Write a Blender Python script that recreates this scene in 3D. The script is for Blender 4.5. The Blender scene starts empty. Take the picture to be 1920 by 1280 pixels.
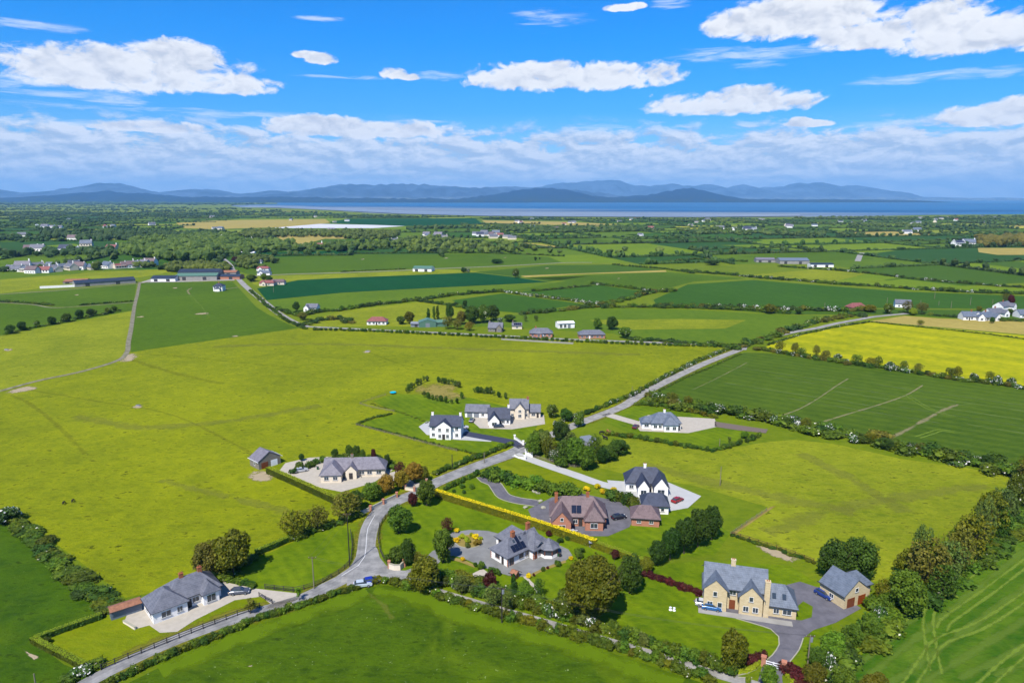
import bpy, bmesh, math, random
import numpy as np
from mathutils import Vector, Matrix
S = bpy.context.scene
COL = S.collection
R = math.radians

# ------------------------------------------------------------------ camera, light, exposure
CAM_H = 90.0
PITCH = math.atan(269 / 1280)
cam = bpy.data.cameras.new('camera'); co = bpy.data.objects.new('camera', cam); COL.objects.link(co)
co.location = (0, 0, CAM_H); co.rotation_euler = (math.pi / 2 - PITCH, 0, 0)
cam.sensor_width = 36; cam.lens = 24.0; cam.clip_start = 1; cam.clip_end = 200000
S.camera = co
S.view_settings.view_transform = 'Standard'; S.view_settings.look = 'None'
S.view_settings.exposure = 0.92; S.view_settings.gamma = 1
S.view_settings.use_curve_mapping = False
SUN_EL = 53; SHADOW_AZ = 24           # shadows fall away from the camera and to the right
sa = R(SHADOW_AZ)
sd = Vector((-math.sin(sa) * math.cos(R(SUN_EL)), -math.cos(sa) * math.cos(R(SUN_EL)), math.sin(R(SUN_EL))))
sun = bpy.data.lights.new('sun', 'SUN'); so = bpy.data.objects.new('sun', sun); COL.objects.link(so)
sun.energy = 4.2; sun.angle = R(0.5); sun.color = (1, 0.955, 0.88)
so.rotation_euler = sd.to_track_quat('Z', 'Y').to_euler(); so.location = (0, 0, 300)

def Gz(px, py, z=0.0):
    a = (px - 960) / 1280; b = (640 - py) / 1280
    dx = a; dy = math.cos(PITCH) + b * math.sin(PITCH); dz = -math.sin(PITCH) + b * math.cos(PITCH)
    t = (z - CAM_H) / dz
    return Vector((dx * t, dy * t, z))
def G(px, py): return Gz(px, py, 0.0)
def direction(px, py):
    a = (px - 960) / 1280; b = (640 - py) / 1280
    return Vector((a, math.cos(PITCH) + b * math.sin(PITCH), -math.sin(PITCH) + b * math.cos(PITCH))).normalized()
def azel(px, py):
    d = direction(px, py); return math.degrees(math.atan2(d.x, d.y)), math.degrees(math.asin(d.z))
def px_height(px, py, h):
    """real height of a thing whose foot is at a pixel and which is h pixels tall"""
    g = G(px, py); top = py - h
    b = (640 - top) / 1280
    dy = math.cos(PITCH) + b * math.sin(PITCH); dz = -math.sin(PITCH) + b * math.cos(PITCH)
    return CAM_H + dz * (g.y / dy)
def mpp(px, py):
    g = G(px, py); depth = g.y * math.cos(PITCH) + CAM_H * math.sin(PITCH)
    return depth / 1280

# ------------------------------------------------------------------ node helpers
class NT:
    def __init__(s, tree): s.t = tree; s.n = tree.nodes; s.l = tree.links
    def node(s, ty, **kw):
        n = s.n.new(ty)
        for k, v in kw.items(): setattr(n, k, v)
        return n
    def put(s, sock, v):
        if hasattr(v, 'is_output'): s.l.new(v, sock)
        else: sock.default_value = v
    def math(s, op, a, b=None, c=None, clamp=False):
        n = s.n.new('ShaderNodeMath'); n.operation = op; n.use_clamp = clamp
        s.put(n.inputs[0], a)
        if b is not None: s.put(n.inputs[1], b)
        if c is not None: s.put(n.inputs[2], c)
        return n.outputs[0]
    def mix(s, f, a, b, ty='MIX'):
        n = s.n.new('ShaderNodeMix'); n.data_type = 'RGBA'; n.blend_type = ty
        s.put(n.inputs[0], f)
        for sock, v in ((n.inputs[6], a), (n.inputs[7], b)):
            if isinstance(v, tuple) and len(v) == 3: v = (*v, 1)
            s.put(sock, v)
        return n.outputs[2]
    def smooth(s, v, a, b):
        n = s.n.new('ShaderNodeMapRange'); n.interpolation_type = 'SMOOTHSTEP'; n.clamp = True
        s.put(n.inputs[0], v); n.inputs[1].default_value = a; n.inputs[2].default_value = b
        return n.outputs[0]
    def lin(s, v, a, b, c=0.0, d=1.0):
        n = s.n.new('ShaderNodeMapRange'); n.clamp = True
        s.put(n.inputs[0], v); n.inputs[1].default_value = a; n.inputs[2].default_value = b
        n.inputs[3].default_value = c; n.inputs[4].default_value = d
        return n.outputs[0]
    def noise(s, vec, scale, detail=4, rough=0.55, dist=0.0):
        n = s.n.new('ShaderNodeTexNoise'); s.put(n.inputs['Vector'], vec)
        n.inputs['Scale'].default_value = scale; n.inputs['Detail'].default_value = detail
        n.inputs['Roughness'].default_value = rough; n.inputs['Distortion'].default_value = dist
        return n.outputs[0]
    def comb(s, x, y, z):
        n = s.n.new('ShaderNodeCombineXYZ'); s.put(n.inputs[0], x); s.put(n.inputs[1], y); s.put(n.inputs[2], z); return n.outputs[0]
    def vmul(s, v, t):
        n = s.n.new('ShaderNodeVectorMath'); n.operation = 'MULTIPLY'; s.put(n.inputs[0], v); s.put(n.inputs[1], t); return n.outputs[0]
    def vadd(s, v, t):
        n = s.n.new('ShaderNodeVectorMath'); n.operation = 'ADD'; s.put(n.inputs[0], v); s.put(n.inputs[1], t); return n.outputs[0]

def lin1(c): return c / 12.92 if c <= 0.04045 else ((c + 0.055) / 1.055) ** 2.4
def srgb(h): return tuple(lin1(int(h[i:i + 2], 16) / 255) for i in (1, 3, 5))
def alb(h, k=0.42): return tuple(c * k for c in srgb(h))

# ------------------------------------------------------------------ world: blue sky with fair weather clouds
W = bpy.data.worlds.new('World'); S.world = W; W.use_nodes = True
w = NT(W.node_tree); w.n.clear()
sky = w.node('ShaderNodeTexSky', sky_type='NISHITA', sun_disc=False)
sky.sun_elevation = R(SUN_EL); sky.sun_rotation = R(180 + SHADOW_AZ)
sky.air_density = 1.0; sky.dust_density = 0.15; sky.ozone_density = 3.0; sky.altitude = 90
tc = w.node('ShaderNodeTexCoord'); sep = w.node('ShaderNodeSeparateXYZ'); w.l.new(tc.outputs['Generated'], sep.inputs[0])
X, Y, Z = sep.outputs
AZ = w.math('MULTIPLY', w.math('ARCTAN2', X, Y), 180 / math.pi)
EL = w.math('MULTIPLY', w.math('ARCSINE', Z), 180 / math.pi)
hs = w.node('ShaderNodeHueSaturation'); w.l.new(sky.outputs[0], hs.inputs['Color'])
hs.inputs['Saturation'].default_value = 1.0; hs.inputs['Value'].default_value = 1.0
tint = w.node('ShaderNodeValToRGB')
w.l.new(w.lin(EL, 0, 30), tint.inputs[0])
cr = tint.color_ramp
SKYT = [(0.0, (0.50, 0.62, 0.78)), (0.10, (0.34, 0.55, 0.80)), (0.22, (0.08, 0.45, 0.84)), (0.40, (0.0, 0.46, 0.96)), (1.0, (0.0, 0.42, 0.96))]
while len(cr.elements) < len(SKYT): cr.elements.new(0.5)
for e, (p, c) in zip(cr.elements, SKYT): e.position = p; e.color = (*c, 1)
skycol = w.mix(1.0, hs.outputs[0], tint.outputs[0], 'MULTIPLY')
P2 = w.comb(AZ, w.math('MULTIPLY', EL, 1.7), 0.0)
warp = w.noise(P2, 0.35, 3, 0.5)
P3 = w.vadd(P2, w.comb(w.math('MULTIPLY', w.math('SUBTRACT', warp, 0.5), 2.2), w.math('MULTIPLY', w.math('SUBTRACT', warp, 0.5), 1.0), 3.1))
nA = w.noise(P3, 0.42, 9, 0.60)
nB = w.noise(w.vadd(P3, (0.25, 0.75, 0.0)), 0.42, 5, 0.5)
nF = w.noise(P3, 1.7, 5, 0.52)
def blobs(lst):
    acc = None
    for (px, py, hw, hh) in lst:
        a0, e0 = azel(px, py); a1, _ = azel(px + hw, py); _, e1 = azel(px, py - hh)
        sx = abs(a1 - a0); sy = abs(e1 - e0)
        dx = w.math('MULTIPLY', w.math('SUBTRACT', AZ, a0), 1 / sx)
        dy = w.math('MULTIPLY', w.math('SUBTRACT', EL, e0), 1 / sy)
        dy = w.math('MAXIMUM', dy, w.math('MULTIPLY', dy, -1.45))
        d = w.math('ADD', w.math('POWER', w.math('ABSOLUTE', dx), 2.4), w.math('MULTIPLY', dy, dy))
        v = w.math('SUBTRACT', 1.0, d)
        acc = v if acc is None else w.math('MAXIMUM', acc, v)
    return acc
big = blobs([(260, 140, 260, 52), (330, 118, 110, 46), (400, 158, 140, 32), (130, 140, 130, 38), (600, 112, 34, 15), (575, 104, 30, 10), (742, 140, 30, 15), (768, 146, 26, 9), (1010, 148, 150, 38),
             (1140, 146, 160, 36), (1365, 196, 185, 32), (1400, 182, 70, 26), (690, 245, 200, 22), (600, 232, 100, 18), (290, 240, 120, 16),
             (1500, 40, 205, 52), (1400, 50, 100, 34), (1620, 70, 120, 36), (1840, 66, 200, 56), (1780, 40, 110, 50), (1870, 218, 130, 30), (1910, 200, 50, 24), (1512, 233, 56, 9), (1500, 228, 26, 10), (1165, 16, 40, 10), (1190, 12, 26, 9)])
wisp = blobs([(1030, 40, 80, 30), (815, 145, 70, 14), (1258, 8, 44, 14), (1750, 146, 240, 16), (1400, 104, 170, 22), (40, 160, 90, 34), (230, 192, 80, 22), (100, 175, 100, 16),
              (350, 212, 300, 12), (120, 232, 220, 10), (1410, 125, 60, 14), (780, 228, 60, 6), (1130, 240, 60, 10), (1690, 232, 130, 12), (60, 50, 130, 12), (640, 145, 90, 6), (600, 36, 50, 8)])
mb = w.math('ADD', w.math('MULTIPLY', w.math('MINIMUM', big, 0.8), 1.9), w.math('ADD', w.math('MULTIPLY', w.math('SUBTRACT', nA, 0.52), 4.0), w.math('MULTIPLY', w.math('SUBTRACT', nF, 0.5), 1.9)))
aB = w.smooth(mb, -0.05, 1.05)
Pst = w.comb(w.math('MULTIPLY', AZ, 0.35), w.math('MULTIPLY', EL, 3.0), 7.0)
nS = w.noise(Pst, 0.8, 7, 0.62, 0.6)
mw = w.math('ADD', w.math('MULTIPLY', wisp, 0.5), w.math('MULTIPLY', w.math('SUBTRACT', nS, 0.52), 2.6))
aW = w.math('MULTIPLY', w.smooth(mw, 0.0, 0.9), w.math('MULTIPLY', w.smooth(wisp, -0.7, 0.4), 0.62))
# low bank of layered cloud above the horizon, all the way round
Pl = w.comb(w.math('MULTIPLY', AZ, 0.6), w.math('MULTIPLY', EL, 1.6), 13.0)
nL = w.noise(Pl, 0.55, 8, 0.6, 0.3)
nL2 = w.noise(w.vadd(Pl, (0.2, 0.55, 0.0)), 0.55, 7, 0.6, 0.3)
cover = w.lin(EL, 1.5, 6.2, 1.5, 0.0)
mL = w.math('ADD', cover, w.math('MULTIPLY', w.math('SUBTRACT', nL, 0.52), 3.6))
aL = w.math('MULTIPLY', w.smooth(mL, 0.0, 0.55), w.math('MULTIPLY', w.smooth(w.math('MULTIPLY', EL, -1.0), -6.6, -4.6), 0.93))
# scattered cumulus over the rest of the sky
zc = w.math('MAXIMUM', Z, 0.15)
Po = w.comb(w.math('DIVIDE', X, zc), w.math('DIVIDE', Y, zc), 4.0)
nO = w.noise(Po, 1.1, 8, 0.58, 0.2)
aO = w.math('MULTIPLY', w.smooth(nO, 0.54, 0.66), w.smooth(EL, 17.5, 23.0))
reliefB = w.lin(w.math('SUBTRACT', nA, nB), -0.15, 0.05)
reliefL = w.lin(w.math('SUBTRACT', nL, nL2), -0.10, 0.10)
lit = w.math('ADD', w.math('MULTIPLY', reliefB, 0.75), w.math('MULTIPLY', w.smooth(mb, 2.0, 0.3), 0.25), clamp=True)
K = 1.0
colB = w.mix(lit, (0.34, 0.36, 0.41), (0.57, 0.57, 0.57))
colL = w.mix(reliefL, (0.28, 0.33, 0.41), (0.52, 0.53, 0.55))
bg1 = w.node('ShaderNodeBackground'); w.l.new(skycol, bg1.inputs[0]); bg1.inputs[1].default_value = 0.10
def over(base, colr, alpha):
    b = w.node('ShaderNodeBackground'); w.put(b.inputs[0], colr if hasattr(colr, 'is_output') else (*colr, 1)); b.inputs[1].default_value = 1.0
    m = w.node('ShaderNodeMixShader'); w.put(m.inputs[0], alpha); w.l.new(base, m.inputs[1]); w.l.new(b.outputs[0], m.inputs[2]); return m.outputs[0]
s_ = over(bg1.outputs[0], colL, aL)
s_ = over(s_, (0.50, 0.54, 0.59), aW)
s_ = over(s_, (0.53, 0.55, 0.57), aO)
s_ = over(s_, colB, aB)
wo = w.node('ShaderNodeOutputWorld'); w.l.new(s_, wo.inputs[0])
W.cycles.sampling_method = 'MANUAL'; W.cycles.sample_map_resolution = 512
S.cycles.max_bounces = 5; S.cycles.diffuse_bounces = 2; S.cycles.glossy_bounces = 2; S.cycles.transmission_bounces = 3
S.cycles.volume_bounces = 0; S.cycles.transparent_max_bounces = 10; S.cycles.sample_clamp_indirect = 4

# ------------------------------------------------------------------ materials
MATS = {}
def new_mat(name):
    m = bpy.data.materials.new(name); m.use_nodes = True
    t = NT(m.node_tree); b = t.n['Principled BSDF']; return m, t, b
def plain(name, col, rough=0.7, metal=0.0, var=0.12, scale=2.0, bump=0.0, spec=0.3):
    if name in MATS: return MATS[name]
    m, t, b = new_mat(name)
    tcn = t.node('ShaderNodeTexCoord')
    n = t.noise(tcn.outputs['Object'], scale, 5, 0.6)
    c2 = tuple(c * (1 - var) for c in col); c3 = tuple(min(1, c * (1 + var)) for c in col)
    t.put(b.inputs['Base Color'], t.mix(t.lin(n, 0.3, 0.7), c2, c3))
    b.inputs['Roughness'].default_value = rough; b.inputs['Metallic'].default_value = metal
    b.inputs['Specular IOR Level'].default_value = spec
    if bump:
        bn = t.node('ShaderNodeBump'); bn.inputs['Strength'].default_value = bump; bn.inputs['Distance'].default_value = 0.05
        t.put(bn.inputs['Height'], n); t.l.new(bn.outputs[0], b.inputs['Normal'])
    MATS[name] = m; return m
def field_mat(name, dark, light, alt=None, tuft=0.5, stripe=None, k=0.42, big=0.02, altamt=0.35, spots=None):
    """grass or crop: large mottling, tufts, fine grain; stripe=(angle, period, strength)"""
    if name in MATS: return MATS[name]
    m, t, b = new_mat(name)
    g = t.node('ShaderNodeNewGeometry'); P = g.outputs['Position']
    warm = lambda c: (min(1, c[0] * 1.06), c[1] * 0.98, c[2] * 0.45)
    dark = warm(alb(dark, k)); light = warm(alb(light, k))
    n1 = t.noise(P, big, 4, 0.6, 0.5); n2 = t.noise(P, 0.16, 5, 0.6, 0.3)
    n3 = t.noise(t.vmul(P, (0.55, 1.0, 1.0)), 0.5, 5, 0.72); n4 = t.noise(P, 3.0, 2, 0.6)
    s = t.math('ADD', t.math('MULTIPLY', t.lin(n1, 0.38, 0.62), 0.30), t.math('MULTIPLY', t.lin(n2, 0.38, 0.62), 0.28))
    s = t.math('ADD', s, t.math('MULTIPLY', t.lin(n3, 0.40, 0.60), 0.42)); s = t.math('ADD', s, t.math('MULTIPLY', n4, 0.10))
    if stripe:
        ang, per, st = stripe
        sp = t.node('ShaderNodeSeparateXYZ'); t.l.new(P, sp.inputs[0])
        u = t.math('ADD', t.math('MULTIPLY', sp.outputs[0], math.cos(R(ang)) * 2 * math.pi / per), t.math('MULTIPLY', sp.outputs[1], math.sin(R(ang)) * 2 * math.pi / per))
        u = t.math('ADD', u, t.math('MULTIPLY', n1, 2.0))
        wv = t.math('SINE', u)
        wv = t.math('MULTIPLY', wv, t.lin(n2, 0.25, 0.75, 0.3, 1.0))
        s = t.math('ADD', s, t.math('MULTIPLY', wv, st))
    c = t.mix(t.math('ADD', s, 0.0, clamp=True), dark, light)
    if alt:
        n5 = t.noise(t.vadd(P, (311.0, 57.0, 0.0)), big * 2.2, 5, 0.65, 0.8)
        c = t.mix(t.math('MULTIPLY', t.smooth(n5, 0.5, 0.72), altamt), c, warm(alb(alt, k)))
    if tuft:
        tf = t.smooth(n3, 0.52, 0.66); reg = t.lin(n2, 0.35, 0.60, 0.25, 1.0)
        n6 = t.noise(P, 1.6, 3, 0.7)
        c = t.mix(t.math('MULTIPLY', t.math('MULTIPLY', tf, reg), tuft), c, tuple(v * 0.45 for v in dark))
        c = t.mix(t.math('MULTIPLY', t.smooth(n6, 0.55, 0.75), tuft * 0.45), c, tuple(min(1, v * 1.35) for v in light))
    if spots:
        n7 = t.noise(P, 0.9, 2, 0.8)
        c = t.mix(t.math('MULTIPLY', t.smooth(n7, 0.66, 0.74), spots[1]), c, alb(spots[0], 0.6))
    t.put(b.inputs['Base Color'], c); b.inputs['Roughness'].default_value = 0.95
    b.inputs['Specular IOR Level'].default_value = 0.1
    bn = t.node('ShaderNodeBump'); bn.inputs['Strength'].default_value = 0.8; bn.inputs['Distance'].default_value = 0.5
    t.put(bn.inputs['Height'], n3); t.l.new(bn.outputs[0], b.inputs['Normal'])
    MATS[name] = m; return m
def leaf_mat(name, dark, light, k=0.46, accent=None, amt=0.0, transl=0.3):
    if name in MATS: return MATS[name]
    m, t, b = new_mat(name)
    g = t.node('ShaderNodeNewGeometry'); oi = t.node('ShaderNodeObjectInfo'); tcn = t.node('ShaderNodeTexCoord')
    r = g.outputs['Random Per Island']
    n = t.noise(tcn.outputs['Object'], 0.55, 3, 0.6)
    f = t.math('ADD', t.math('MULTIPLY', r, 0.55), t.math('MULTIPLY', t.lin(n, 0.3, 0.7), 0.45))
    c = t.mix(f, tuple(a * b2 for a, b2 in zip(alb(dark, k), (1.15, 1, .6) if k < .5 else (1, 1, 1))), tuple(a * b2 * 1.15 for a, b2 in zip(alb(light, k), (1.1, 1, .6) if k < .5 else (.95, 1, 1))))
    if accent:
        r2 = t.math('FRACT', t.math('MULTIPLY', r, 17.37))
        c = t.mix(t.math('LESS_THAN', r2, amt), c, alb(accent, 0.85))
    h = t.node('ShaderNodeHueSaturation'); t.put(h.inputs['Color'], c)
    t.put(h.inputs['Hue'], t.lin(oi.outputs['Random'], 0, 1, 0.482, 0.516)); t.put(h.inputs['Value'], t.lin(t.math('FRACT', t.math('MULTIPLY', oi.outputs['Random'], 7.3)), 0, 1, 0.75, 1.25))
    t.put(b.inputs['Base Color'], h.outputs[0]); b.inputs['Roughness'].default_value = 0.65; b.inputs['Specular IOR Level'].default_value = 0.25
    tr = t.node('ShaderNodeBsdfTranslucent'); t.put(tr.inputs[0], h.outputs[0])
    mx = t.node('ShaderNodeMixShader'); mx.inputs[0].default_value = transl
    t.l.new(b.outputs[0], mx.inputs[1]); t.l.new(tr.outputs[0], mx.inputs[2]); t.l.new(mx.outputs[0], t.n['Material Output'].inputs[0])
    MATS[name] = m; return m
def road_mat(name, col, col2, streak=0.3, k=0.42):
    m, t, b = new_mat(name)
    uv = t.node('ShaderNodeUVMap'); sp = t.node('ShaderNodeSeparateXYZ'); t.l.new(uv.outputs[0], sp.inputs[0])
    g = t.node('ShaderNodeNewGeometry'); P = g.outputs['Position']
    n1 = t.noise(P, 0.3, 6, 0.65); n2 = t.noise(P, 4.0, 3, 0.7)
    f = t.math('ADD', t.math('MULTIPLY', t.lin(n1, 0.4, 0.6), 0.7), t.math('MULTIPLY', n2, 0.3))
    # wheel tracks: two lighter worn lanes each side of the middle
    wv = t.math('ABSOLUTE', t.math('COSINE', t.math('MULTIPLY', sp.outputs[0], math.pi * 4)))
    n3 = t.noise(t.comb(t.math('MULTIPLY', sp.outputs[0], 14.0), t.math('MULTIPLY', sp.outputs[1], 0.05), 0.0), 1.0, 4, 0.6)
    f = t.math('ADD', f, t.math('MULTIPLY', t.math('SUBTRACT', t.math('MULTIPLY', wv, n3), 0.35), streak))
    c = t.mix(t.math('ADD', f, 0.0, clamp=True), alb(col, k), alb(col2, k))
    t.put(b.inputs['Base Color'], c); b.inputs['Roughness'].default_value = 0.9; b.inputs['Specular IOR Level'].default_value = 0.2
    MATS[name] = m; return m
def soft_mat(name, col, k=0.42, amount=0.85, nscale=0.35, lo=0.15, hi=0.75):
    """worn or trodden strip that thins out to nothing at its edges"""
    if name in MATS: return MATS[name]
    m, t, b = new_mat(name)
    uv = t.node('ShaderNodeUVMap'); sp = t.node('ShaderNodeSeparateXYZ'); t.l.new(uv.outputs[0], sp.inputs[0])
    g = t.node('ShaderNodeNewGeometry'); P = g.outputs['Position']
    n1 = t.noise(P, nscale, 5, 0.7); n2 = t.noise(P, 0.09, 3, 0.6)
    e = t.math('SUBTRACT', 1.0, t.math('ABSOLUTE', t.math('SUBTRACT', t.math('MULTIPLY', sp.outputs[0], 2.0), 1.0)))
    v = t.math('ADD', t.math('ADD', e, t.math('MULTIPLY', t.math('SUBTRACT', n1, 0.5), 2.2)), t.math('MULTIPLY', t.math('SUBTRACT', n2, 0.5), 1.6))
    a = t.math('MULTIPLY', t.math('MULTIPLY', t.smooth(v, lo, hi), t.smooth(e, 0.0, 0.25)), amount)
    c = t.mix(n1, tuple(x * 0.8 for x in alb(col, k)), tuple(x * 1.2 for x in alb(col, k)))
    t.put(b.inputs['Base Color'], c); b.inputs['Roughness'].default_value = 0.95; b.inputs['Specular IOR Level'].default_value = 0.1
    t.put(b.inputs['Alpha'], a)
    MATS[name] = m; return m
def brick_mat(name, c1, c2, mortar, scale=1.0):
    m, t, b = new_mat(name)
    tcn = t.node('ShaderNodeTexCoord'); sp = t.node('ShaderNodeSeparateXYZ'); t.l.new(tcn.outputs['Object'], sp.inputs[0])
    v = t.comb(t.math('ADD', sp.outputs[0], sp.outputs[1]), sp.outputs[2], 0.0)
    br = t.node('ShaderNodeTexBrick'); t.put(br.inputs['Vector'], v); br.inputs['Scale'].default_value = scale
    br.inputs['Brick Width'].default_value = 0.45; br.inputs['Row Height'].default_value = 0.18; br.inputs['Mortar Size'].default_value = 0.015
    t.put(br.inputs['Color1'], (*c1, 1)); t.put(br.inputs['Color2'], (*c2, 1)); t.put(br.inputs['Mortar'], (*mortar, 1))
    n = t.noise(tcn.outputs['Object'], 1.2, 4, 0.6)
    t.put(b.inputs['Base Color'], t.mix(t.lin(n, 0.3, 0.7, 0.0, 0.5), br.outputs[0], c2)); b.inputs['Roughness'].default_value = 0.85
    MATS[name] = m; return m
def slate_mat(name, c1, c2, row=0.3):
    """roof covering: courses of slates along the slope with weathering"""
    m, t, b = new_mat(name)
    tcn = t.node('ShaderNodeTexCoord'); sp = t.node('ShaderNodeSeparateXYZ'); t.l.new(tcn.outputs['Object'], sp.inputs[0])
    v = t.comb(t.math('ADD', sp.outputs[0], t.math('MULTIPLY', sp.outputs[1], 1.0)), t.math('MULTIPLY', sp.outputs[2], 1.0), 0.0)
    br = t.node('ShaderNodeTexBrick'); t.put(br.inputs['Vector'], v); br.inputs['Scale'].default_value = 1.0
    br.inputs['Brick Width'].default_value = 0.5; br.inputs['Row Height'].default_value = row; br.inputs['Mortar Size'].default_value = 0.02
    t.put(br.inputs['Color1'], (*c1, 1)); t.put(br.inputs['Color2'], (*c2, 1)); t.put(br.inputs['Mortar'], (*tuple(x * 0.6 for x in c1), 1))
    n = t.noise(tcn.outputs['Object'], 0.9, 6, 0.7)
    t.put(b.inputs['Base Color'], t.mix(t.lin(n, 0.4, 0.62, 0.0, 0.8), br.outputs[0], tuple(x * 1.25 for x in c2)))
    b.inputs['Roughness'].default_value = 0.55; b.inputs['Specular IOR Level'].default_value = 0.35
    bn = t.node('ShaderNodeBump'); bn.inputs['Strength'].default_value = 0.5; bn.inputs['Distance'].default_value = 0.03
    t.l.new(br.outputs['Fac'], bn.inputs['Height']); bn.invert = True; t.l.new(bn.outputs[0], b.inputs['Normal'])
    MATS[name] = m; return m

# fields
M_base = field_mat('land_grass', '#6a8a14', '#93aa24', '#55781e', 0.3, big=0.006)
M_past = field_mat('pasture_grass', '#6c8406', '#b8c60e', '#84980a', 1.0, big=0.012)
M_past2 = field_mat('pasture_grass_pale', '#728c10', '#bac83c', '#8e9f24', 1.0, big=0.02)
M_lawn = field_mat('lawn_grass', '#557c00', '#8fae0a', '#648a00', 0.4, (35, 3.0, 0.13), big=0.05)
M_lawn2 = field_mat('lawn_grass_yellow', '#76940a', '#9fb010', '#6f8600', 0.3, big=0.05)
M_deep = field_mat('deep_meadow', '#284c00', '#6a9008', '#86a41c', 0.8, big=0.022, altamt=0.6, spots=('#b9c88c', 0.5))
M_deep2 = field_mat('deep_meadow_left', '#305800', '#5c8600', '#6c8e10', 0.8, big=0.03, altamt=0.6, spots=('#a8b878', 0.25))
M_crop = field_mat('young_crop', '#466a14', '#6c8c2a', '#54721c', 0.3, (54, 7.0, 0.26), big=0.015)
M_silage = field_mat('silage_grass', '#36700c', '#70982c', '#8fac50', 0.4, (-52, 8.0, 0.30), big=0.03, altamt=0.5)
M_rape = field_mat('rapeseed', '#869a00', '#d2d400', '#b4bc00', 0.2, (45, 24.0, 0.20), big=0.02, k=0.5)
M_tan = field_mat('stubble', '#a59a6c', '#c9bd8e', '#b3a878', 0.0, (84, 8.0, 0.08), k=0.5)
M_soil = field_mat('bare_soil', '#8c7f5c', '#b5a888', '#9a9a60', 0.2, k=0.5, big=0.1)
M_teal = field_mat('cereal_bluegreen', '#0c5236', '#1c6844', None, 0.0, (30, 30.0, 0.10), big=0.008)
M_green = [field_mat('field_green_a', '#4a7006', '#6c9210', None, 0.3, big=0.01),
           field_mat('field_green_b', '#58801a', '#7c9e28', None, 0.2, big=0.01),
           field_mat('field_green_c', '#3a6a1c', '#50802a', None, 0.15, (20, 20.0, 0.08), big=0.01),
           field_mat('field_green_d', '#6c9418', '#92b028', None, 0.2, big=0.01),
           field_mat('field_green_e', '#326030', '#467642', None, 0.05, (75, 18.0, 0.08), big=0.01),
           field_mat('field_green_f', '#47701c', '#5d8428', None, 0.1, big=0.01),
           field_mat('field_green_g', '#86a22c', '#aab950', None, 0.1, big=0.01)]
M_plastic = plain('crop_fleece', (0.46, 0.45, 0.46), 0.6, var=0.1, scale=0.01)
M_yellowfield = plain('far_rape', alb('#c9c420', 0.5), 0.9, scale=0.01)
M_road = road_mat('road_asphalt', '#8a8a88', '#bcbab6', 0.45, 0.50)
M_lane = road_mat('lane_asphalt', '#96938c', '#c4c0b8', 0.4, 0.52)
M_dtrack = road_mat('farm_track', '#7c7a5c', '#b4ac90', 0.9, 0.46)
M_drive = road_mat('drive_asphalt', '#77757c', '#928f96', 0.3, 0.42)
M_gravel = plain('pale_gravel', alb('#d6ccba', 0.5), 0.95, var=0.1, scale=0.8)
M_ggravel = plain('grey_gravel', alb('#a3a3a0', 0.42), 0.95, var=0.22, scale=0.35)
M_white_drive = plain('white_gravel', alb('#d6d6d2', 0.5), 0.9, var=0.06, scale=0.5)
M_navy = plain('fresh_tarmac', alb('#4b5068', 0.42), 0.8, var=0.08)
M_kerb = plain('kerb_stone', alb('#c3bfa6', 0.5), 0.8, var=0.08)
M_paint = plain('road_paint', (0.55, 0.55, 0.54), 0.7, var=0.15)
M_brownlawn = field_mat('dry_verge', '#8f8528', '#b7a050', None, 0.2, big=0.1)
# building materials
M_white = plain('white_render', (0.72, 0.70, 0.66), 0.8, var=0.08, scale=0.8, spec=0.2)
M_cream = plain('cream_render', (0.60, 0.52, 0.40), 0.8, var=0.07, scale=0.8, spec=0.2)
M_stone = brick_mat('cream_stone', alb('#dfca9e', 0.72), alb('#ccb488', 0.70), alb('#cfc4a8', 0.8), 0.8)
M_brick = brick_mat('red_brick', alb('#cc8868', 0.7), alb('#b87458', 0.7), alb('#b8a894', 0.5), 1.2)
M_chim = brick_mat('chimney_brick', alb('#c5743e', 0.6), alb('#a85a30', 0.6), alb('#a89078', 0.5), 1.5)
M_greystone = brick_mat('grey_stone', alb('#a39a88', 0.5), alb('#8b8272', 0.5), alb('#bdb5a6', 0.5), 0.8)
M_slate = slate_mat('slate_grey', alb('#7b7e8a', 0.42), alb('#8c8e98', 0.42))
M_slate2 = slate_mat('slate_blue', alb('#707c8c', 0.44), alb('#818c9c', 0.44))
M_slate3 = slate_mat('slate_navy', alb('#4b536c', 0.32), alb('#5a637c', 0.32))
M_tileb = slate_mat('tile_brown', alb('#7c6666', 0.46), alb('#8d7676', 0.46))
M_tiler = slate_mat('tile_red', alb('#a8605a', 0.4), alb('#b8726a', 0.4))
M_tileg = slate_mat('tile_taupe', alb('#85808a', 0.48), alb('#948f98', 0.48))
M_fascia = plain('fascia_dark', (0.04, 0.04, 0.045), 0.5)
M_barge = plain('fascia_white', (0.7, 0.7, 0.7), 0.5, var=0.03)
M_frame = plain('window_frame_white', (0.65, 0.65, 0.64), 0.4, var=0.02)
M_framew = plain('window_frame_wood', alb('#8a4a2c', 0.6), 0.5)
M_glass = plain('window_glass', (0.03, 0.04, 0.05), 0.08, var=0.2, spec=0.8)
M_wood = plain('timber', alb('#6b5236', 0.5), 0.8)
M_woodd = plain('dark_timber', (0.035, 0.03, 0.028), 0.85)
M_grey = plain('grey_metal', alb('#9aa0a8', 0.5), 0.5, var=0.08)
M_gsheet = plain('green_sheet', alb('#6f9a84', 0.45), 0.5, var=0.12)
M_dsheet = plain('dark_sheet', alb('#3e4a5c', 0.42), 0.45, var=0.1, scale=0.2)
M_rust = plain('rusty_sheet', alb('#b07a5c', 0.5), 0.8, var=0.3, scale=1.5)
M_bluesheet = plain('bluegrey_sheet', alb('#8795a6', 0.45), 0.5, var=0.1)
M_solar = plain('solar_panel', (0.008, 0.01, 0.02), 0.15, var=0.2, spec=0.7)
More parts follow.
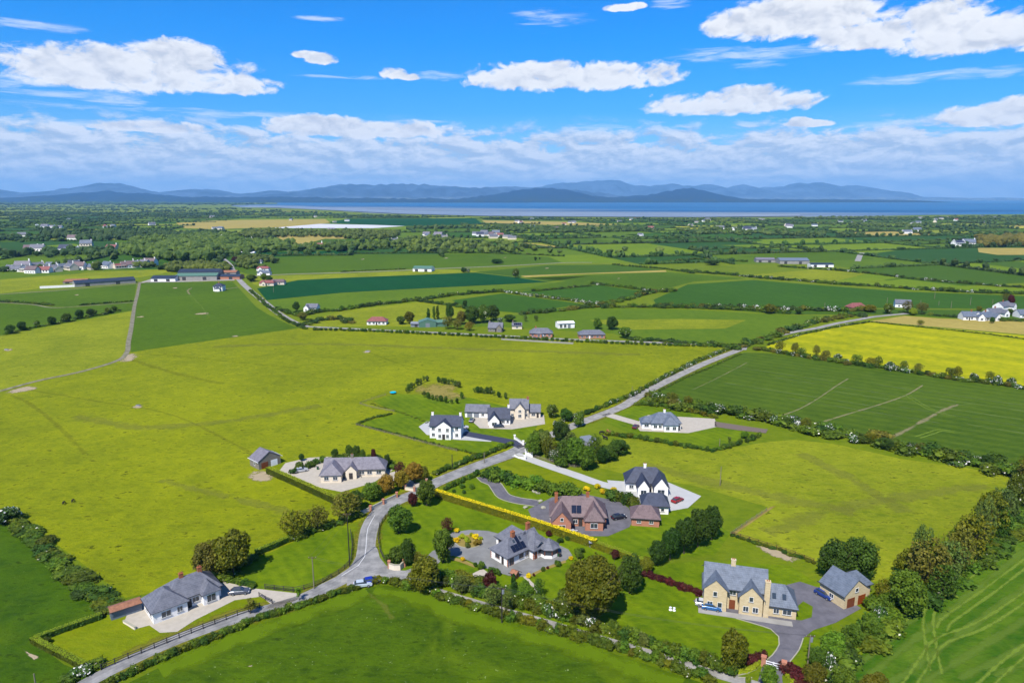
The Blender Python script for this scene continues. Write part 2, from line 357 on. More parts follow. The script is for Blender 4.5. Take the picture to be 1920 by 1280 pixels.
M_poleb = plain('pole_black', (0.02, 0.018, 0.016), 0.8)
M_poleg = plain('pole_weathered', alb('#9a9078', 0.5), 0.85)
M_bark = plain('bark', alb('#6a5c48', 0.4), 0.95, var=0.3, scale=4)
M_conc = plain('concrete', alb('#b9b5ac', 0.5), 0.9, var=0.12, scale=0.3)
# foliage
L = dict(
    green=leaf_mat('leaf_green', '#366414', '#80a832'),
    dark=leaf_mat('leaf_dark', '#2c5212', '#5c862c'),
    olive=leaf_mat('leaf_olive', '#4f6a08', '#9c9e22'),
    oak=leaf_mat('leaf_oak', '#567004', '#969a20'),
    bright=leaf_mat('leaf_bright', '#47801a', '#86b434'),
    brown=leaf_mat('leaf_budding', '#5a6a1e', '#9c9c42'),
    grey=leaf_mat('leaf_greygreen', '#4c6c30', '#90a85a'),
    purple=leaf_mat('leaf_purple', '#3c1c20', '#7a3a3c'),
    white=leaf_mat('leaf_hawthorn', '#34602a', '#6f9448', accent='#f0eee4', amt=0.17),
    wild=leaf_mat('leaf_wild', '#3c660f', '#86a430', accent='#e8e6cc', amt=0.015),
    yellow=leaf_mat('leaf_yellow', '#d8b800', '#f8de10', 0.8),
    lime=leaf_mat('leaf_lime', '#8fa80c', '#ccd62c', 0.55),
    gold=leaf_mat('leaf_golden', '#86801c', '#c0a83c', 0.45),
    hedge=leaf_mat('leaf_hedge', '#425f08', '#7c8c18'),
    far=leaf_mat('leaf_far', '#264a18', '#587a36', transl=0.15))

# ------------------------------------------------------------------ mesh helpers
def mesh_obj(name, verts, faces, mat, parent=None, smooth=False):
    me = bpy.data.meshes.new(name); me.from_pydata([tuple(v) for v in verts], [], faces); me.update()
    if smooth:
        for p in me.polygons: p.use_smooth = True
    if mat: me.materials.append(mat)
    o = bpy.data.objects.new(name, me); COL.objects.link(o)
    if parent: o.parent = parent
    return o
def from_mesh(name, me, mat=None, parent=None, loc=(0, 0, 0), rot=(0, 0, 0), scale=(1, 1, 1)):
    o = bpy.data.objects.new(name, me); COL.objects.link(o)
    o.location = loc; o.rotation_euler = rot; o.scale = scale
    if parent: o.parent = parent
    if mat is not None:
        o.material_slots[0].link = 'OBJECT'; o.material_slots[0].material = mat
    return o
def empty(name, loc, rz=0.0, label=None, cat=None, group=None):
    o = bpy.data.objects.new(name, None); COL.objects.link(o); o.location = loc; o.rotation_euler = (0, 0, rz)
    o.empty_display_size = 0.5
    tag(o, label, cat, group); return o
def tag(o, label=None, cat=None, group=None, kind=None):
    if label: o['label'] = label
    if cat: o['category'] = cat
    if group: o['group'] = group
    if kind: o['kind'] = kind
    return o
class MB:
    def __init__(s): s.v = []; s.f = []
    def box(s, x0, x1, y0, y1, z0, z1):
        n = len(s.v); s.v += [(x0, y0, z0), (x1, y0, z0), (x1, y1, z0), (x0, y1, z0), (x0, y0, z1), (x1, y0, z1), (x1, y1, z1), (x0, y1, z1)]
        s.f += [(n, n + 3, n + 2, n + 1), (n + 4, n + 5, n + 6, n + 7), (n, n + 1, n + 5, n + 4), (n + 1, n + 2, n + 6, n + 5), (n + 2, n + 3, n + 7, n + 6), (n + 3, n, n + 4, n + 7)]
        return s
    def tube(s, a, b, ra, rb, seg=7):
        a = Vector(a); b = Vector(b); d = (b - a).normalized()
        u = d.orthogonal().normalized(); v = d.cross(u); n = len(s.v)
        for p, r in ((a, ra), (b, rb)):
            for i in range(seg):
                t = 2 * math.pi * i / seg; s.v.append(tuple(p + (u * math.cos(t) + v * math.sin(t)) * r))
        for i in range(seg): j = (i + 1) % seg; s.f.append((n + i, n + j, n + seg + j, n + seg + i))
        s.f.append(tuple(n + i for i in range(seg))[::-1]); s.f.append(tuple(n + seg + i for i in range(seg)))
        return s
    def slab(s, poly, th):
        """sloping plate: top polygon given, thickness downwards"""
        n = len(s.v); k = len(poly)
        s.v += [tuple(p) for p in poly] + [(p[0], p[1], p[2] - th) for p in poly]
        s.f.append(tuple(range(n, n + k))); s.f.append(tuple(range(n + k, n + 2 * k))[::-1])
        for i in range(k): j = (i + 1) % k; s.f.append((n + i, n + k + i, n + k + j, n + j))
        return s
    def build(s, name, mat, parent=None): return mesh_obj(name, s.v, s.f, mat, parent)

def layer_z(y, layer): return layer * (0.012 + max(0.0, y) * 4e-5)
def smooth_path(pts, step=4.0, closed=False):
    P = [Vector((p[0], p[1])) for p in pts]; n = len(P); out = []
    rng = range(n if closed else n - 1)
    for i in rng:
        if closed: p0, p1, p2, p3 = P[(i - 1) % n], P[i], P[(i + 1) % n], P[(i + 2) % n]
        else: p0, p1, p2, p3 = P[max(0, i - 1)], P[i], P[i + 1], P[min(n - 1, i + 2)]
        k = max(1, min(24, int((p2 - p1).length / step)))
        for j in range(k):
            t = j / k
            out.append(0.5 * ((2 * p1) + (p2 - p0) * t + (2 * p0 - 5 * p1 + 4 * p2 - p3) * t * t + (3 * p1 - p0 - 3 * p2 + p3) * t ** 3))
    if not closed: out.append(P[-1])
    return out
def gp(pts): return [G(*p) for p in pts]
def sheet(name, pts, mat, layer, smooth=False, kind='structure'):
    P = gp(pts)
    if smooth: P = smooth_path(P, 3.0, True)
    o = mesh_obj(name, [(p[0], p[1], layer_z(p[1], layer)) for p in P], [tuple(range(len(P)))], mat)
    if o.data.polygons[0].normal.z < 0: o.data.flip_normals()
    return tag(o, kind=kind)
def ribbon(name, pts, width, mat, layer, smooth=True, world=False, off=0.0, dash=None, parent=None):
    P = pts if world else gp(pts)
    P = smooth_path(P, 3.0) if smooth else [Vector((p[0], p[1])) for p in P]
    vs = []; fs = []; uvs = []; d = 0
    for i, p in enumerate(P):
        t = (P[min(i + 1, len(P) - 1)] - P[max(i - 1, 0)]).normalized(); n = Vector((-t.y, t.x))
        w0 = width[0] + (width[1] - width[0]) * i / (len(P) - 1) if isinstance(width, tuple) else width
        if i: d += (p - P[i - 1]).length
        for sgn in (1, -1):
            q = p + n * (off + sgn * w0 / 2); vs.append((q.x, q.y, layer_z(q.y, layer))); uvs.append(((1 - sgn) / 2, d))
    for i in range(len(P) - 1):
        if dash and (i % dash[0]) >= dash[1]: continue
        fs.append((2 * i, 2 * i + 1, 2 * i + 3, 2 * i + 2))
    o = mesh_obj(name, vs, fs, mat, parent)
    uv = o.data.uv_layers.new(name='UVMap')
    for lp in o.data.loops: uv.data[lp.index].uv = uvs[lp.vertex_index]
    if o.data.polygons[0].normal.z < 0: o.data.flip_normals()
    return tag(o, kind='structure')
def patch(name, pts, mat, layer):
    """ground patch whose material fades towards its rim"""
    P = smooth_path(gp(pts), 2.0, True); c = sum(P, Vector((0, 0))) / len(P)
    vs = [(c.x, c.y, layer_z(c.y, layer))] + [(p.x, p.y, layer_z(p.y, layer)) for p in P]; n = len(P)
    o = mesh_obj(name, vs, [(0, 1 + i, 1 + (i + 1) % n) for i in range(n)], mat)
    uv = o.data.uv_layers.new(name='UVMap')
    for lp in o.data.loops: uv.data[lp.index].uv = (0.5, 0.5) if lp.vertex_index == 0 else (0.0, 0.0)
    if o.data.polygons[0].normal.z < 0: o.data.flip_normals()
    return tag(o, kind='structure')
def wall_strip(name, pts, th, h, mat, world=False, smooth=False, z0=0.0, parent=None, off=0.0):
    P = pts if world else gp(pts); P = smooth_path(P, 1.5) if smooth else [Vector((p[0], p[1])) for p in P]
    vs = []; fs = []
    for i, p in enumerate(P):
        t = (P[min(i + 1, len(P) - 1)] - P[max(i - 1, 0)]).normalized(); n = Vector((-t.y, t.x))
        a = p + n * (off + th / 2); b = p + n * (off - th / 2)
        vs += [(a.x, a.y, z0), (b.x, b.y, z0), (b.x, b.y, z0 + h), (a.x, a.y, z0 + h)]
    for i in range(len(P) - 1):
        k = 4 * i
        fs += [(k + 3, k + 2, k + 6, k + 7), (k, k + 3, k + 7, k + 4), (k + 1, k + 5, k + 6, k + 2)]
    fs += [(0, 1, 2, 3), (4 * len(P) - 4, 4 * len(P) - 1, 4 * len(P) - 2, 4 * len(P) - 3)]
    return mesh_obj(name, vs, fs, mat, parent)

# ------------------------------------------------------------------ foliage generators
ICO = bmesh.new(); bmesh.ops.create_icosphere(ICO, subdivisions=1, radius=1.0)
ICO_V = np.array([v.co[:] for v in ICO.verts]); ICO_F = np.array([[v.index for v in f.verts] for f in ICO.faces]); ICO.free()
def np_mesh(name, V, F, mat):
    """V (n,3); F list of index arrays (quads and triangles)"""
    me = bpy.data.meshes.new(name)
    me.from_pydata(V.tolist() if hasattr(V, 'tolist') else V, [], F); me.update()
    if mat: me.materials.append(mat)
    return me
def leaf_quads(rs, pos, nrm, size, jit=0.65):
    n = len(pos)
    nr = nrm + rs.normal(0, jit, (n, 3)); nr /= np.linalg.norm(nr, axis=1)[:, None]
    r = rs.normal(0, 1, (n, 3)); u = np.cross(nr, r); u /= np.linalg.norm(u, axis=1)[:, None]; v = np.cross(nr, u)
    s = size * rs.uniform(0.6, 1.35, (n, 1)); s2 = s * rs.uniform(0.55, 1.0, (n, 1))
    V = np.empty((n, 4, 3)); V[:, 0] = pos + u * s; V[:, 1] = pos + v * s2 + nr * s * 0.15; V[:, 2] = pos - u * s; V[:, 3] = pos - v * s2 + nr * s * 0.15
    return V.reshape(-1, 3), np.arange(n * 4).reshape(n, 4)
def crown_mesh(name, seed, H, rad, zb, lobes, n, leaf, shape='round', core=0.8, lobe_r=0.36, mat=None):
    rs = np.random.RandomState(seed); cz = (zb + H) / 2; hz = (H - zb) / 2
    C = []; RR = []
    for i in range(lobes):
        if shape == 'round':
            for _ in range(60):
                d = rs.normal(0, 1, 3); d /= np.linalg.norm(d); q = d * rs.uniform(0.45, 0.72)
                if all(np.linalg.norm(q - c0) > 0.30 for c0 in C) or _ > 50: break
            C.append(q); RR.append(lobe_r * rs.uniform(0.75, 1.15))
        elif shape == 'cone':
            t = (i + 0.5) / lobes; a = rs.uniform(0, 6.28); w0 = (1 - t) ** 0.8
            C.append(np.array([math.cos(a) * w0 * 0.45, math.sin(a) * w0 * 0.45, -0.85 + 1.75 * t])); RR.append(0.12 + 0.5 * w0)
        elif shape == 'column':
            t = (i + 0.5) / lobes; a = rs.uniform(0, 6.28); w0 = math.sin(math.pi * (0.15 + 0.8 * t)) ** 0.6
            C.append(np.array([math.cos(a) * 0.3 * w0, math.sin(a) * 0.3 * w0, -0.9 + 1.8 * t])); RR.append(0.65 * w0)
        else:
            a = rs.uniform(0, 6.28); q = rs.uniform(0, 0.62)
            C.append(np.array([math.cos(a) * q, math.sin(a) * q, rs.uniform(-0.55, 0.45)])); RR.append(lobe_r * rs.uniform(0.8, 1.2))
    C = np.array(C); RR = np.array(RR)
    sc = np.array([rad, rad, hz])
    lz = (rad / hz) if shape in ('cone', 'column') else 1.0
    pos = []; nrm = []; tries = 0
    while len(pos) < n and tries < n * 8:
        tries += 1
        i = rs.randint(len(C)); d = rs.normal(0, 1, 3); d[2] = d[2] + 0.25; d /= np.linalg.norm(d)
        dd = d * RR[i] * rs.uniform(0.82, 1.08); dd[2] *= lz
        p = C[i] + dd * (1 + abs(rs.normal(0, 0.10)))
        dist = (p - C) * np.array([1, 1, 1 / lz]); dist = np.linalg.norm(dist, axis=1) / RR
        dist[i] = 9
        if dist.min() < 0.72: continue
        q = p * sc + np.array([0, 0, cz])
        if q[2] < zb * 0.6 or q[2] < 0.05: continue
        pos.append(q); nrm.append(d * 0.8 + np.array([0, 0, 0.25]))
    V, F = leaf_quads(rs, np.array(pos), np.array(nrm), leaf)
    Fs = F.tolist(); Vs = [V]; off = len(V)
    if core:
        for c0, r0 in zip(C, RR):
            iv = ICO_V * (1 + rs.uniform(-0.12, 0.12, (len(ICO_V), 1))) * r0 * core; iv[:, 2] *= lz
            iv = (iv + c0) * sc + np.array([0, 0, cz]); iv[:, 2] = np.maximum(iv[:, 2], 0.03)
            Vs.append(iv); Fs += (ICO_F + off).tolist(); off += len(iv)
    return np_mesh(name, np.vstack(Vs), Fs, mat or L['green'])
def trunk_mesh(name, seed, H, zb, rad, limbs=5, r0=0.28):
    rnd = random.Random(seed); m = MB()
    top = zb + (H - zb) * 0.45
    m.tube((0, 0, -0.2), (0, 0, zb), r0, r0 * 0.8); m.tube((0, 0, zb), (rnd.uniform(-.3, .3), rnd.uniform(-.3, .3), top), r0 * 0.8, r0 * 0.35)
    for i in range(limbs):
        a = 6.28 * i / limbs + rnd.uniform(-.4, .4); z = zb + (top - zb) * rnd.uniform(0, 0.7); k = rad * rnd.uniform(0.5, 0.8)
        p = (math.cos(a) * k, math.sin(a) * k, z + k * rnd.uniform(0.7, 1.3))
        m.tube((0, 0, z), p, r0 * 0.45, r0 * 0.12, 5)
        for j in range(2):
            b2 = a + rnd.uniform(-.8, .8); m.tube(p, (p[0] + math.cos(b2) * k * .5, p[1] + math.sin(b2) * k * .5, p[2] + k * rnd.uniform(.3, .8)), r0 * 0.14, r0 * 0.04, 4)
    me = bpy.data.meshes.new(name); me.from_pydata(m.v, [], m.f); me.materials.append(M_bark); return me
TK = {}   # kind -> list of (crown mesh, trunk mesh), ref height, ref radius
def tk(kind, H, rad, specs): TK[kind] = (specs, H, rad)
tk('broad', 10, 4.6, [(crown_mesh('crown', s, 10, 4.4, 0.8, 22, 3400, 0.28, core=0.74, lobe_r=0.33), trunk_mesh('trunk', s, 10, 1.6, 4)) for s in (1, 2, 3, 4)])
tk('oak', 14, 7.9, [(crown_mesh('crown', 11, 14, 7.7, 0.6, 60, 13000, 0.30, lobe_r=0.23, core=0.78), trunk_mesh('trunk', 11, 14, 2.2, 7, 7, 0.5))])
tk('airy', 10, 4.4, [(crown_mesh('crown', s, 10, 4.4, 1.0, 24, 1500, 0.27, core=0, lobe_r=0.30), trunk_mesh('trunk', s, 10, 1.4, 4.2, 8, 0.24)) for s in (21, 22, 23)])
tk('conifer', 10, 2.6, [(crown_mesh('crown', s, 10, 2.6, 0.4, 16, 1500, 0.3, 'cone'), trunk_mesh('trunk', s, 10, 1, 1, 3)) for s in (31, 32)])
tk('poplar', 12, 1.7, [(crown_mesh('crown', s, 12, 1.7, 0.8, 14, 1200, 0.3, 'column'), trunk_mesh('trunk', s, 12, 1.2, 0.9, 3)) for s in (41, 42)])
tk('bush', 3, 2.2, [(crown_mesh('foliage', s, 3, 2.2, 0.0, 12, 620, 0.22, lobe_r=0.4), None) for s in (51, 52, 53)])
tk('sapling', 5, 1.3, [(crown_mesh('crown', s, 5, 1.3, 0.8, 9, 300, 0.17, core=0.5), trunk_mesh('trunk', s, 5, 1.0, 1, 4, 0.09)) for s in (61, 62)])
SHRUB = [crown_mesh('shrub', s, 2.2, 1.9, -0.3, 9, 330, 0.21, 'mound', lobe_r=0.48, mat=L['wild']) for s in (71, 72, 73, 74, 75)]
SHRUBFAR = [crown_mesh('shrub', s, 2.6, 3.4, -0.3, 11, 210, 0.42, 'mound', lobe_r=0.42, mat=L['far']) for s in (81, 82, 83, 84)]
rnd = random.Random(7)
def plant(kind, px, py, h, leaf, label, width=None, name=None, cat='tree', group=None, world=None):
    specs, Hr, Rr = TK[kind]; cr_, tr_ = rnd.choice(specs)
    if world: x, y = world; hm = h; wm = width
    else:
        g = G(px, py); x, y = g.x, g.y; hm = px_height(px, py, h)
        wm = width * mpp(px, py) / 2 if width else None
    sz = hm / Hr; sx = (wm / Rr) if wm else sz
    o = empty(name or {'bush': 'bush', 'conifer': 'conifer_tree', 'poplar': 'poplar_tree', 'sapling': 'young_tree'}.get(kind, 'tree'), (x, y, 0), rnd.uniform(0, 6.28), label, cat, group)
    from_mesh('foliage' if kind == 'bush' else 'crown', cr_, L[leaf], o, scale=(sx * rnd.uniform(.95, 1.05), sx * rnd.uniform(.92, 1.05), sz))
    if tr_: from_mesh('trunk', tr_, None, o, scale=(sx, sx, sz))
    return o
def hedge(pts, h, wd, label, leaves=('wild', 'wild', 'hedge', 'green'), step=None, far=False, cat='hedge', group=None, name='hedgerow', jit=0.25, hvar=0.3):
    P = gp(pts); P = [Vector((p.x, p.y)) for p in P]
    o = empty(name, (P[0].x, P[0].y, 0), 0, label, cat, group)
    meshes = SHRUBFAR if far else SHRUB; rw = 3.4 if far else 1.9; rh = 2.6 if far else 2.2
    step = step or wd * 0.55; tot = sum((b - a).length for a, b in zip(P, P[1:]))
    step = max(step, tot / 295)
    d = 0; i = 0; acc = 0
    while d < tot:
        while i < len(P) - 2 and d - acc > (P[i + 1] - P[i]).length: acc += (P[i + 1] - P[i]).length; i += 1
        seg = P[i + 1] - P[i]; q = P[i] + seg.normalized() * (d - acc); nn = Vector((-seg.y, seg.x)).normalized()
        q = q + nn * rnd.gauss(0, wd * jit * 0.5)
        k = wd / 2 / rw * rnd.uniform(0.9, 1.35); kz = h / rh * rnd.uniform(1 - hvar, 1 + hvar)
        lf = rnd.choice(leaves)
        from_mesh('shrub', rnd.choice(meshes), L[lf], o, (q.x - P[0].x, q.y - P[0].y, 0), (0, 0, rnd.uniform(0, 6.28)), (max(k, step * 0.55 / rw), k * 1.05, kz))
        d += step * rnd.uniform(0.75, 1.2)
    return o
def clipped(pts, h, wd, top, side, label, dens=22, group=None, leaf=0.18, name='clipped_hedge'):
    """a trimmed hedge: solid core wrapped in small leaves; the fresh growth is on its top"""
    P = smooth_path(gp(pts), 3.0); rs = np.random.RandomState(len(P) * 7 + int(h * 10))
    o = empty(name, (P[0].x, P[0].y, 0), 0, label, 'hedge', group); rel = [p - P[0] for p in P]
    wall_strip('core', [(p.x, p.y) for p in rel], wd * 0.86, h * 0.95, L[side], True, parent=o)
    for nm, m_, parts in (('hedge_top', top, ('t',)), ('hedge_side', side, ('l', 'r'))):
        dn, lf_, jt = (dens * 3, leaf * .62, .25) if nm == 'hedge_top' else (dens, leaf, .45)
        pos = []; nrm = []
        for a, b in zip(rel, rel[1:]):
            seg = b - a; ln = seg.length; t = seg / ln; nn = Vector((-t.y, t.x))
            for part in parts:
                area = ln * (wd if part == 't' else h * 0.8); c = int(area * dn) + 1
                for _ in range(c):
                    s = rs.uniform(0, ln)
                    if part == 't':
                        q = a + t * s + nn * rs.uniform(-wd / 2, wd / 2); pos.append((q.x, q.y, h + rs.normal(0, 0.05))); nrm.append((0, 0, 1))
                    else:
                        sg = 1 if part == 'l' else -1; q = a + t * s + nn * sg * (wd / 2 + rs.normal(0, 0.03))
                        pos.append((q.x, q.y, rs.uniform(0.05, h * 0.93))); nrm.append((nn.x * sg, nn.y * sg, 0.2))
        V, F = leaf_quads(rs, np.array(pos), np.array(nrm, dtype=float), lf_, jt)
        me = np_mesh(nm, V, F.tolist(), L[m_]); tag(from_mesh(nm, me, None, o), kind='stuff')
    return o

# ------------------------------------------------------------------ the land, the sea, the mountains
land = [(-3500, 1500), (5500, 1500), (6000, 900), (5200, 500), (4300, 420), (2900, 401), (1960, 401.5), (1750, 403), (1600, 406), (1400, 407.5), (1280, 408), (1060, 407), (900, 405.5), (760, 402), (700, 400), (640, 396),
        (560, 391.5), (480, 389), (430, 387), (440, 384.5), (520, 382), (520, 380.5), (400, 378.5), (-2500, 377), (-5000, 400), (-4200, 600)]
lv = [G(*p) for p in land]
lv = [(p.x, p.y, 0) for p in lv]; lo = [(x, y, -4.5) for x, y, z in lv]; n_ = len(lv)
land_o = mesh_obj('ground', lv + lo, [tuple(range(n_))[::-1]] + [(i, (i + 1) % n_, n_ + (i + 1) % n_, n_ + i) for i in range(n_)], M_base)
if land_o.data.polygons[0].normal.z < 0: land_o.data.flip_normals()
tag(land_o, kind='structure')
m, t, b = new_mat('sea_water')
g = t.node('ShaderNodeNewGeometry'); P = g.outputs['Position']
sp = t.node('ShaderNodeSeparateXYZ'); t.l.new(P, sp.inputs[0])
nsea = t.noise(t.vmul(P, (0.00005, 0.0011, 0)), 1.0, 5, 0.6)
nsea2 = t.noise(t.vmul(P, (0.0003, 0.004, 0)), 1.0, 4, 0.6)
f = t.math('ADD', t.math('MULTIPLY', nsea, 0.7), t.math('MULTIPLY', nsea2, 0.3))
c = t.mix(t.lin(f, 0.40, 0.60), (0.001, 0.035, 0.11), (0.012, 0.12, 0.25))  # bands of darker blue paint cloud shadow into the water colour
# turbid shallows near the shore
shal = t.math('ADD', t.lin(t.math('ADD', sp.outputs[1], t.math('MULTIPLY', sp.outputs[0], 0.9)), 3400, 7600, 1.0, 0.0), t.math('MULTIPLY', t.math('SUBTRACT', nsea, 0.5), 1.6))
c = t.mix(t.smooth(shal, 0.22, 0.55), c, (0.14, 0.165, 0.19))
t.put(b.inputs['Base Color'], c); b.inputs['Roughness'].default_value = 0.45; b.inputs['Specular IOR Level'].default_value = 0.12
bn = t.node('ShaderNodeBump'); bn.inputs['Strength'].default_value = 0.6; bn.inputs['Distance'].default_value = 0.5
t.put(bn.inputs['Height'], t.noise(P, 0.05, 4, 0.7)); t.l.new(bn.outputs[0], b.inputs['Normal'])
sea = mesh_obj('sea', [(-60000, -3000, -3), (60000, -3000, -3), (60000, 66000, -3), (-60000, 66000, -3)], [(0, 1, 2, 3)], m); tag(sea, kind='structure')
flat = sheet('tidal_flats', [(445, 388.6), (520, 389.5), (640, 395), (760, 401), (900, 404.5), (1060, 406), (1300, 407), (1500, 405), (1500, 402), (1250, 400), (1000, 397.5), (900, 398), (760, 395), (640, 390), (560, 386.5), (470, 386)],
             plain('wet_sand', (0.17, 0.18, 0.18), 0.35, var=0.15, scale=0.002, spec=0.4), 1)

def mountain(name, prof, D, depth, seed, mat, base=0.0, rough=1.0, footpx=None):
    rs = np.random.RandomState(seed); cols = []
    xs = np.array([p[0] for p in prof], float); ys = np.array([p[1] for p in prof], float)
    px = np.arange(xs[0], xs[-1] + 1, 3.0); py = np.interp(px, xs, ys)
    ph = rs.uniform(0, 6.28, 12); fr = rs.uniform(0.05, 0.45, 12)
    py = py + sum(np.sin(px * f_ + p_) * 0.30 / (f_ * 6) ** 0.5 for f_, p_ in zip(fr, ph)) * 0.9 + np.interp(px, px[::3], rs.normal(0, 0.22, len(px[::3])))
    rows = 26; V = []; F = []
    for i, (a, y_) in enumerate(zip(px, py)):
        d = direction(a, y_); kx = d.x / d.y; tz = d.z / d.y
        Hh = max(2.0, CAM_H + D * tz)
        for j in range(rows):
            s = j / (rows - 1)                       # 0 front foot .. 1 back foot, ridge at 0.6
            yy = D - depth * 0.6 + depth * s
            q = s / 0.6 if s <= 0.6 else (1 - s) / 0.4
            prof_h = (q * q * (3 - 2 * q)) ** 0.85
            spur = 1 + rough * 0.45 * (1 - q) * (math.sin(kx * D * 0.0042 + 2.2 * math.sin(yy * .0012 + seed)) + 0.6 * math.sin(kx * D * 0.011 + seed + yy * .002) + .4 * math.sin(kx * D * .0013 + yy * .0021 + 1.7 * math.sin(kx * D * .003)))
            z = Hh * prof_h * (spur if 0 < j < rows - 1 else 1)
            z = min(z, Hh * (0.35 + 0.65 * q)) if q < 1 else Hh
            V.append((kx * D * (0.85 + 0.15 * yy / D), yy, base - 4 + z + (4 if 0 < q else 0)))
    nx = len(px)
    for i in range(nx - 1):
        for j in range(rows - 1):
            k = i * rows + j; F.append((k, k + rows, k + rows + 1, k + 1))
    o = mesh_obj(name, V, F, mat, smooth=True)
    if o.data.polygons[0].normal.z < 0: o.data.flip_normals()
    return tag(o, kind='structure')
def hazed_moor(name, c1, c2, c3, sc=1.0):
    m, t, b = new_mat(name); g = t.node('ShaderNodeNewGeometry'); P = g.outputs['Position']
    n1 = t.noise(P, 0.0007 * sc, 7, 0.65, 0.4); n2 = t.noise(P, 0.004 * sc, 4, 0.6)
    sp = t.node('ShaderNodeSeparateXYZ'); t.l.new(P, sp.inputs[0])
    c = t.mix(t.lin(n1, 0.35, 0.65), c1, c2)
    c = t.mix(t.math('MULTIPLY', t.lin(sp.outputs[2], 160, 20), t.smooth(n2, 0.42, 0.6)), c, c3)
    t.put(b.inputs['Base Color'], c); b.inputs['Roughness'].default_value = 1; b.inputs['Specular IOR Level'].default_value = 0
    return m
M_hazed_moor = hazed_moor('mountain_moor_hazed', (0.004, 0.022, 0.060), (0.05, 0.09, 0.16), (0.13, 0.16, 0.16))  # blue of distant haze is painted into both mountain colours
M_hazed_moor2 = hazed_moor('mountain_near_hazed', (0.001, 0.016, 0.050), (0.002, 0.026, 0.066), (0.015, 0.03, 0.03))
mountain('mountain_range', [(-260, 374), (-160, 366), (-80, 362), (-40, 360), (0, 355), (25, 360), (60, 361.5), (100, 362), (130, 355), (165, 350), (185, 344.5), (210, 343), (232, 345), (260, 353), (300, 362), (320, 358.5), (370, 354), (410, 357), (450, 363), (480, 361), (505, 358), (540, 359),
          (570, 356.5), (620, 349), (655, 344.5), (700, 347), (735, 345.5), (770, 344.5), (830, 349), (900, 352), (960, 350), (1000, 351), (1080, 356), (1160, 366), (1220, 373.5)], 23000, 7000, 3, M_hazed_moor)
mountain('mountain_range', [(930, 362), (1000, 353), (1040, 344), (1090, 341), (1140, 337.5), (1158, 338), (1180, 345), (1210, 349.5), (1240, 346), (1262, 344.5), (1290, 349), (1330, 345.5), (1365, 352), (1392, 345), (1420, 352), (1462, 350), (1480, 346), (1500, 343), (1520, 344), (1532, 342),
          (1545, 343), (1568, 350), (1590, 347.5), (1620, 349), (1650, 356), (1680, 367), (1720, 369.5), (1790, 372), (1900, 373)], 31000, 8000, 5, M_hazed_moor)
mountain('mountain_foothill', [(820, 375), (880, 371), (930, 364), (975, 356), (1022, 351.5), (1058, 355), (1085, 361), (1110, 367), (1150, 370), (1210, 366), (1255, 358), (1293, 352.5), (1320, 357), (1345, 365), (1380, 372), (1450, 374), (1640, 374.5), (1700, 376)], 16500, 4000, 9, M_hazed_moor2, rough=0.6)
mountain('mountain_foothill', [(-200, 372), (60, 370), (130, 364), (200, 359), (260, 362), (330, 368), (420, 370), (520, 369), (620, 371), (740, 372), (900, 374), (990, 377)], 16000, 4000, 12, M_hazed_moor2, rough=0.6)

# haze: even air round everything up to just above the mountains
m = bpy.data.materials.new('haze_air'); m.use_nodes = True; t = NT(m.node_tree); t.n.clear()
pv = t.node('ShaderNodeVolumePrincipled'); pv.inputs['Color'].default_value = (0.30, 0.62, 1.0, 1)
pv.inputs['Density'].default_value = HAZE_D = 3.4e-5; pv.inputs['Anisotropy'].default_value = 0.0
ou = t.node('ShaderNodeOutputMaterial'); t.l.new(pv.outputs[0], ou.inputs['Volume'])
hb = MB().box(-61000, 61000, -3500, 67000, -6.0, 1500.0).build('haze', m); tag(hb, kind='stuff')

M_softsoil = soft_mat('worn_soil', '#c9b795', 0.5, 0.95, 0.5, 0.0, 0.5)
M_softolive = soft_mat('trodden_grass', '#9a9a34', 0.42, 0.22, 0.25)
M_softdark = soft_mat('lush_grass', '#4c7000', 0.42, 0.18, 0.15)
M_softpale = soft_mat('thin_grass', '#a8ac48', 0.42, 0.30, 0.3)
M_softverge = soft_mat('verge_grass', '#93922e', 0.45, 0.85, 0.5, 0.0, 0.5)
# ------------------------------------------------------------------ fields of the middle and near ground
F_ = M_green
sheet('field', [(-700, 760), (-700, 700), (0, 735), (75, 714), (155, 697), (218, 678), (240, 661), (375, 641), (550, 617), (575, 613), (760, 621), (1000, 634), (1200, 642), (1390, 650), (1260, 712), (1165, 765), (1080, 797),
      (984, 836), (900, 875), (817, 906), (760, 935), (680, 975), (640, 985), (560, 1015), (470, 1050), (415, 1085), (235, 1120), (180, 1075), (60, 985), (20, 958), (-700, 1150)], M_past, 1)
sheet('field', [(-700, 660), (0, 629), (100, 610), (247, 583), (241, 640), (238, 661), (218, 677), (155, 696), (75, 713), (0, 734), (-700, 860)], M_past2, 1)
sheet('field', [(-500, 580), (0, 568), (60, 572), (130, 577), (250, 567), (248, 582), (100, 610), (0, 629), (-500, 670)], F_[0], 1)
sheet('field', [(-500, 560), (0, 551), (90, 545), (140, 541), (256, 531), (251, 566), (130, 576), (60, 571), (0, 567), (-500, 579)], F_[0], 1)
sheet('field', [(-500, 560), (0, 524), (60, 519), (180, 511), (300, 505), (420, 499), (425, 503), (310, 512), (260, 520), (140, 524), (110, 536), (0, 550)], M_past2, 1)
sheet('field', [(264, 530), (436, 528), (455, 548), (480, 575), (500, 588), (530, 603), (560, 615), (375, 641), (246, 660), (244, 640), (249, 600), (256, 570)], F_[0], 1)
sheet('field', [(430, 505), (500, 484), (640, 477), (940, 476), (1030, 482), (1053, 492), (940, 498), (830, 502), (640, 509), (470, 515)], F_[0], 1)
sheet('field', [(467, 519), (640, 513), (830, 505), (900, 508), (890, 511), (640, 521), (560, 525), (490, 538), (475, 533)], M_past2, 1)
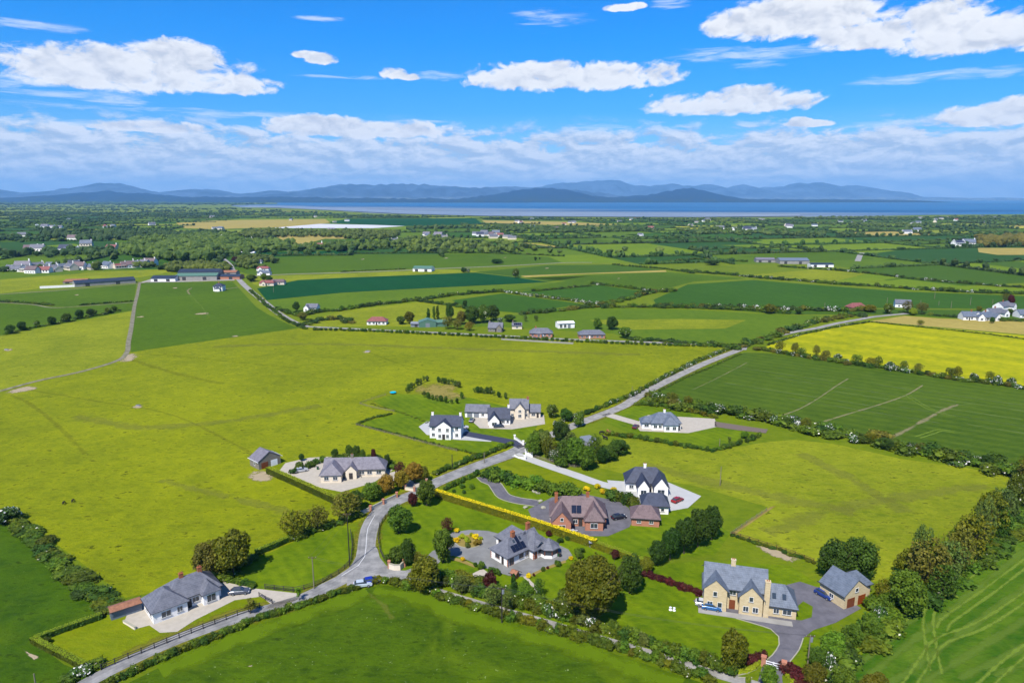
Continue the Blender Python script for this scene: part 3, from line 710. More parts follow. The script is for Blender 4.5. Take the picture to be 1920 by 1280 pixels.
sheet('field', [(482, 541), (560, 525), (640, 521), (890, 511), (960, 519), (1030, 529), (850, 538), (640, 549), (520, 561), (500, 563)], M_teal, 1)
sheet('field', [(500, 564), (640, 550), (850, 539), (1030, 530), (1062, 527), (945, 547), (787, 562), (640, 581), (560, 592), (520, 582)], F_[1], 1)
sheet('field', [(892, 510), (1030, 497), (1150, 496), (1245, 506), (975, 518), (980, 521), (1110, 517), (1030, 528), (960, 518)], F_[5], 1)
sheet('field', [(976, 517), (1248, 506.5), (1250, 510), (1100, 513.5), (985, 520)], M_tan, 2)
sheet('field', [(985, 521), (1250, 510), (1400, 522), (1300, 528), (1225, 548), (1120, 533), (1000, 545), (950, 546), (1062, 527)], F_[0], 1)
sheet('field', [(973, 547), (1120, 534), (1227, 549), (1133, 569)], F_[2], 1)
sheet('field', [(847, 563), (943, 550), (1093, 570), (980, 587), (880, 579)], F_[2], 1)
sheet('field', [(560, 606), (640, 583), (787, 566), (873, 578), (850, 600), (830, 612), (640, 612), (590, 612)], M_past2, 1)
sheet('field', [(830, 614), (927, 597), (980, 588), (1130, 576), (1300, 581), (1460, 590), (1545, 592), (1500, 610), (1440, 630), (1390, 643), (1180, 636), (1150, 625), (920, 612)], F_[1], 1)
sheet('field', [(1105, 600), (1280, 598), (1400, 600), (1360, 616), (1190, 618), (1150, 612)], M_past2, 2)
sheet('field', [(1225, 562), (1290, 533), (1413, 525), (1540, 535), (1700, 547), (2060, 560), (2060, 580), (1600, 577), (1400, 574), (1232, 574)], F_[2], 1)
sheet('field', [(1290, 575), (1600, 579), (2060, 584), (2060, 600), (1780, 596), (1690, 590), (1600, 590), (1460, 589)], F_[5], 1)
sheet('field', [(1380, 518), (1527, 505), (1630, 512), (1567, 527), (1490, 524)], M_past2, 1)
sheet('field', [(1567, 527), (1632, 512), (1692, 520), (1600, 533)], F_[3], 1)
sheet('field', [(1610, 532), (1693, 523), (1813, 537), (2060, 545), (2060, 558), (1700, 545)], F_[3], 1)
sheet('field', [(1432, 652), (1480, 630), (1560, 612), (1630, 603), (1700, 610), (2060, 641), (2060, 742), (1790, 707), (1615, 683), (1470, 662)], M_rape, 1)
sheet('field', [(1632, 602), (1697, 592), (1760, 597), (1913, 603), (2060, 606), (2060, 639), (1700, 608)], M_tan, 1)
sheet('field', [(1395, 661), (1440, 662), (1470, 665), (1615, 686), (1790, 711), (2200, 770), (2200, 880), (1900, 870), (1865, 862), (1765, 842), (1655, 826), (1540, 801), (1440, 779), (1340, 765), (1250, 755), (1215, 745), (1280, 708)], M_crop, 1)
sheet('field', [(1085, 868), (1180, 815), (1290, 838), (1335, 845), (1440, 828), (1490, 824), (1565, 832), (1690, 860), (1815, 877), (1890, 892), (1897, 915), (1830, 960), (1760, 1010), (1690, 1075), (1640, 1090), (1520, 1052),
      (1370, 1000), (1440, 950), (1300, 910), (1180, 890)], M_past2, 1)
sheet('field', [(2300, 800), (1980, 910), (1900, 968), (1800, 1052), (1720, 1135), (1640, 1205), (1580, 1258), (1560, 1400), (2300, 1400)], M_silage, 1)
sheet('field', [(1900, 900), (1980, 850), (2200, 850), (2200, 880), (1980, 905), (1930, 940)], F_[2], 1)
sheet('field', [(180, 1310), (300, 1250), (400, 1208), (480, 1172), (592, 1132), (640, 1115), (695, 1100), (725, 1097), (775, 1106), (870, 1140), (1000, 1178), (1109, 1211), (1278, 1267), (1380, 1300), (1400, 1500), (0, 1500)], M_deep, 1)
sheet('field', [(-500, 1000), (0, 978), (30, 985), (60, 1005), (110, 1062), (150, 1108), (196, 1150), (160, 1162), (62, 1200), (120, 1245), (165, 1262), (150, 1320), (-500, 1500)], M_deep2, 1)
sheet('lawn', [(75, 1203), (190, 1158), (240, 1128), (380, 1080), (480, 1102), (520, 1126), (500, 1140), (180, 1258), (150, 1250)], M_lawn2, 2)
sheet('field', [(420, 1083), (480, 1048), (545, 1018), (620, 985), (655, 985), (662, 1010), (660, 1050), (640, 1070), (600, 1090), (560, 1108), (480, 1102)], M_lawn, 2)
sheet('lawn', [(700, 1000), (712, 975), (760, 950), (818, 932), (1000, 985), (1150, 1030), (1210, 1060), (1330, 1050), (1480, 1060), (1560, 1110), (1560, 1180), (1500, 1270), (1440, 1255), (1330, 1245), (1100, 1185), (840, 1100), (765, 1072), (726, 1060), (706, 1040)], M_lawn, 2)
sheet('lawn', [(822, 925), (860, 905), (905, 890), (960, 905), (1075, 925), (1180, 940), (1300, 950), (1370, 1000), (1340, 1040), (1200, 1050), (1000, 980)], M_lawn, 2)
sheet('lawn', [(905, 870), (975, 858), (1120, 905), (1090, 925), (960, 895)], M_lawn2, 2)
sheet('lawn', [(672, 793), (745, 775), (700, 752), (740, 738), (880, 745), (1020, 780), (985, 832), (900, 852), (860, 845)], M_lawn, 2)
sheet('lawn', [(1130, 790), (1190, 760), (1290, 768), (1425, 815), (1335, 845), (1290, 838), (1180, 812)], M_lawn, 2)
sheet('lawn', [(500, 878), (520, 868), (700, 850), (800, 890), (760, 915), (660, 955), (630, 945)], M_lawn2, 2)
sheet('verge', [(690, 957), (770, 918), (765, 928), (735, 940), (690, 968)], M_brownlawn, 3)
patch('garden_mound', [(770, 730), (800, 715), (850, 720), (865, 735), (880, 748), (850, 752), (790, 742)], soft_mat('mound_grass', '#b5a655', .45, .9, .3, -.2, .7), 3)
for p in ([(222, 678), (240, 663), (262, 664), (258, 672), (240, 679)], [(8, 735), (55, 723), (75, 728), (60, 732), (15, 739)], [(460, 887), (490, 880), (520, 895), (500, 905), (470, 900)],
          [(1410, 1020), (1450, 1028), (1510, 1050), (1500, 1060), (1450, 1045)], [(40, 1215), (60, 1225), (78, 1232), (65, 1238), (50, 1228)]):
    patch('bare_patch', p, M_softsoil, 3)
for (x_, y_, w_, h_) in ((257, 762, 15, 4), (688, 659, 9, 3), (15, 656, 12, 3), (377, 588, 18, 2), (143, 553, 6, 1.2), (328, 540, 6, 1.2), (440, 630, 10, 2), (262, 594, 10, 1.5), (1440, 518, 5, 1), (1632, 512, 4, 1), (1025, 503, 5, 1), (680, 486, 5, 1), (836, 484, 5, 1), (947, 483, 4, .8), (1160, 522, 4, .8), (470, 1248, 8, 2)):
    patch('worn_patch', [(x_ - w_, y_ + h_ * .5), (x_ - w_ * .3, y_ - h_ * .4), (x_ + w_ * .5, y_ - h_), (x_ + w_, y_ - h_ * .4), (x_ + w_ * .4, y_ + h_ * .8), (x_ - w_ * .5, y_ + h_)], M_softsoil, 3)
# crop tracks and tramlines
M_tram = soft_mat('tramline', '#93b03c', 0.45, 0.75, 0.6, 0.0, 0.8); M_trampale = soft_mat('tramline_bare', '#c0b484', 0.45, 0.62, 0.4, 0.1, 0.9); M_trackpale = plain('track_stone', alb('#b8ac88', 0.42), 0.95, scale=0.05)
M_faint = soft_mat('drill_line', '#93a85c', 0.42, 0.7, 0.12, 0.0, 0.9)
for i in range(9):
    a0, a1 = G(1330 + i * 62, 690 + i * 7), G(1500 + i * 62, 705 + i * 9); dd = Vector((0.81, -0.59)) * (60 + 12 * (i % 3)); c0 = Vector((a0.x, a0.y)) + Vector((-0.59, -0.81)) * ((i * 37) % 60 - 10)
    ribbon('drill_line', [c0, c0 + dd], 1.0, M_faint, 2, smooth=False, world=True)
# wandering stock paths, lush and thin strips that break up the big pastures
for pts, wd, mt in (([(265, 764), (330, 780), (400, 812), (470, 850), (488, 876)], 2.2, M_softolive), ([(60, 732), (110, 740), (180, 752), (250, 762)], 2.0, M_softolive), ([(262, 664), (340, 668), (450, 680), (560, 690)], 3.0, M_softdark),
                    ([(240, 672), (330, 700), (420, 720)], 5.0, M_softolive), ([(690, 660), (780, 690), (900, 700), (1050, 705)], 2.2, M_softdark), ([(300, 900), (420, 930), (540, 960)], 6.0, M_softpale),
                    ([(140, 780), (260, 800), (420, 790), (600, 760)], 9.0, M_softpale), ([(400, 650), (600, 645), (900, 655), (1200, 665)], 10.0, M_softpale), ([(20, 740), (60, 760), (110, 800), (160, 850)], 3.0, M_softolive),
                    ([(1200, 870), (1320, 900), (1450, 930), (1600, 960)], 10.0, M_softpale), ([(1500, 850), (1600, 900), (1700, 960)], 8.0, M_softpale), ([(1440, 1000), (1550, 960), (1700, 930), (1850, 910)], 9.0, M_softpale), ([(690, 1112), (720, 1135), (735, 1160)], 2.0, M_softpale)):
    ribbon('grass_strip', pts, wd, mt, 2)
for pts in ([(700, 1108), (780, 1120), (870, 1155), (1000, 1192), (1109, 1226), (1278, 1285)], [(690, 1110), (600, 1140), (480, 1182), (394, 1218), (300, 1258)]): ribbon('grass_strip', pts, 8.0, soft_mat('headland_grass', '#7c9c0c', .42, .85, .2, -.2, .8), 2)
for pts, wd in (([(210, 1255), (300, 1212), (370, 1184), (440, 1160), (508, 1141), (600, 1107), (640, 1087), (668, 1068), (684, 1043), (688, 1015), (693, 990), (706, 966), (726, 948), (775, 927), (855, 889), (960, 850)], 9.0), ([(1080, 796), (1165, 763), (1200, 741), (1260, 710), (1322, 681), (1385, 656)], 8.5)):
    ribbon('verge', pts, wd, M_softverge, 3)
for pts, wd in (([(1462, 780), (1500, 766), (1535, 746), (1570, 722), (1590, 710)], 1.2), ([(1545, 790), (1590, 776), (1650, 758), (1700, 740), (1730, 722)], 1.5),
                ([(1668, 822), (1720, 795), (1770, 768), (1797, 758)], 2.8), ([(1300, 730), (1350, 706), (1400, 680)], 0.8)):
    ribbon('field_track', pts, wd, M_trampale, 2)
for pts in ([(1635, 1215), (1700, 1150), (1740, 1120)], [(1755, 1260), (1742, 1185), (1742, 1150), (1760, 1120), (1830, 1065), (1900, 1010), (2000, 940)], [(1765, 1180), (1772, 1165), (1850, 1110), (1930, 1050), (2050, 960)],
            [(1700, 1290), (1740, 1230), (1765, 1200), (1860, 1160), (2000, 1060)], [(1840, 1290), (1900, 1235), (1980, 1180)], [(1720, 820), (1745, 812), (1765, 806), (1790, 810)], [(1700, 740), (1740, 765), (1790, 782)]):
    for off in (-0.95, 0.95): ribbon('wheel_track', pts, 1.0, M_tram, 2.2, off=off)

M_band = soft_mat('mown_band', '#86a838', 0.42, 0.6, 0.15, -0.1, 0.8)
for k in range(6):
    a0, a1 = G(1600 + k * 66, 1290 - k * 6), G(1960 + k * 40, 1000 + k * 45)
    ribbon('mown_band', [(a0.x, a0.y), (a1.x, a1.y)], 2.4, M_band, 2, smooth=False, world=True)
ribbon('mown_band', [(1590, 1262), (1650, 1212), (1730, 1143), (1810, 1062), (1900, 985)], 2.2, M_band, 2)
# far patches seen as single fields
def far_sheet(pts, mat, layer=3): return sheet('field', pts, mat, layer)
far_sheet([(330, 418), (420, 413), (610, 411), (620, 418), (560, 425), (400, 430), (345, 428)], M_tan)
far_sheet([(505, 428), (600, 420), (700, 422), (760, 424), (700, 428)], M_plastic, 4)
far_sheet([(610, 418), (650, 411), (890, 409), (905, 420), (760, 424)], M_teal)
far_sheet([(903, 413), (1060, 416), (1165, 421), (1120, 425), (1000, 421), (910, 418)], M_tan)
far_sheet([(432, 453), (500, 446), (620, 445), (570, 458), (470, 461)], M_tan)
far_sheet([(0, 454), (200, 451), (250, 460), (180, 470), (0, 470)], F_[4]); far_sheet([(85, 461), (140, 457), (153, 461), (120, 465)], F_[3], 4)
far_sheet([(1735, 417), (1850, 418), (1910, 425), (1850, 427), (1760, 421)], F_[6]); far_sheet([(1890, 427), (1920, 425), (1960, 428), (1960, 431), (1910, 430)], M_yellowfield, 4)
far_sheet([(1833, 465), (1960, 465), (1960, 478), (1870, 478), (1835, 473)], M_tan)
far_sheet([(1170, 440), (1290, 434), (1400, 437), (1430, 452), (1300, 456)], F_[2]); far_sheet([(1060, 441), (1170, 437), (1280, 450), (1150, 453)], F_[1])
far_sheet([(900, 447), (1020, 454), (1100, 461), (1050, 462), (960, 453)], F_[6]); far_sheet([(470, 475), (640, 470), (700, 474), (640, 478), (470, 482)], M_teal)
far_sheet([(540, 464), (640, 456), (700, 456), (690, 465), (600, 470)], F_[3]); far_sheet([(1260, 425), (1330, 424), (1360, 428), (1300, 430)], M_yellowfield)
far_sheet([(1350, 460), (1500, 457), (1680, 470), (1640, 475), (1500, 470)], F_[3]); far_sheet([(1380, 480), (1600, 470), (1640, 486), (1500, 490)], F_[0])
far_sheet([(180, 428), (250, 426), (260, 436), (190, 438)], F_[1]); far_sheet([(720, 452), (830, 448), (860, 468), (740, 470)], F_[2]); far_sheet([(840, 450), (960, 453), (1040, 464), (870, 468)], F_[2])

# ------------------------------------------------------------------ roads, lanes and tracks
R1 = [(60, 1345), (150, 1287), (210, 1255), (300, 1212), (370, 1184), (440, 1160), (508, 1141), (556, 1127), (600, 1107), (640, 1087), (668, 1068), (684, 1043), (688, 1015), (693, 990), (706, 966), (726, 948), (750, 936), (775, 927), (817, 905), (855, 889), (905, 870), (960, 850), (982, 838)]
ribbon('road', R1, (3.2, 6.4), M_road, 4)
ribbon('road', [(975, 841), (1000, 830), (1080, 796), (1165, 763), (1200, 741), (1260, 710), (1322, 681), (1385, 656), (1393, 650)], 5.0, M_lane, 5)
ribbon('road', [(1392, 656), (1397, 648), (1420, 640), (1440, 634), (1487, 623), (1533, 615), (1567, 607), (1617, 598), (1640, 594), (1700, 588)], 4.6, M_lane, 6)
ribbon('road', [(1395, 650), (1370, 648), (1250, 643), (1073, 636.5), (940, 629.5), (760, 621), (650, 616), (575, 612.5)], 4.0, M_lane, 5)
ribbon('road', [(395, 470), (412, 480), (430, 495), (437, 507), (447, 523), (467, 543), (500, 570), (520, 586), (548, 603), (575, 613)], 6.0, M_lane, 6)
ribbon('road', [(640, 1087), (690, 1083), (740, 1084), (775, 1091), (800, 1102), (834, 1113), (912, 1136), (952, 1147), (1030, 1169), (1109, 1193), (1200, 1219), (1278, 1243), (1324, 1258), (1380, 1274), (1440, 1290)], 2.4, M_lane, 5)
sheet('road_junction', [(652, 1080), (668, 1062), (676, 1040), (703, 1022), (712, 1045), (724, 1060), (742, 1069), (765, 1070), (790, 1073), (800, 1092), (780, 1096), (740, 1088), (700, 1088), (672, 1095), (650, 1098)], M_road, 6, True)
ribbon('road_line', [(640, 1080), (672, 1060), (684, 1043), (687, 1015), (690, 990), (703, 966)], 0.14, M_paint, 7)
ribbon('farm_track', [(262, 529), (258, 550), (252, 575), (246, 615), (241, 640), (238, 660), (220, 676), (155, 696), (75, 713), (0, 733), (-120, 765)], 2.8, M_dtrack, 4)
ribbon('farm_track', [(467, 518), (550, 514), (640, 511.5), (773, 506.5), (830, 503.5), (940, 499), (1053, 493), (1110, 492.5)], 4.5, M_lane, 4)
ribbon('farm_track', [(0, 567), (60, 571), (100, 577), (150, 574), (250, 567)], 2.2, M_dtrack, 3)
ribbon('farm_track', [(1608, 490), (1612, 480), (1616, 474)], 8.0, M_lane, 4)
ribbon('farm_track', [(0, 552), (90, 546), (140, 542), (256, 532), (300, 527), (440, 526)], 3.0, M_trackpale, 4)
ribbon('driveway', [(356, 552), (352, 545), (360, 540)], 3.0, M_trampale, 4); ribbon('driveway', [(405, 545), (430, 541), (455, 538)], 4.0, M_trampale, 4)
ribbon('field_path', [(355, 552), (378, 575), (395, 600)], 0.8, M_tram, 3)
ribbon('driveway', [(905, 893), (912, 900), (926, 906), (935, 918), (945, 930), (970, 938), (1010, 943)], 4.0, M_drive, 4)
for off in (-2.1, 2.1): tag(wall_strip('kerb', smooth_path(gp([(905, 893), (912, 900), (926, 906), (935, 918), (945, 930), (970, 938), (1005, 943)]), 1.5), 0.25, 0.12, M_kerb, True, off=off), kind='structure')
ribbon('driveway', [(966, 852), (985, 858), (1030, 874), (1080, 891), (1125, 907), (1160, 915)], 4.2, M_white_drive, 5)
ribbon('driveway', [(868, 812), (900, 818), (935, 824), (960, 829), (982, 838)], 5.0, M_navy, 5)
sheet('yard', [(785, 800), (800, 790), (865, 793), (880, 810), (930, 820), (920, 828), (850, 824), (800, 815)], M_white_drive, 4)
sheet('yard', [(880, 785), (950, 770), (1020, 778), (1022, 795), (960, 805), (900, 803)], M_gravel, 4)
sheet('yard', [(1190, 795), (1215, 778), (1340, 785), (1345, 800), (1290, 812), (1200, 808)], M_gravel, 4)
ribbon('driveway', [(1135, 776), (1165, 785), (1200, 795)], 5.0, M_gravel, 5)
sheet('yard', [(1340, 790), (1385, 797), (1440, 805), (1436, 812), (1380, 806), (1340, 800)], plain('plum_slate_bed', alb('#8c7c70', 0.45), 0.95), 4)
sheet('yard', [(522, 885), (535, 868), (580, 858), (640, 855), (690, 860), (738, 880), (700, 905), (640, 922), (590, 912)], M_gravel, 4, False)
ribbon('driveway', [(735, 885), (752, 900), (775, 912), (800, 908)], 5.0, M_gravel, 5)
sheet('yard', [(1138, 900), (1180, 903), (1250, 903), (1315, 930), (1290, 952), (1245, 960), (1200, 950), (1150, 925)], M_white_drive, 4)
sheet('yard', [(990, 955), (1035, 932), (1090, 925), (1160, 940), (1195, 962), (1180, 988), (1140, 1005), (1060, 1005), (1000, 978)], M_drive, 4)
sheet('yard', [(368, 1080), (408, 1088), (478, 1103), (556, 1112), (560, 1122), (530, 1138), (498, 1141), (508, 1132), (490, 1118), (440, 1125), (366, 1162), (332, 1184), (300, 1186), (280, 1172), (250, 1180), (232, 1168), (245, 1135)], M_gravel, 4)
# long stone house drive
D11 = [(1414, 1300), (1429, 1250), (1448, 1228), (1461, 1208), (1460, 1193), (1445, 1179), (1380, 1159), (1310, 1140), (1300, 1125), (1400, 1115), (1500, 1090), (1530, 1100), (1560, 1105), (1615, 1140), (1567, 1167), (1525, 1181), (1506, 1196), (1498, 1218), (1481, 1240), (1466, 1268), (1470, 1300)]
sheet('driveway', D11, M_drive, 4)
sheet('lawn', [(1484, 1146), (1506, 1127), (1524, 1137), (1522, 1157), (1502, 1163), (1486, 1160)], M_lawn, 5, True)
for pts in ([(1432, 1240), (1448, 1228), (1461, 1208), (1460, 1193), (1445, 1179), (1380, 1159)], [(1506, 1196), (1498, 1218), (1481, 1240), (1474, 1250)], [(1380, 1266), (1400, 1262), (1418, 1254), (1428, 1243)], [(1384, 1270), (1410, 1270)]):
    tag(wall_strip('kerb', smooth_path(gp(pts), 1.5), 0.22, 0.12, M_kerb, True), kind='structure')
# drive and turning circle of the white bungalow in the middle
sheet('driveway', [(836, 1010), (848, 998), (880, 993), (915, 995), (945, 1003), (1040, 1018), (1066, 1030), (1073, 1041), (1060, 1051), (1035, 1059), (1008, 1070), (985, 1081), (958, 1080), (930, 1072), (900, 1060), (868, 1046), (845, 1040), (835, 1028)], M_ggravel, 4, True)
ribbon('driveway', [(762, 1080), (790, 1068), (810, 1050), (822, 1038), (845, 1034)], 4.5, M_ggravel, 5)
sheet('flower_bed', [(852, 1014), (862, 1005), (880, 1002), (897, 1005), (905, 1013), (900, 1022), (882, 1027), (862, 1024)], M_soil, 6, True)
tag(wall_strip('kerb', smooth_path(gp([(852, 1014), (862, 1005), (880, 1002), (897, 1005), (905, 1013), (900, 1022), (882, 1027), (862, 1024)]), 1.0, True), 0.2, 0.12, M_kerb, True), kind='structure')
sheet('paving', [(905, 1066), (916, 1074), (905, 1083), (912, 1092), (895, 1098), (872, 1084), (880, 1078)], M_gravel, 5)
sheet('flower_bed', [(844, 1044), (868, 1048), (892, 1060), (890, 1064), (860, 1053), (844, 1048)], M_soil, 5)
sheet('flower_bed', [(990, 1078), (1010, 1069), (1036, 1058), (1060, 1050), (1062, 1054), (1038, 1063), (1012, 1073), (994, 1083)], M_soil, 5)
ribbon('path', [(984, 1080), (992, 1090), (1003, 1100), (1010, 1112)], 1.0, M_gravel, 5)

# ------------------------------------------------------------------ buildings
def roof_block(m, x0, x1, y0, y1, ze, zr, axis, h0, h1, ov=0.4, th=0.16):
    X0, X1, Y0, Y1 = x0 - ov, x1 + ov, y0 - ov, y1 + ov
    if axis == 'x':
        if h0 == 0: X0 = x0 - 0.15
        if h1 == 0: X1 = x1 + 0.15
        yc = (y0 + y1) / 2; a = (X0 + h0, yc, zr); b = (X1 - h1, yc, zr)
        m.slab([(X0, Y0, ze), (X1, Y0, ze), b, a], th); m.slab([(X1, Y1, ze), (X0, Y1, ze), a, b], th)
        if h0: m.slab([(X0, Y1, ze), (X0, Y0, ze), a], th)
        if h1: m.slab([(X1, Y0, ze), (X1, Y1, ze), b], th)
    else:
        if h0 == 0: Y0 = y0 - 0.15
        if h1 == 0: Y1 = y1 + 0.15
        xc = (x0 + x1) / 2; a = (xc, Y0 + h0, zr); b = (xc, Y1 - h1, zr)
        m.slab([(X0, Y1, ze), (X0, Y0, ze), a, b], th); m.slab([(X1, Y0, ze), (X1, Y1, ze), b, a], th)
        if h0: m.slab([(X0, Y0, ze), (X1, Y0, ze), a], th)
        if h1: m.slab([(X1, Y1, ze), (X0, Y1, ze), b], th)
def wall_block(m, x0, x1, y0, y1, ze, zr, axis, h0, h1):
    zt = ze - 0.02; n = len(m.v)
    m.v += [(x0, y0, -0.3), (x1, y0, -0.3), (x1, y1, -0.3), (x0, y1, -0.3), (x0, y0, zt), (x1, y0, zt), (x1, y1, zt), (x0, y1, zt)]
    m.f += [(n, n + 1, n + 5, n + 4), (n + 1, n + 2, n + 6, n + 5), (n + 2, n + 3, n + 7, n + 6), (n + 3, n, n + 4, n + 7)]
    pk = zr - 0.25
    for e, hh in ((0, h0), (1, h1)):
        if hh: continue
        k = len(m.v)
        if axis == 'x':
            m.v.append((x0 if e == 0 else x1, (y0 + y1) / 2, pk)); m.f.append((n + 7, n + 4, k) if e == 0 else (n + 5, n + 6, k))
        else:
            m.v.append(((x0 + x1) / 2, y0 if e == 0 else y1, pk)); m.f.append((n + 4, n + 5, k) if e == 0 else (n + 6, n + 7, k))
def window(parent, side, a, z, wd, ht, at, frame=None, cross=True, name='window', pane=None, sill=True):
    """side 'f','b','l','r' of a wall at coordinate `at`; a = centre along the wall"""
    fr = frame or M_frame; m = MB(); p = MB()
    def bx(mm, u0, u1, v0, v1, d0, d1):
        if side == 'f': mm.box(a + u0, a + u1, at - d1, at - d0, z + v0, z + v1)
        elif side == 'b': mm.box(a + u0, a + u1, at + d0, at + d1, z + v0, z + v1)
        elif side == 'l': mm.box(at - d1, at - d0, a + u0, a + u1, z + v0, z + v1)
        else: mm.box(at + d0, at + d1, a + u0, a + u1, z + v0, z + v1)
    k = 0.07; w2 = wd / 2
    bx(m, -w2, w2, 0, k, -0.05, 0.05); bx(m, -w2, w2, ht - k, ht, -0.05, 0.05)
    bx(m, -w2, -w2 + k, k, ht - k, -0.05, 0.05); bx(m, w2 - k, w2, k, ht - k, -0.05, 0.05)
    if cross and wd > 1.0: bx(m, -0.03, 0.03, k, ht - k, -0.05, 0.045)
    bx(p, -w2 + k, w2 - k, k, ht - k, 0.0, 0.02)
    o = m.build(name, fr, parent); p.build('pane', pane or M_glass, o)
    if sill and name == 'window':
        s = MB(); bx(s, -w2 - 0.1, w2 + 0.1, -0.09, -0.002, -0.02, 0.14); s.build('sill', M_conc, o)
    return o
def door(parent, side, a, wd, ht, at, mat):
    m = MB()
    if side in 'fb':
        s = -1 if side == 'f' else 1; m.box(a - wd / 2, a + wd / 2, min(at, at + s * .06), max(at, at + s * .06), 0, ht)
    else:
        s = -1 if side == 'l' else 1; m.box(min(at, at + s * .06), max(at, at + s * .06), a - wd / 2, a + wd / 2, 0, ht)
    return m.build('door', mat, parent)
def chimney(parent, x, y, z0, z1, wd=0.9, dp=0.6, mat=None, pots=2):
    m = MB(); m.box(x - wd / 2, x + wd / 2, y - dp / 2, y + dp / 2, z0, z1 - .12)
    m.box(x - wd / 2 - .06, x + wd / 2 + .06, y - dp / 2 - .06, y + dp / 2 + .06, z1 - .12, z1)
    o = m.build('chimney', mat or M_chim, parent)
    for i in range(pots):
        px_ = x + (i - (pots - 1) / 2) * 0.38; MB().tube((px_, y, z1), (px_, y, z1 + 0.35), .12, .1).build('chimney_pot', M_chim, o)
    return o
def house(p0, p1, blocks, wallm, roofm, label, cat='house', wins=(), doors=(), chims=(), ang=None, group=None, name='house', fascia=None, frame=None, world=None):
    """origin at the front left corner, x along the front, y away from it. Blocks: (x0,x1,y0,y1,eave,ridge,axis,hip0,hip1)"""
    if world: o3, a = world
    else:
        A = G(*p0)
        if ang is None: B_ = G(*p1); a = math.atan2(B_.y - A.y, B_.x - A.x)
        else: a = R(ang)
        o3 = (A.x, A.y, 0)
    o = empty(name, o3, a, label, cat, group)
    wm = MB(); rm = MB()
    for i, bk in enumerate(blocks):
        b2 = list(bk); b2[4] += i * 0.012; b2[5] += i * 0.013
        wall_block(wm, *b2); roof_block(rm, *b2)
        x0, x1, y0, y1, ze, zr, ax, h0, h1 = b2
        e = ze - 0.17
        for (c0, c1, d0, d1) in ((x0 - .5, x1 + .5, y0 - .52, y0 - .42), (x0 - .5, x1 + .5, y1 + .42, y1 + .52)) if ax == 'x' else ((x0 - .52, x0 - .42, y0 - .5, y1 + .5), (x1 + .42, x1 + .52, y0 - .5, y1 + .5)):
            MB().box(c0, c1, d0, d1, e, e + .14).build('gutter', fascia or M_fascia, o)
    wm.build('wall', wallm, o); rm.build('roof', roofm, o)
    for wv in wins:
        side, a_, z, wd, ht, at = wv[:6]; window(o, side, a_, z, wd, ht, at, frame)
    for dv in doors: door(o, *dv)
    for cv in chims: chimney(o, *cv)
    return o
def skylight(parent, poly, mat=None, name='skylight'):
    m = MB(); m.slab(poly, 0.12); return m.build(name, mat or M_glass, parent)

# -- the white bungalow in the centre
A0 = 42
hb_ = house((952, 1063.2), None, [(0, 12, 0, 6.5, 2.6, 5.6, 'x', 3.4, 0), (5.2, 11.2, 2.6, 10.4, 2.6, 5.9, 'y', 0.5, 3.2), (7.2, 13.4, -1.8, 6.4, 2.6, 5.75, 'y', 3.2, 3.2)], M_white, M_slate,
            'white bungalow with grey hipped roofs, solar panels and round bay by the turning circle', 'bungalow', ang=A0,
            wins=[('l', 3.9, 1.0, 1.7, 1.15, 0), ('f', 1.3, 0.15, 1.5, 2.1, 0), ('f', 4.6, 0.9, 1.5, 1.2, 0), ('f', 6.5, 0.9, 0.9, 1.2, 0), ('l', 9.0, 0.9, 1.0, 1.2, 5.2), ('f', 9.3, 0.9, 1.0, 1.2, -1.8), ('r', 2.2, 0.9, 1.3, 1.2, 13.4)],
            doors=[('l', 1.9, 0.85, 2.05, 0, M_woodd), ('f', 8.0, 0.9, 2.1, -1.8, M_framew)], chims=[(4.6, 3.3, 4.8, 6.9, 1.0, 0.8), (10.2, 3.6, 5.0, 7.3, 1.0, 0.8)], frame=M_framew)
bay = MB(); lint = MB(); rb = MB(); bc = (12.0, -2.3); ring = []
for i in range(8):
    t_ = math.pi / 8 + i * math.pi / 4; ring.append((bc[0] + 2.45 * math.cos(t_), bc[1] + 2.45 * math.sin(t_)))
for i in range(8):
    a_, b_ = ring[i], ring[(i + 1) % 8]; n_ = len(bay.v); bay.v += [(*a_, -.2), (*b_, -.2), (*b_, 0.95), (*a_, 0.95)]; bay.f.append((n_, n_ + 1, n_ + 2, n_ + 3))
    n_ = len(lint.v); lint.v += [(*a_, 2.3), (*b_, 2.3), (*b_, 2.6), (*a_, 2.6)]; lint.f.append((n_, n_ + 1, n_ + 2, n_ + 3))
bay.build('bay_wall', M_white, hb_); lint.build('bay_lintel', M_white, hb_)
R8 = [(bc[0] + 2.95 * math.cos(math.pi / 8 + i * math.pi / 4), bc[1] + 2.95 * math.sin(math.pi / 8 + i * math.pi / 4), 2.62) for i in range(8)]
for i in range(8): rb.slab([R8[i], R8[(i + 1) % 8], (bc[0], bc[1], 4.7)], 0.13)
rb.build('bay_roof', M_slate, hb_)
for i in range(8):
    a_, b_ = Vector(ring[i]), Vector(ring[(i + 1) % 8]); MB().tube((*a_, 0.9), (*a_, 2.35), .12, .12, 6).build('bay_post', M_framew, hb_)
    pm = MB(); q0 = a_.lerp(b_, .06); q1 = a_.lerp(b_, .94); pm.v = [(*q0, .95), (*q1, .95), (*q1, 2.3), (*q0, 2.3)]; pm.f = [(0, 1, 2, 3)]; pm.build('pane', M_glass, hb_)
def on_slope(x, y): return 2.6 + (y + 0.4) * (3.0 / 3.65)      # front slope of the long wing
def roof_poly(x0, x1, y0, y1, up=0.10): return [(x0, y0, on_slope(x0, y0) + up), (x1, y0, on_slope(x1, y0) + up), (x1, y1, on_slope(x1, y1) + up), (x0, y1, on_slope(x0, y1) + up)]
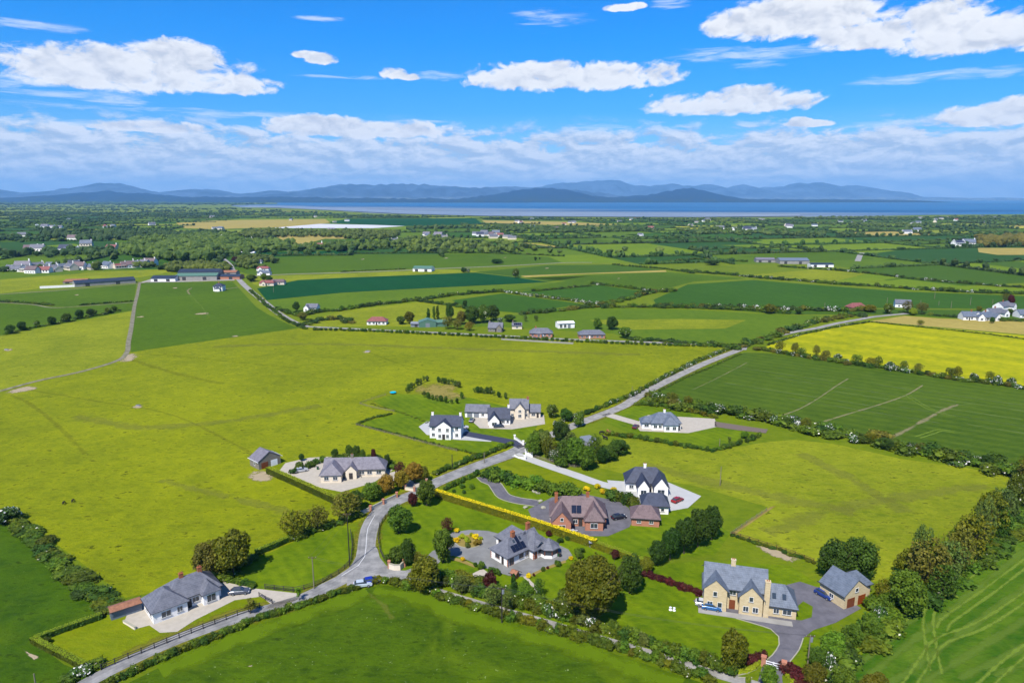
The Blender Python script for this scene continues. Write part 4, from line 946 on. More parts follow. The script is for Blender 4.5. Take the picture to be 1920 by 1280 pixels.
for k in range(4): skylight(hb_, roof_poly(2.2 + k * 1.12, 3.24 + k * 1.12, 0.15, 1.55), M_solar, 'solar_panel')
for k in range(2): skylight(hb_, roof_poly(4.6, 5.6, 1.62 + k * .75, 2.32 + k * .75), M_solar, 'solar_panel')
skylight(hb_, roof_poly(3.7, 4.3, 1.9, 2.5)); skylight(hb_, roof_poly(5.9, 6.5, 2.0, 2.7))
for q in ((0.12, 0.12), (6.9, -.12)): MB().tube((q[0], q[1] - .2, 0), (q[0], q[1] - .2, 2.45), .06, .06, 6).build('downpipe', M_fascia, hb_)
MB().tube((7.0, -0.35, 2.5), (9.2, 2.9, 5.75), .07, .07, 6).build('valley_gutter', M_grey, hb_)
dm = MB(); roof_block(dm, 8.5, 10.6, -1.9, 1.5, 3.5, 4.4, 'y', 0, 0.1, ov=.2); dm.build('dormer_roof', M_slate, hb_)
dw = MB(); wall_block(dw, 8.6, 10.5, -1.55, 1.0, 3.5, 4.4, 'y', 0, .1); dw.build('dormer_wall', M_white, hb_); window(hb_, 'f', 9.55, 2.75, .9, .75, -1.55, M_framew)
for (cx_, cy_) in ((0, 0), (0, 6.5), (7.2, -1.8)):
    q = MB()
    for r_ in range(8):
        e_ = .28 if r_ % 2 else .18; q.box(cx_ - .03, cx_ + e_, cy_ - .03 if cy_ < 3 else cy_ - e_, cy_ + e_ if cy_ < 3 else cy_ + .03, r_ * .3, r_ * .3 + .27)
    q.build('quoins', M_brick, hb_)

W1 = [('f', x, 0.9, 1.6, 1.25, 0) for x in (2, 5.2, 11.5, 15)]
# -- long grey roofed white house at the lower left
house((315, 1154), (403, 1121), [(0, 11.5, 0, 7.5, 2.8, 6.1, 'x', 3.7, 3.7), (-3.2, 3.8, -1.4, 6.0, 2.8, 5.8, 'y', 3.4, 3.4), (7.2, 10.6, -1.5, 3, 2.8, 4.9, 'y', 1.2, 2)], M_white, M_slate,
      'long white bungalow with dark slate hipped roof on the pale gravel yard by the lane', 'bungalow',
      wins=[('f', x, 0.9, 1.5, 1.25, 0) for x in (6.0,)] + [('f', -.6, .8, 2.0, 1.4, -1.4), ('f', 2.2, .8, 1.2, 1.3, -1.4), ('f', 8.9, .5, 2.0, 1.8, -1.5), ('l', 0.6, .9, 1.5, 1.2, -3.2), ('l', 3.6, .9, 1.5, 1.2, -3.2), ('r', 3, .9, 1.4, 1.2, 11.5)],
      doors=[('f', 4.6, 1.0, 2.1, 0, M_woodd)], chims=[(4.4, 3.75, 5, 7.0), (8.4, 3.75, 5, 7.0)])
s_ = house((209, 1163), None, [(0, 6.0, 0, 2.3, 2.1, 2.6, 'x', 0, 0)], M_bluesheet, M_rust, 'blue grey metal garden shed with a rusty low roof at the hedge end', 'shed', doors=[('l', 1.1, 1.0, 1.9, 0, M_grey)], ang=38, name='shed')
# -- garage
house((486, 881), (509, 889), [(0, 8.0, 0, 6.2, 2.9, 5.6, 'y', 0, 0)], M_greystone, M_tileg, 'stone gable ended garage with grey slate roof and white barge boards at the yard corner', 'garage', ang=48,
      doors=[('f', 2.1, 2.4, 2.2, 0, M_framew), ('f', 5.6, 2.4, 2.2, 0, M_barge)], fascia=M_barge, wins=[('l', 3, .9, 1.1, 1.1, 0)], name='garage')
# -- bungalow with pale yard
house((603, 903), (660, 912), [(0, 20, 3.2, 10.2, 2.7, 5.6, 'x', 0, 3.2), (0, 6.5, -1.0, 8, 2.7, 5.5, 'y', 3.2, 3.2), (7.5, 11, 1.4, 6, 2.7, 4.8, 'y', 0, .5)], M_cream, M_tileg, 'cream bungalow with a wide taupe tiled roof in the pale gravel yard behind golden trees', 'bungalow', ang=4,
      wins=[('f', 1.8, .9, 1.5, 1.2, -1), ('f', 4.6, .9, 1.5, 1.2, -1)] + [('f', x, .9, 1.6, 1.2, 3.2) for x in (12.5, 15, 18)] + [('l', 2, .9, 1.4, 1.2, 0), ('r', 6.5, .9, 1.2, 1.2, 20)], doors=[('f', 9.2, 1.2, 2.2, 1.4, M_woodd)], chims=[(9, 6.7, 4.8, 6.6, .9, .6, M_greystone)])
# -- white two storey
house((806, 821), (866, 818), [(0, 12, 0, 7.5, 5.0, 8.2, 'x', 0, 0), (2.8, 8.4, -1.5, 4, 5.0, 7.4, 'y', 0, .5)], M_white, M_slate3, 'white two storey house with dark slate roof and central front gable in the triangular garden', 'house', ang=-4,
      wins=[('f', x, z, 1.2, 1.3, 0) for x in (1.4, 10.4) for z in (0.8, 3.3)] + [('f', x, z, 1.1, 1.3, -1.5) for x in (4.1, 7.1) for z in (0.8, 3.3)] + [('l', 3.7, 3.3, 1, 1.2, 0), ('l', 3.7, .8, 1, 1.2, 0), ('r', 3.7, 3.3, 1, 1.2, 12)],
      doors=[('f', 5.6, 1.1, 2.2, -1.5, M_woodd)], chims=[(0.6, 3.75, 7, 9.2, .8, .6, M_white), (11.4, 3.75, 7, 9.2, .8, .6, M_white)])
house((872, 782), (905, 784), [(0, 10, 0, 6, 2.6, 5.0, 'x', 0, 0)], M_white, M_slate, 'low white garage with mid grey roof left of the navy roofed house', 'garage', ang=-6, wins=[('f', 7.5, .9, 1.2, 1.1, 0)], doors=[('f', 2, 2.2, 2.1, 0, M_grey), ('f', 4.8, 2.2, 2.1, 0, M_grey)], name='garage')
house((915, 797), (945, 798), [(0, 9, 0, 7, 2.7, 6.4, 'x', 0, 0), (0.5, 4.5, -3.0, 3, 2.7, 5.4, 'y', 0, .5)], M_white, M_slate3, 'white house with a steep navy slate roof between the garage and the cream house', 'house', ang=3, wins=[('f', 2.5, .8, 2, 1.4, -3), ('f', 6.2, .9, 1.2, 1.2, 0), ('f', 8, .9, 1, 1.2, 0), ('r', 3.5, 3.4, 1, 1.1, 9)], doors=[('f', 5.1, .9, 2.1, 0, M_woodd)], chims=[(8.5, 3.5, 5.6, 7.4, .8, .6, M_white)])
house((955, 784), (1000, 784), [(0, 8, 0, 7, 4.2, 7.6, 'x', 0, 0), (2.4, 6.4, -1.3, 4, 4.2, 6.8, 'y', 0, .5), (8, 13, 1, 6.5, 2.6, 5.2, 'x', 0, 0)], M_cream, M_slate, 'cream house with grey roof and a lower wing at the right of the cluster', 'house', ang=-2,
      wins=[('f', 1.3, .9, 1.1, 1.2, 0), ('f', 4.4, .9, 1.4, 1.3, -1.3), ('f', 4.4, 3.0, 1.2, 1.1, -1.3), ('f', 7.2, .9, 1, 1.2, 0), ('f', 10, .9, 1.6, 1.2, 1)], doors=[('f', 11.8, .9, 2.1, 1, M_woodd)], chims=[(7.6, 3.5, 6.8, 8.4)])
# -- grey roofed bungalow by the crop field
house((1205, 806), (1300, 806), [(3.5, 15, 0, 8, 2.9, 6.2, 'x', 3.6, 3.6), (8, 13.5, -2.2, 4, 2.9, 5.8, 'y', 2.4, 2), (0, 5, 1.5, 6.5, 2.6, 4.6, 'x', 2, 0)], M_white, M_slate2, 'white bungalow with pale grey hipped roof beside the young crop field', 'bungalow', ang=0,
      wins=[('f', 5, .9, 1.4, 1.2, 0), ('f', 6.9, .9, 1.2, 1.2, 0), ('f', 9.4, .8, 1.4, 1.4, -2.2), ('f', 12, .8, 1.4, 1.4, -2.2), ('f', 1.8, .9, 1.8, 1.1, 1.5), ('r', 4, .9, 1.5, 1.2, 15)], doors=[('f', 14.3, .9, 2.1, 0, M_woodd)], chims=[(9.2, 4, 5.2, 7.2, .8, .6, M_white)])
# -- navy roofed house and brick neighbour
house((1175, 925), (1260, 932), [(0, 12.5, 2, 9, 2.9, 6.8, 'x', 3.4, 3.4), (3.2, 6.6, -2.2, 5, 2.9, 5.6, 'y', 0, .5), (8.2, 12.4, -1.5, 5, 2.9, 6.0, 'y', 0, .5)], M_white, M_slate3, 'white house with navy slate roofs and two front gables on the white gravel yard', 'house', ang=-4,
      wins=[('f', 4.9, .8, 1.8, 1.5, -2.2), ('f', 10.3, .8, 2.2, 1.5, -1.5), ('f', 1.6, .9, 1.4, 1.2, 2), ('r', 5.5, .9, 1.4, 1.2, 12.5)], doors=[('f', 7.4, 1, 2.2, 2, M_woodd)], chims=[(6, 5.5, 5.8, 7.8, .8, .6, M_white)])
house((1204, 962), (1252, 962), [(0, 7.5, 0, 6.5, 2.6, 5.2, 'x', 2.2, 2.2)], M_white, M_slate3, 'white garage with navy hipped roof between the white yard and the brick garage', 'garage', ang=-6, wins=[('f', 5.8, .9, 1, 1, 0)], doors=[('r', 3, 2.6, 2.1, 7.5, M_barge)], name='garage')
house((1184, 985), (1244, 990), [(0, 7.6, 0, 6.6, 2.5, 5.0, 'x', 2.6, 2.6)], M_brick, M_tileb, 'red brick garage with brown tiled hipped roof at the end of the tarmac yard', 'garage', ang=-8, wins=[('f', 2, .9, 1.2, 1, 0), ('f', 5.4, .9, 1.2, 1, 0)], doors=[('l', 3.2, 2.6, 2.1, 0, M_framew)], name='garage')
house((1032, 993), (1135, 990), [(0, 15.5, 2.5, 11, 3.0, 7.2, 'x', 3.8, 3.8), (0.6, 5.6, -1.5, 6, 3.0, 6.2, 'y', 0, .5), (9.6, 14.5, 0, 6, 3.0, 6.4, 'y', 2.2, .5)], M_brick, M_tileb, 'large red brick house with brown tiled roofs and solar panels behind the yellow hedge', 'house', ang=-3,
      wins=[('f', 3.1, .8, 2, 1.5, -1.5), ('f', 3.1, 3.4, .9, 1, -1.5), ('f', 7.0, .9, 1.2, 1.2, 2.5), ('f', 12, .8, 2, 1.5, 0), ('l', 5, .9, 1.5, 1.2, 0), ('l', 8.5, .9, 1.2, 1.2, 0), ('r', 7, .9, 1.5, 1.2, 15.5)], doors=[('f', 8.4, 1.1, 2.1, 2.5, M_woodd)],
      chims=[(1.6, 6.8, 5, 8), (10.5, 6.8, 6.4, 8.3)])
def slope_panel(par, x0, x1, y0, y1, ye, ze, k): skylight(par, [(x0, y0, ze + (y0 - ye) * k + .1), (x1, y0, ze + (y0 - ye) * k + .1), (x1, y1, ze + (y1 - ye) * k + .1), (x0, y1, ze + (y1 - ye) * k + .1)], M_solar, 'solar_panel')
HB = bpy.data.objects[[o.name for o in bpy.data.objects if o.get('label', '').startswith('large red brick')][0]]
for q in ((5.9, 7.2), (7.3, 8.6)): slope_panel(HB, q[0], q[1], 2.9, 4.6, 2.1, 3.0, 4.2 / 4.65)
# -- big stone house
h11 = house((1318, 1139), (1480, 1163), [(0, 13.5, 1.2, 9.5, 5.0, 8.6, 'x', 0, 0), (0, 4.9, -0.4, 6, 5.0, 7.6, 'y', 0, .4), (7.6, 12.4, -0.4, 6, 4.2, 7.0, 'y', 0, .4), (13.5, 19.5, 0.6, 8.0, 2.7, 6.0, 'x', 0, 2.6)], M_stone, M_slate2,
      'large cream stone house with slate roofs, two front gables and a tall chimney', 'house',
      wins=[('f', 1.4, .9, 1.2, 1.3, -.4), ('f', 3.5, .9, 1.0, 1.3, -.4), ('f', 2.4, 3.5, .9, 1.2, -.4), ('f', 9.0, .9, 1.2, 1.3, -.4), ('f', 11.0, .9, 1.2, 1.3, -.4), ('f', 10.0, 3.4, .9, 1.2, -.4), ('f', 6.2, 3.5, 1.4, 1.1, 1.2),
            ('f', 15.4, .9, 1.2, 1.2, .6), ('f', 17.6, .9, 1.8, 1.2, .6), ('l', 4, .9, 1.3, 1.3, 0), ('l', 4, 3.4, 1.3, 1.2, 0), ('r', 4.3, .9, 1.5, 1.3, 19.5)],
      doors=[('f', 6.2, 1.3, 2.3, 1.2, M_framew)], chims=[(13.2, 0.2, 0, 8.6, 1.1, 1.0, M_stone), (6.2, 5.4, 8, 9.9, 1, .7, M_stone)])
for q in (14.5, 16.6): skylight(h11, [(q, 1.5, 3.95), (q + .8, 1.5, 3.95), (q + .8, 2.4, 4.75), (q, 2.4, 4.75)])
pb = MB().box(-1, 18.6, -2.2, -0.41, -.2, .16).build('terrace', M_conc, h11)
house((1582, 1142), (1612, 1135), [(0, 7.5, 0, 6.8, 3.2, 6.4, 'y', 0, 0), (4.8, 10, 1.5, 6.8, 3.2, 5.6, 'x', 0, 2.2)], M_stone, M_slate2, 'cream stone garage with blue slate roof and rust red door beside the parking yard', 'garage', ang=24, wins=[('f', 3.6, 3.4, 1, 1, 0), ('l', 3.5, .9, 1.2, 1.1, 0)],
      doors=[('f', 5.4, 2.3, 2.3, 0, plain('rust_door', alb('#a8501c', 0.5), 0.6)), ('f', 2.0, 2.3, 2.3, 0, M_framew)], name='garage')
house((1080, 842), (1100, 838), [(0, 6, 0, 6, 3.0, 4.0, 'y', 0, 0)], M_grey, M_grey, 'grey metal shed half hidden among the trees of the mid garden', 'shed', ang=-25, doors=[('f', 3, 2, 2.2, 0, M_fascia)], name='shed')
# -- houses along the far side of the big pasture
house((688, 609), (724, 609), [(0, 14, 0, 8, 2.7, 5.4, 'x', 3.5, 3.5)], M_white, M_tiler, 'white bungalow with red brown hipped roof inside yellow hedges', 'bungalow', ang=0, wins=[('f', x, .8, 1.6, 1.3, 0) for x in (2, 5, 9, 12)], doors=[('f', 7, 1, 2.1, 0, M_woodd)])
house((786, 614), (822, 613), [(0, 12, 0, 9, 3.6, 5.6, 'y', 0, 0), (12, 20, 1, 8, 3.0, 4.6, 'x', 0, 0)], M_gsheet, M_gsheet, 'pale green sheet metal shed among trees across the big pasture', 'shed', ang=8, doors=[('f', 6, 3, 3, 0, M_grey)], name='shed')
house((770, 613), (788, 616), [(0, 8, 0, 5, 2.4, 3.6, 'x', 0, 0)], M_grey, M_grey, 'small pale grey outbuilding left of the green shed', 'shed', ang=-6, doors=[('f', 4, 2, 2, 0, M_fascia)], name='shed')
house((915, 622), (944, 624), [(0, 10, 0, 7, 2.8, 6.2, 'x', 0, 0), (6, 9.5, -1.2, 3, 2.8, 5.2, 'y', 0, .4)], M_greystone, M_slate, 'grey stone cottage with steep slate roof and porch gable behind the long hedge', 'cottage', ang=-6, wins=[('f', 1.6, .8, 1.2, 1.2, 0), ('f', 4, .8, 1.2, 1.2, 0), ('f', 7.7, .8, 1.2, 1.3, -1.2)], doors=[('f', 5.3, .9, 2.1, 0, M_woodd)], chims=[(.7, 3.5, 5.6, 7.1, .9, .6, M_greystone)])
sb = house((960, 617), (981, 618), [(0, 7, 0, 5, 2.5, 4.4, 'x', 0, 0)], M_cream, M_slate, 'small outbuilding with a roof full of solar panels', 'outbuilding', ang=0, wins=[('f', 3.5, .8, 1.4, 1, 0)], chims=[(.6, 2.5, 4, 5.6, .6, .6, M_greystone)], name='outbuilding')
for k in range(4): slope_panel(sb, 1.3 + k * 1.3, 2.5 + k * 1.3, .2, 1.9, -.4, 2.5, 1.9 / 2.9)
house((993, 632), (1041, 632), [(0, 15, 0, 8, 2.7, 5.6, 'x', 3.6, 3.6), (4, 8, -1.2, 3, 2.7, 4.6, 'y', 1.6, .4)], M_brick, M_slate, 'red brick bungalow with grey hipped roof and blue car beside it', 'bungalow', ang=-2, wins=[('f', x, .8, 1.5, 1.3, y) for x, y in ((2, 0), (6, -1.2), (10, 0), (13, 0))], doors=[('f', 8.7, .9, 2.1, 0, M_barge)], chims=[(4, 4, 4.8, 6.6)])
mw_ = house((1047, 616), (1083, 613), [(0, 12, 0, 7, 3.6, 4.6, 'x', 0, 0)], M_white, M_barge, 'modern white shed with ribbed white roof and dark glazed front', 'shed', ang=14, wins=[('f', 2, .5, 1.8, 2.4, 0), ('f', 5, .5, 1.8, 2.4, 0)], doors=[('f', 8, 2.0, 2.6, 0, M_grey)], name='shed')
house((1086, 635), (1138, 634), [(0, 17, 0, 8, 2.7, 5.2, 'x', 3.4, 3.4)], M_brick, M_slate, 'long red brick bungalow with low grey roof, last before the road bend', 'bungalow', ang=2, wins=[('f', x, .8, 1.6, 1.3, 0) for x in (2, 5, 8.5, 12, 15)], doors=[('f', 6.8, .9, 2.1, 0, M_barge)])
house((572, 583), (591, 584), [(0, 10, 0, 7, 2.8, 5.8, 'x', 0, 0), (0, 4, -3, 3, 2.8, 5.2, 'y', 0, .4)], M_white, M_slate, 'small white gabled house beside a dark tree near the road', 'house', ang=-5, wins=[('f', 2, .8, 1.3, 1.3, -3), ('f', 7, .8, 1.3, 1.3, 0)])
house((400, 546), (415, 546), [(0, 9, 0, 8, 5.0, 7.6, 'x', 3.6, 3.6), (2, 7, -2, 3, 3.0, 4.4, 'y', 2, .4)], M_white, M_slate3, 'white two storey house with blue hipped roof alone in the green field', 'house', ang=0, wins=[('f', x, z, 1.3, 1.3, 0) for x in (1.4, 7.6) for z in (.8, 3.2)], chims=[(4.5, 4, 7, 8.8)])
# farm
def barn(p0, ln, dp, ev, rd, ang, wallm, roofm, label, ax='x', group=None):
    o = house(p0, None, [(0, ln, 0, dp, ev, rd, ax, 0, 0)], wallm, roofm, label, 'barn', ang=ang, name='barn', doors=[('f', ln * .2, min(4, ln * .2), ev * .75, 0, M_fascia), ('f', ln * .7, min(4, ln * .2), ev * .75, 0, M_fascia)], group=group)
    return o
barn((141, 538.5), 56, 16, 4.0, 6.4, 40, M_conc, M_dsheet, 'very long low cattle shed with dark sheet roof and pale concrete wall')
barn((283, 528), 26, 15, 3.6, 6, 4, M_white, M_dsheet, 'dark roofed white walled barn at the top of the farm track')
barn((330, 526), 44, 16, 5, 7.5, 5, M_conc, M_gsheet, 'big barn with split green and grey sheet roof in the farmyard')
barn((334, 520), 46, 16, 6, 9, 5, M_conc, M_dsheet, 'tall dark roofed barn behind the green roofed one')
barn((393, 524), 34, 14, 3.6, 5.4, 0, M_brick, M_dsheet, 'low brick walled shed with dark roof nearest the road')
barn((395, 517), 30, 12, 4, 6, 0, M_conc, M_rust, 'shed with rust red roof behind the brick walled shed')
o = barn((118, 532), 22, 18, 2.2, 4.2, 10, M_conc, M_rust, 'brown rusty roofed shed behind the long cattle shed')
tag(wall_strip('silage_wall', [(75, 541), (140, 538)], 0.4, 2.4, M_white), 'white silage pit wall left of the long cattle shed', 'wall')
sheet('farmyard', [(262, 530), (290, 521), (345, 514), (436, 515), (440, 526), (330, 529)], M_conc, 3)
barn((774, 509), 24, 16, 4, 6.5, -8, M_white, M_gsheet, 'lone white barn with green roof beside the field track')
barn((1418, 492), 26, 18, 4, 6.5, -8, M_conc, M_tileg, 'brown grey barn at the left of the right hand farm')
barn((1462, 495), 40, 22, 5, 8, -4, M_conc, M_bluesheet, 'wide blue grey roofed barn in the middle of the right hand farm')
barn((1520, 501), 30, 12, 4, 5.5, -2, M_white, M_dsheet, 'dark roofed low shed at the right of the right hand farm')
barn((436, 478), 34, 12, 3.4, 5, 4, M_white, M_barge, 'white roofed long shed beside the dark teal field')
for (p, ang, lab, rf) in (((1806, 600), -6, 'white bungalow with slate blue roof nearest the stubble field', M_slate2), ((1858, 594), 12, 'white house with broad grey roof right of the blue roofed bungalow', M_slate), ((1880, 586), 30, 'tall white gabled house behind the others at the right edge', M_slate), ((1843, 602), 20, 'small white cottage with peaked gable in front of its garden trees', M_slate2),
                          ((1912, 596), 0, 'white house cut by the right edge of the picture', M_slate2)):
    tall = 'tall' in lab; e_ = 4.6 if tall else 2.8
    house(p, None, [(0, 15, 0, 8, e_, e_ + 3.4, 'x', 0, 2.5 if not tall else 0), (9, 13.5, -3.5, 3, e_, e_ + 2.6, 'y', 0, .4)], M_white, rf, lab, 'house', ang=ang, wins=[('f', 2.5, .8, 1.5, 1.3, 0), ('f', 6, .8, 1.5, 1.3, 0), ('f', 11.2, .8, 1.8, 1.4, -3.5)], doors=[('f', 4.3, .9, 2.1, 0, M_woodd)], chims=[(7, 4, e_ + 2.8, e_ + 4.6)])
house((1597, 583), None, [(0, 14, 0, 8, 2.8, 6, 'x', 3, 3)], M_brick, M_tiler, 'pink roofed bungalow behind the blossoming hedge', 'bungalow', ang=14, wins=[('f', 3, .8, 1.5, 1.3, 0), ('f', 9, .8, 1.5, 1.3, 0)])
house((1678, 576), None, [(0, 12, 0, 8, 3.4, 6.4, 'x', 0, 0)], M_white, M_slate, 'grey roofed house among the budding trees by the stubble field', 'house', ang=-20, wins=[('f', 3, .8, 1.5, 1.3, 0)])
for (p, lab, rf) in (((470, 494), 'white two storey house with a long front wing beyond the farm', M_slate), ((481, 508), 'low pale house right of the road north of the track', M_tiler), ((482, 516), 'white house with several small gables by the road', M_slate2), ((486, 536), 'pink walled bungalow at the corner of the teal field', M_tiler), ((506, 534), 'cream annexe right of the pink walled bungalow', M_tan if 0 else M_tileb)):
    house(p, None, [(0, 15 if '507' not in lab else 8, 0, 8, 3.0, 5.6, 'x', 2, 2), (3, 7, -2, 3, 3.0, 4.8, 'y', 0, .4)], M_cream if 'pink' in lab or 'cream' in lab else M_white, rf, lab, 'house', ang=3, wins=[('f', 5, .8, 1.8, 1.3, -2), ('f', 10, .8, 1.6, 1.3, 0)])

# ------------------------------------------------------------------ hedges and hedgerows
WL = ('wild', 'wild', 'hedge', 'green', 'wild', 'dark')
BL = ('wild', 'wild', 'hedge', 'green', 'white', 'dark', 'brown', 'green', 'wild', 'dark')
hedge([(18, 968), (60, 1003), (110, 1060), (160, 1103), (205, 1143), (222, 1128)], 1.6, 5.0, 'wide bramble hedgerow running down the left meadow to the metal shed', WL, 1.9)
hedge([(175, 1300), (214, 1279), (309, 1233), (394, 1200), (478, 1165), (536, 1146), (592, 1127), (640, 1111), (672, 1104)], 1.4, 2.0, 'dark trimmed hedge along the near side of the lower left lane', ('green', 'dark', 'hedge', 'wild'), 1.1, jit=.2, hvar=.2)
hedge([(702, 1092), (728, 1092), (775, 1101), (830, 1121), (870, 1134), (930, 1152), (997, 1171), (1109, 1204), (1200, 1231), (1278, 1257), (1340, 1280)], 1.75, 2.6, 'long hedge on the field side of the narrow road from the parked cars', ('hedge', 'wild', 'hedge', 'green', 'olive'), 1.4, jit=.25)
hedge([(828, 1093), (860, 1103), (912, 1120), (960, 1134), (1030, 1153), (1109, 1175), (1200, 1204), (1280, 1232), (1330, 1247), (1375, 1262)], 2.4, 3.0, 'tall wild hedge with blossom on the garden side of the narrow road', ('wild', 'green', 'wild', 'hedge', 'wild', 'grey', 'dark', 'white', 'green', 'hedge'), 1.5)
hedge([(838, 1080), (880, 1093), (925, 1108), (990, 1128), (1050, 1146), (1090, 1160)], 1.8, 4.2, 'thick bramble bank below the lawn of the white bungalow', ('hedge', 'wild', 'green', 'olive'), 1.8)
clipped([(817, 930), (860, 944), (1000, 987), (1080, 1014), (1118, 1027)], 2.3, 1.6, 'yellow', 'olive', 'clipped golden hedge with a bright yellow top between the two gardens', 16)
clipped([(1118, 1027), (1160, 1042), (1215, 1063)], 1.9, 1.6, 'lime', 'olive', 'shorter olive end of the golden hedge behind the dark trees', 12)
clipped([(503, 886), (560, 911), (632, 944)], 2.2, 1.8, 'lime', 'hedge', 'clipped lime green hedge below the garage and pale yard', 14)
clipped([(62, 1203), (110, 1228), (160, 1253)], 1.3, 1.3, 'lime', 'hedge', 'low yellow green hedge on the lower left edge of the corner lawn', 16)
clipped([(66, 1203), (120, 1183), (192, 1158)], 1.3, 1.3, 'lime', 'dark', 'low yellow green hedge behind the white bales at the edge of the corner lawn', 16)
clipped([(480, 1040), (510, 1028), (546, 1012)], 1.5, 1.4, 'lime', 'dark', 'yellow green hedge above the triangular paddock', 14)
hedge([(546, 1014), (600, 994), (640, 980), (680, 965)], 1.8, 2.4, 'dark hedge below the budding trees left of the road bend', ('dark', 'wild', 'green'), 1.5)
hedge([(415, 1084), (445, 1069), (482, 1044)], 1.8, 3.0, 'dark shrubs at the foot of the twin brown trees', ('dark', 'green', 'wild'), 1.6)
hedge([(414, 1086), (445, 1091), (480, 1102)], 1.3, 2.0, 'short green shrub row at the top of the gravel yard', ('green', 'dark'), 1.4)
hedge([(130, 1275), (150, 1262), (190, 1250)], 1.8, 3.0, 'bush clump at the lower corner of the corner lawn', ('wild', 'green', 'white'), 1.5)
hedge([(670, 795), (700, 784), (738, 776)], 1.0, 1.4, 'thin hedge on the upper left of the triangular garden', ('dark', 'wild'), 1.2)
hedge([(672, 796), (710, 806), (760, 818), (810, 832), (850, 841), (895, 853)], .8, 1.1, 'thin low hedge along the lower edge of the triangular garden', ('dark', 'wild', 'hedge'), 1.4)
hedge([(817, 890), (847, 878), (880, 864), (905, 856), (935, 843), (962, 833)], 1.8, 2.2, 'dark hedge on the pasture side of the road above the bend', ('dark', 'green', 'wild'), 1.4)
hedge([(835, 918), (870, 902), (900, 888)], 1.6, 1.8, 'dark green hedge between the road and the winding drive garden', ('dark', 'green'), 1.3)
hedge([(912, 893), (950, 903), (990, 913), (1030, 921), (1072, 928)], 3.6, 5.4, 'tall dense shrub belt above the winding tarmac drive', ('green', 'bright', 'green', 'dark'), 2.0, hvar=.25)
hedge([(1150, 934), (1180, 945), (1200, 958)], 3.0, 4.5, 'green shrub block between the brick and navy roofed houses', ('green', 'dark', 'hedge'), 2.0)
hedge([(1040, 797), (1080, 783), (1120, 768), (1182, 744), (1235, 714), (1310, 677), (1375, 652)], 2.0, 2.4, 'long hedge on the far side of the straight road', ('dark', 'wild', 'wild', 'white'), 1.8)
hedge([(1235, 733), (1290, 706), (1330, 690), (1390, 663)], .9, 1.4, 'low patchy hedge on the crop side of the straight road', ('wild', 'green'), 1.8)
hedge([(1215, 746), (1250, 756), (1290, 765), (1340, 772), (1380, 776), (1440, 788), (1540, 808), (1600, 824), (1655, 836), (1765, 857), (1865, 878), (1915, 892)], 3.4, 8.0, 'broad blossoming hedgerow between the young crop and the near pasture', BL, 2.6, jit=.6, hvar=.4)
hedge([(1420, 656), (1440, 659), (1530, 674), (1615, 686), (1700, 698), (1790, 712), (1860, 720), (1960, 735)], 2.4, 4.2, 'hedgerow with white hawthorn between rapeseed and young crop', ('wild', 'dark', 'white', 'brown', 'wild'), 2.4, jit=.5)
hedge([(1290, 838), (1335, 846), (1372, 838), (1425, 818)], 1.6, 2.2, 'dark hedge round the lower corner of the grey roofed bungalow garden', ('dark', 'green'), 1.7)
hedge([(1140, 815), (1180, 820), (1240, 830), (1290, 838)], 1.8, 2.6, 'hedge below the grey roofed bungalow', ('dark', 'hedge', 'green'), 1.9)
hedge([(1340, 783), (1290, 771), (1240, 762), (1190, 758)], 2.0, 3.0, 'hedge behind the grey roofed bungalow', ('wild', 'olive', 'dark'), 2.2)
hedge([(590, 619), (640, 620), (700, 622), (760, 625), (870, 630), (940, 633.5), (1030, 638.5), (1120, 643), (1220, 647), (1330, 650), (1382, 652)], 2.2, 2.6, 'very long dark hedge along the far edge of the big pasture', ('dark', 'wild', 'dark', 'green'), 3.2)
hedge([(1210, 1079), (1240, 1090), (1275, 1102), (1318, 1116)], 1.4, 2.0, 'purple leaved hedge between the lawns left of the stone house', ('purple',), 1.0, jit=.3)
hedge([(1400, 1246), (1412, 1240), (1427, 1234)], 1.5, 2.2, 'purple shrubs left of the white entrance gate', ('purple',), .8)
hedge([(1476, 1257), (1490, 1268), (1508, 1282), (1530, 1290)], 2.2, 3.2, 'purple shrubs right of the white entrance gate', ('purple',), .9)
clipped([(1382, 1262), (1400, 1259), (1414, 1253), (1426, 1243)], .7, .8, 'lime', 'lime', 'curved lime green box hedge left of the entrance gate', 26)
clipped([(1472, 1258), (1478, 1270), (1490, 1285)], .7, .8, 'lime', 'lime', 'curved lime green box hedge right of the entrance gate', 26)
hedge([(1372, 1004), (1430, 1022), (1500, 1046), (1530, 1057)], .8, 1.6, 'thin hedge line behind the stone house lawn', ('dark', 'hedge'), 1.6)
hedge([(1540, 1270), (1590, 1232), (1640, 1185), (1690, 1145), (1740, 1105), (1800, 1055), (1850, 1020), (1895, 975), (1925, 930), (1935, 905)], 2.2, 7.0, 'scrubby hedge bottom under the tree row by the silage field', ('wild', 'green', 'dark', 'hedge', 'green', 'wild'), 2.2, jit=.5, hvar=.4)
hedge([(548, 886), (600, 868), (660, 858), (700, 862), (745, 882)], 2.2, 3.0, 'dark hedge curving behind the pale gravel yard', ('dark', 'green', 'wild'), 2.0)
hedge([(845, 806), (820, 800), (760, 776), (690, 755)], .4, .8, 'faint fence line growth across the triangular garden', ('hedge',), 2.5)
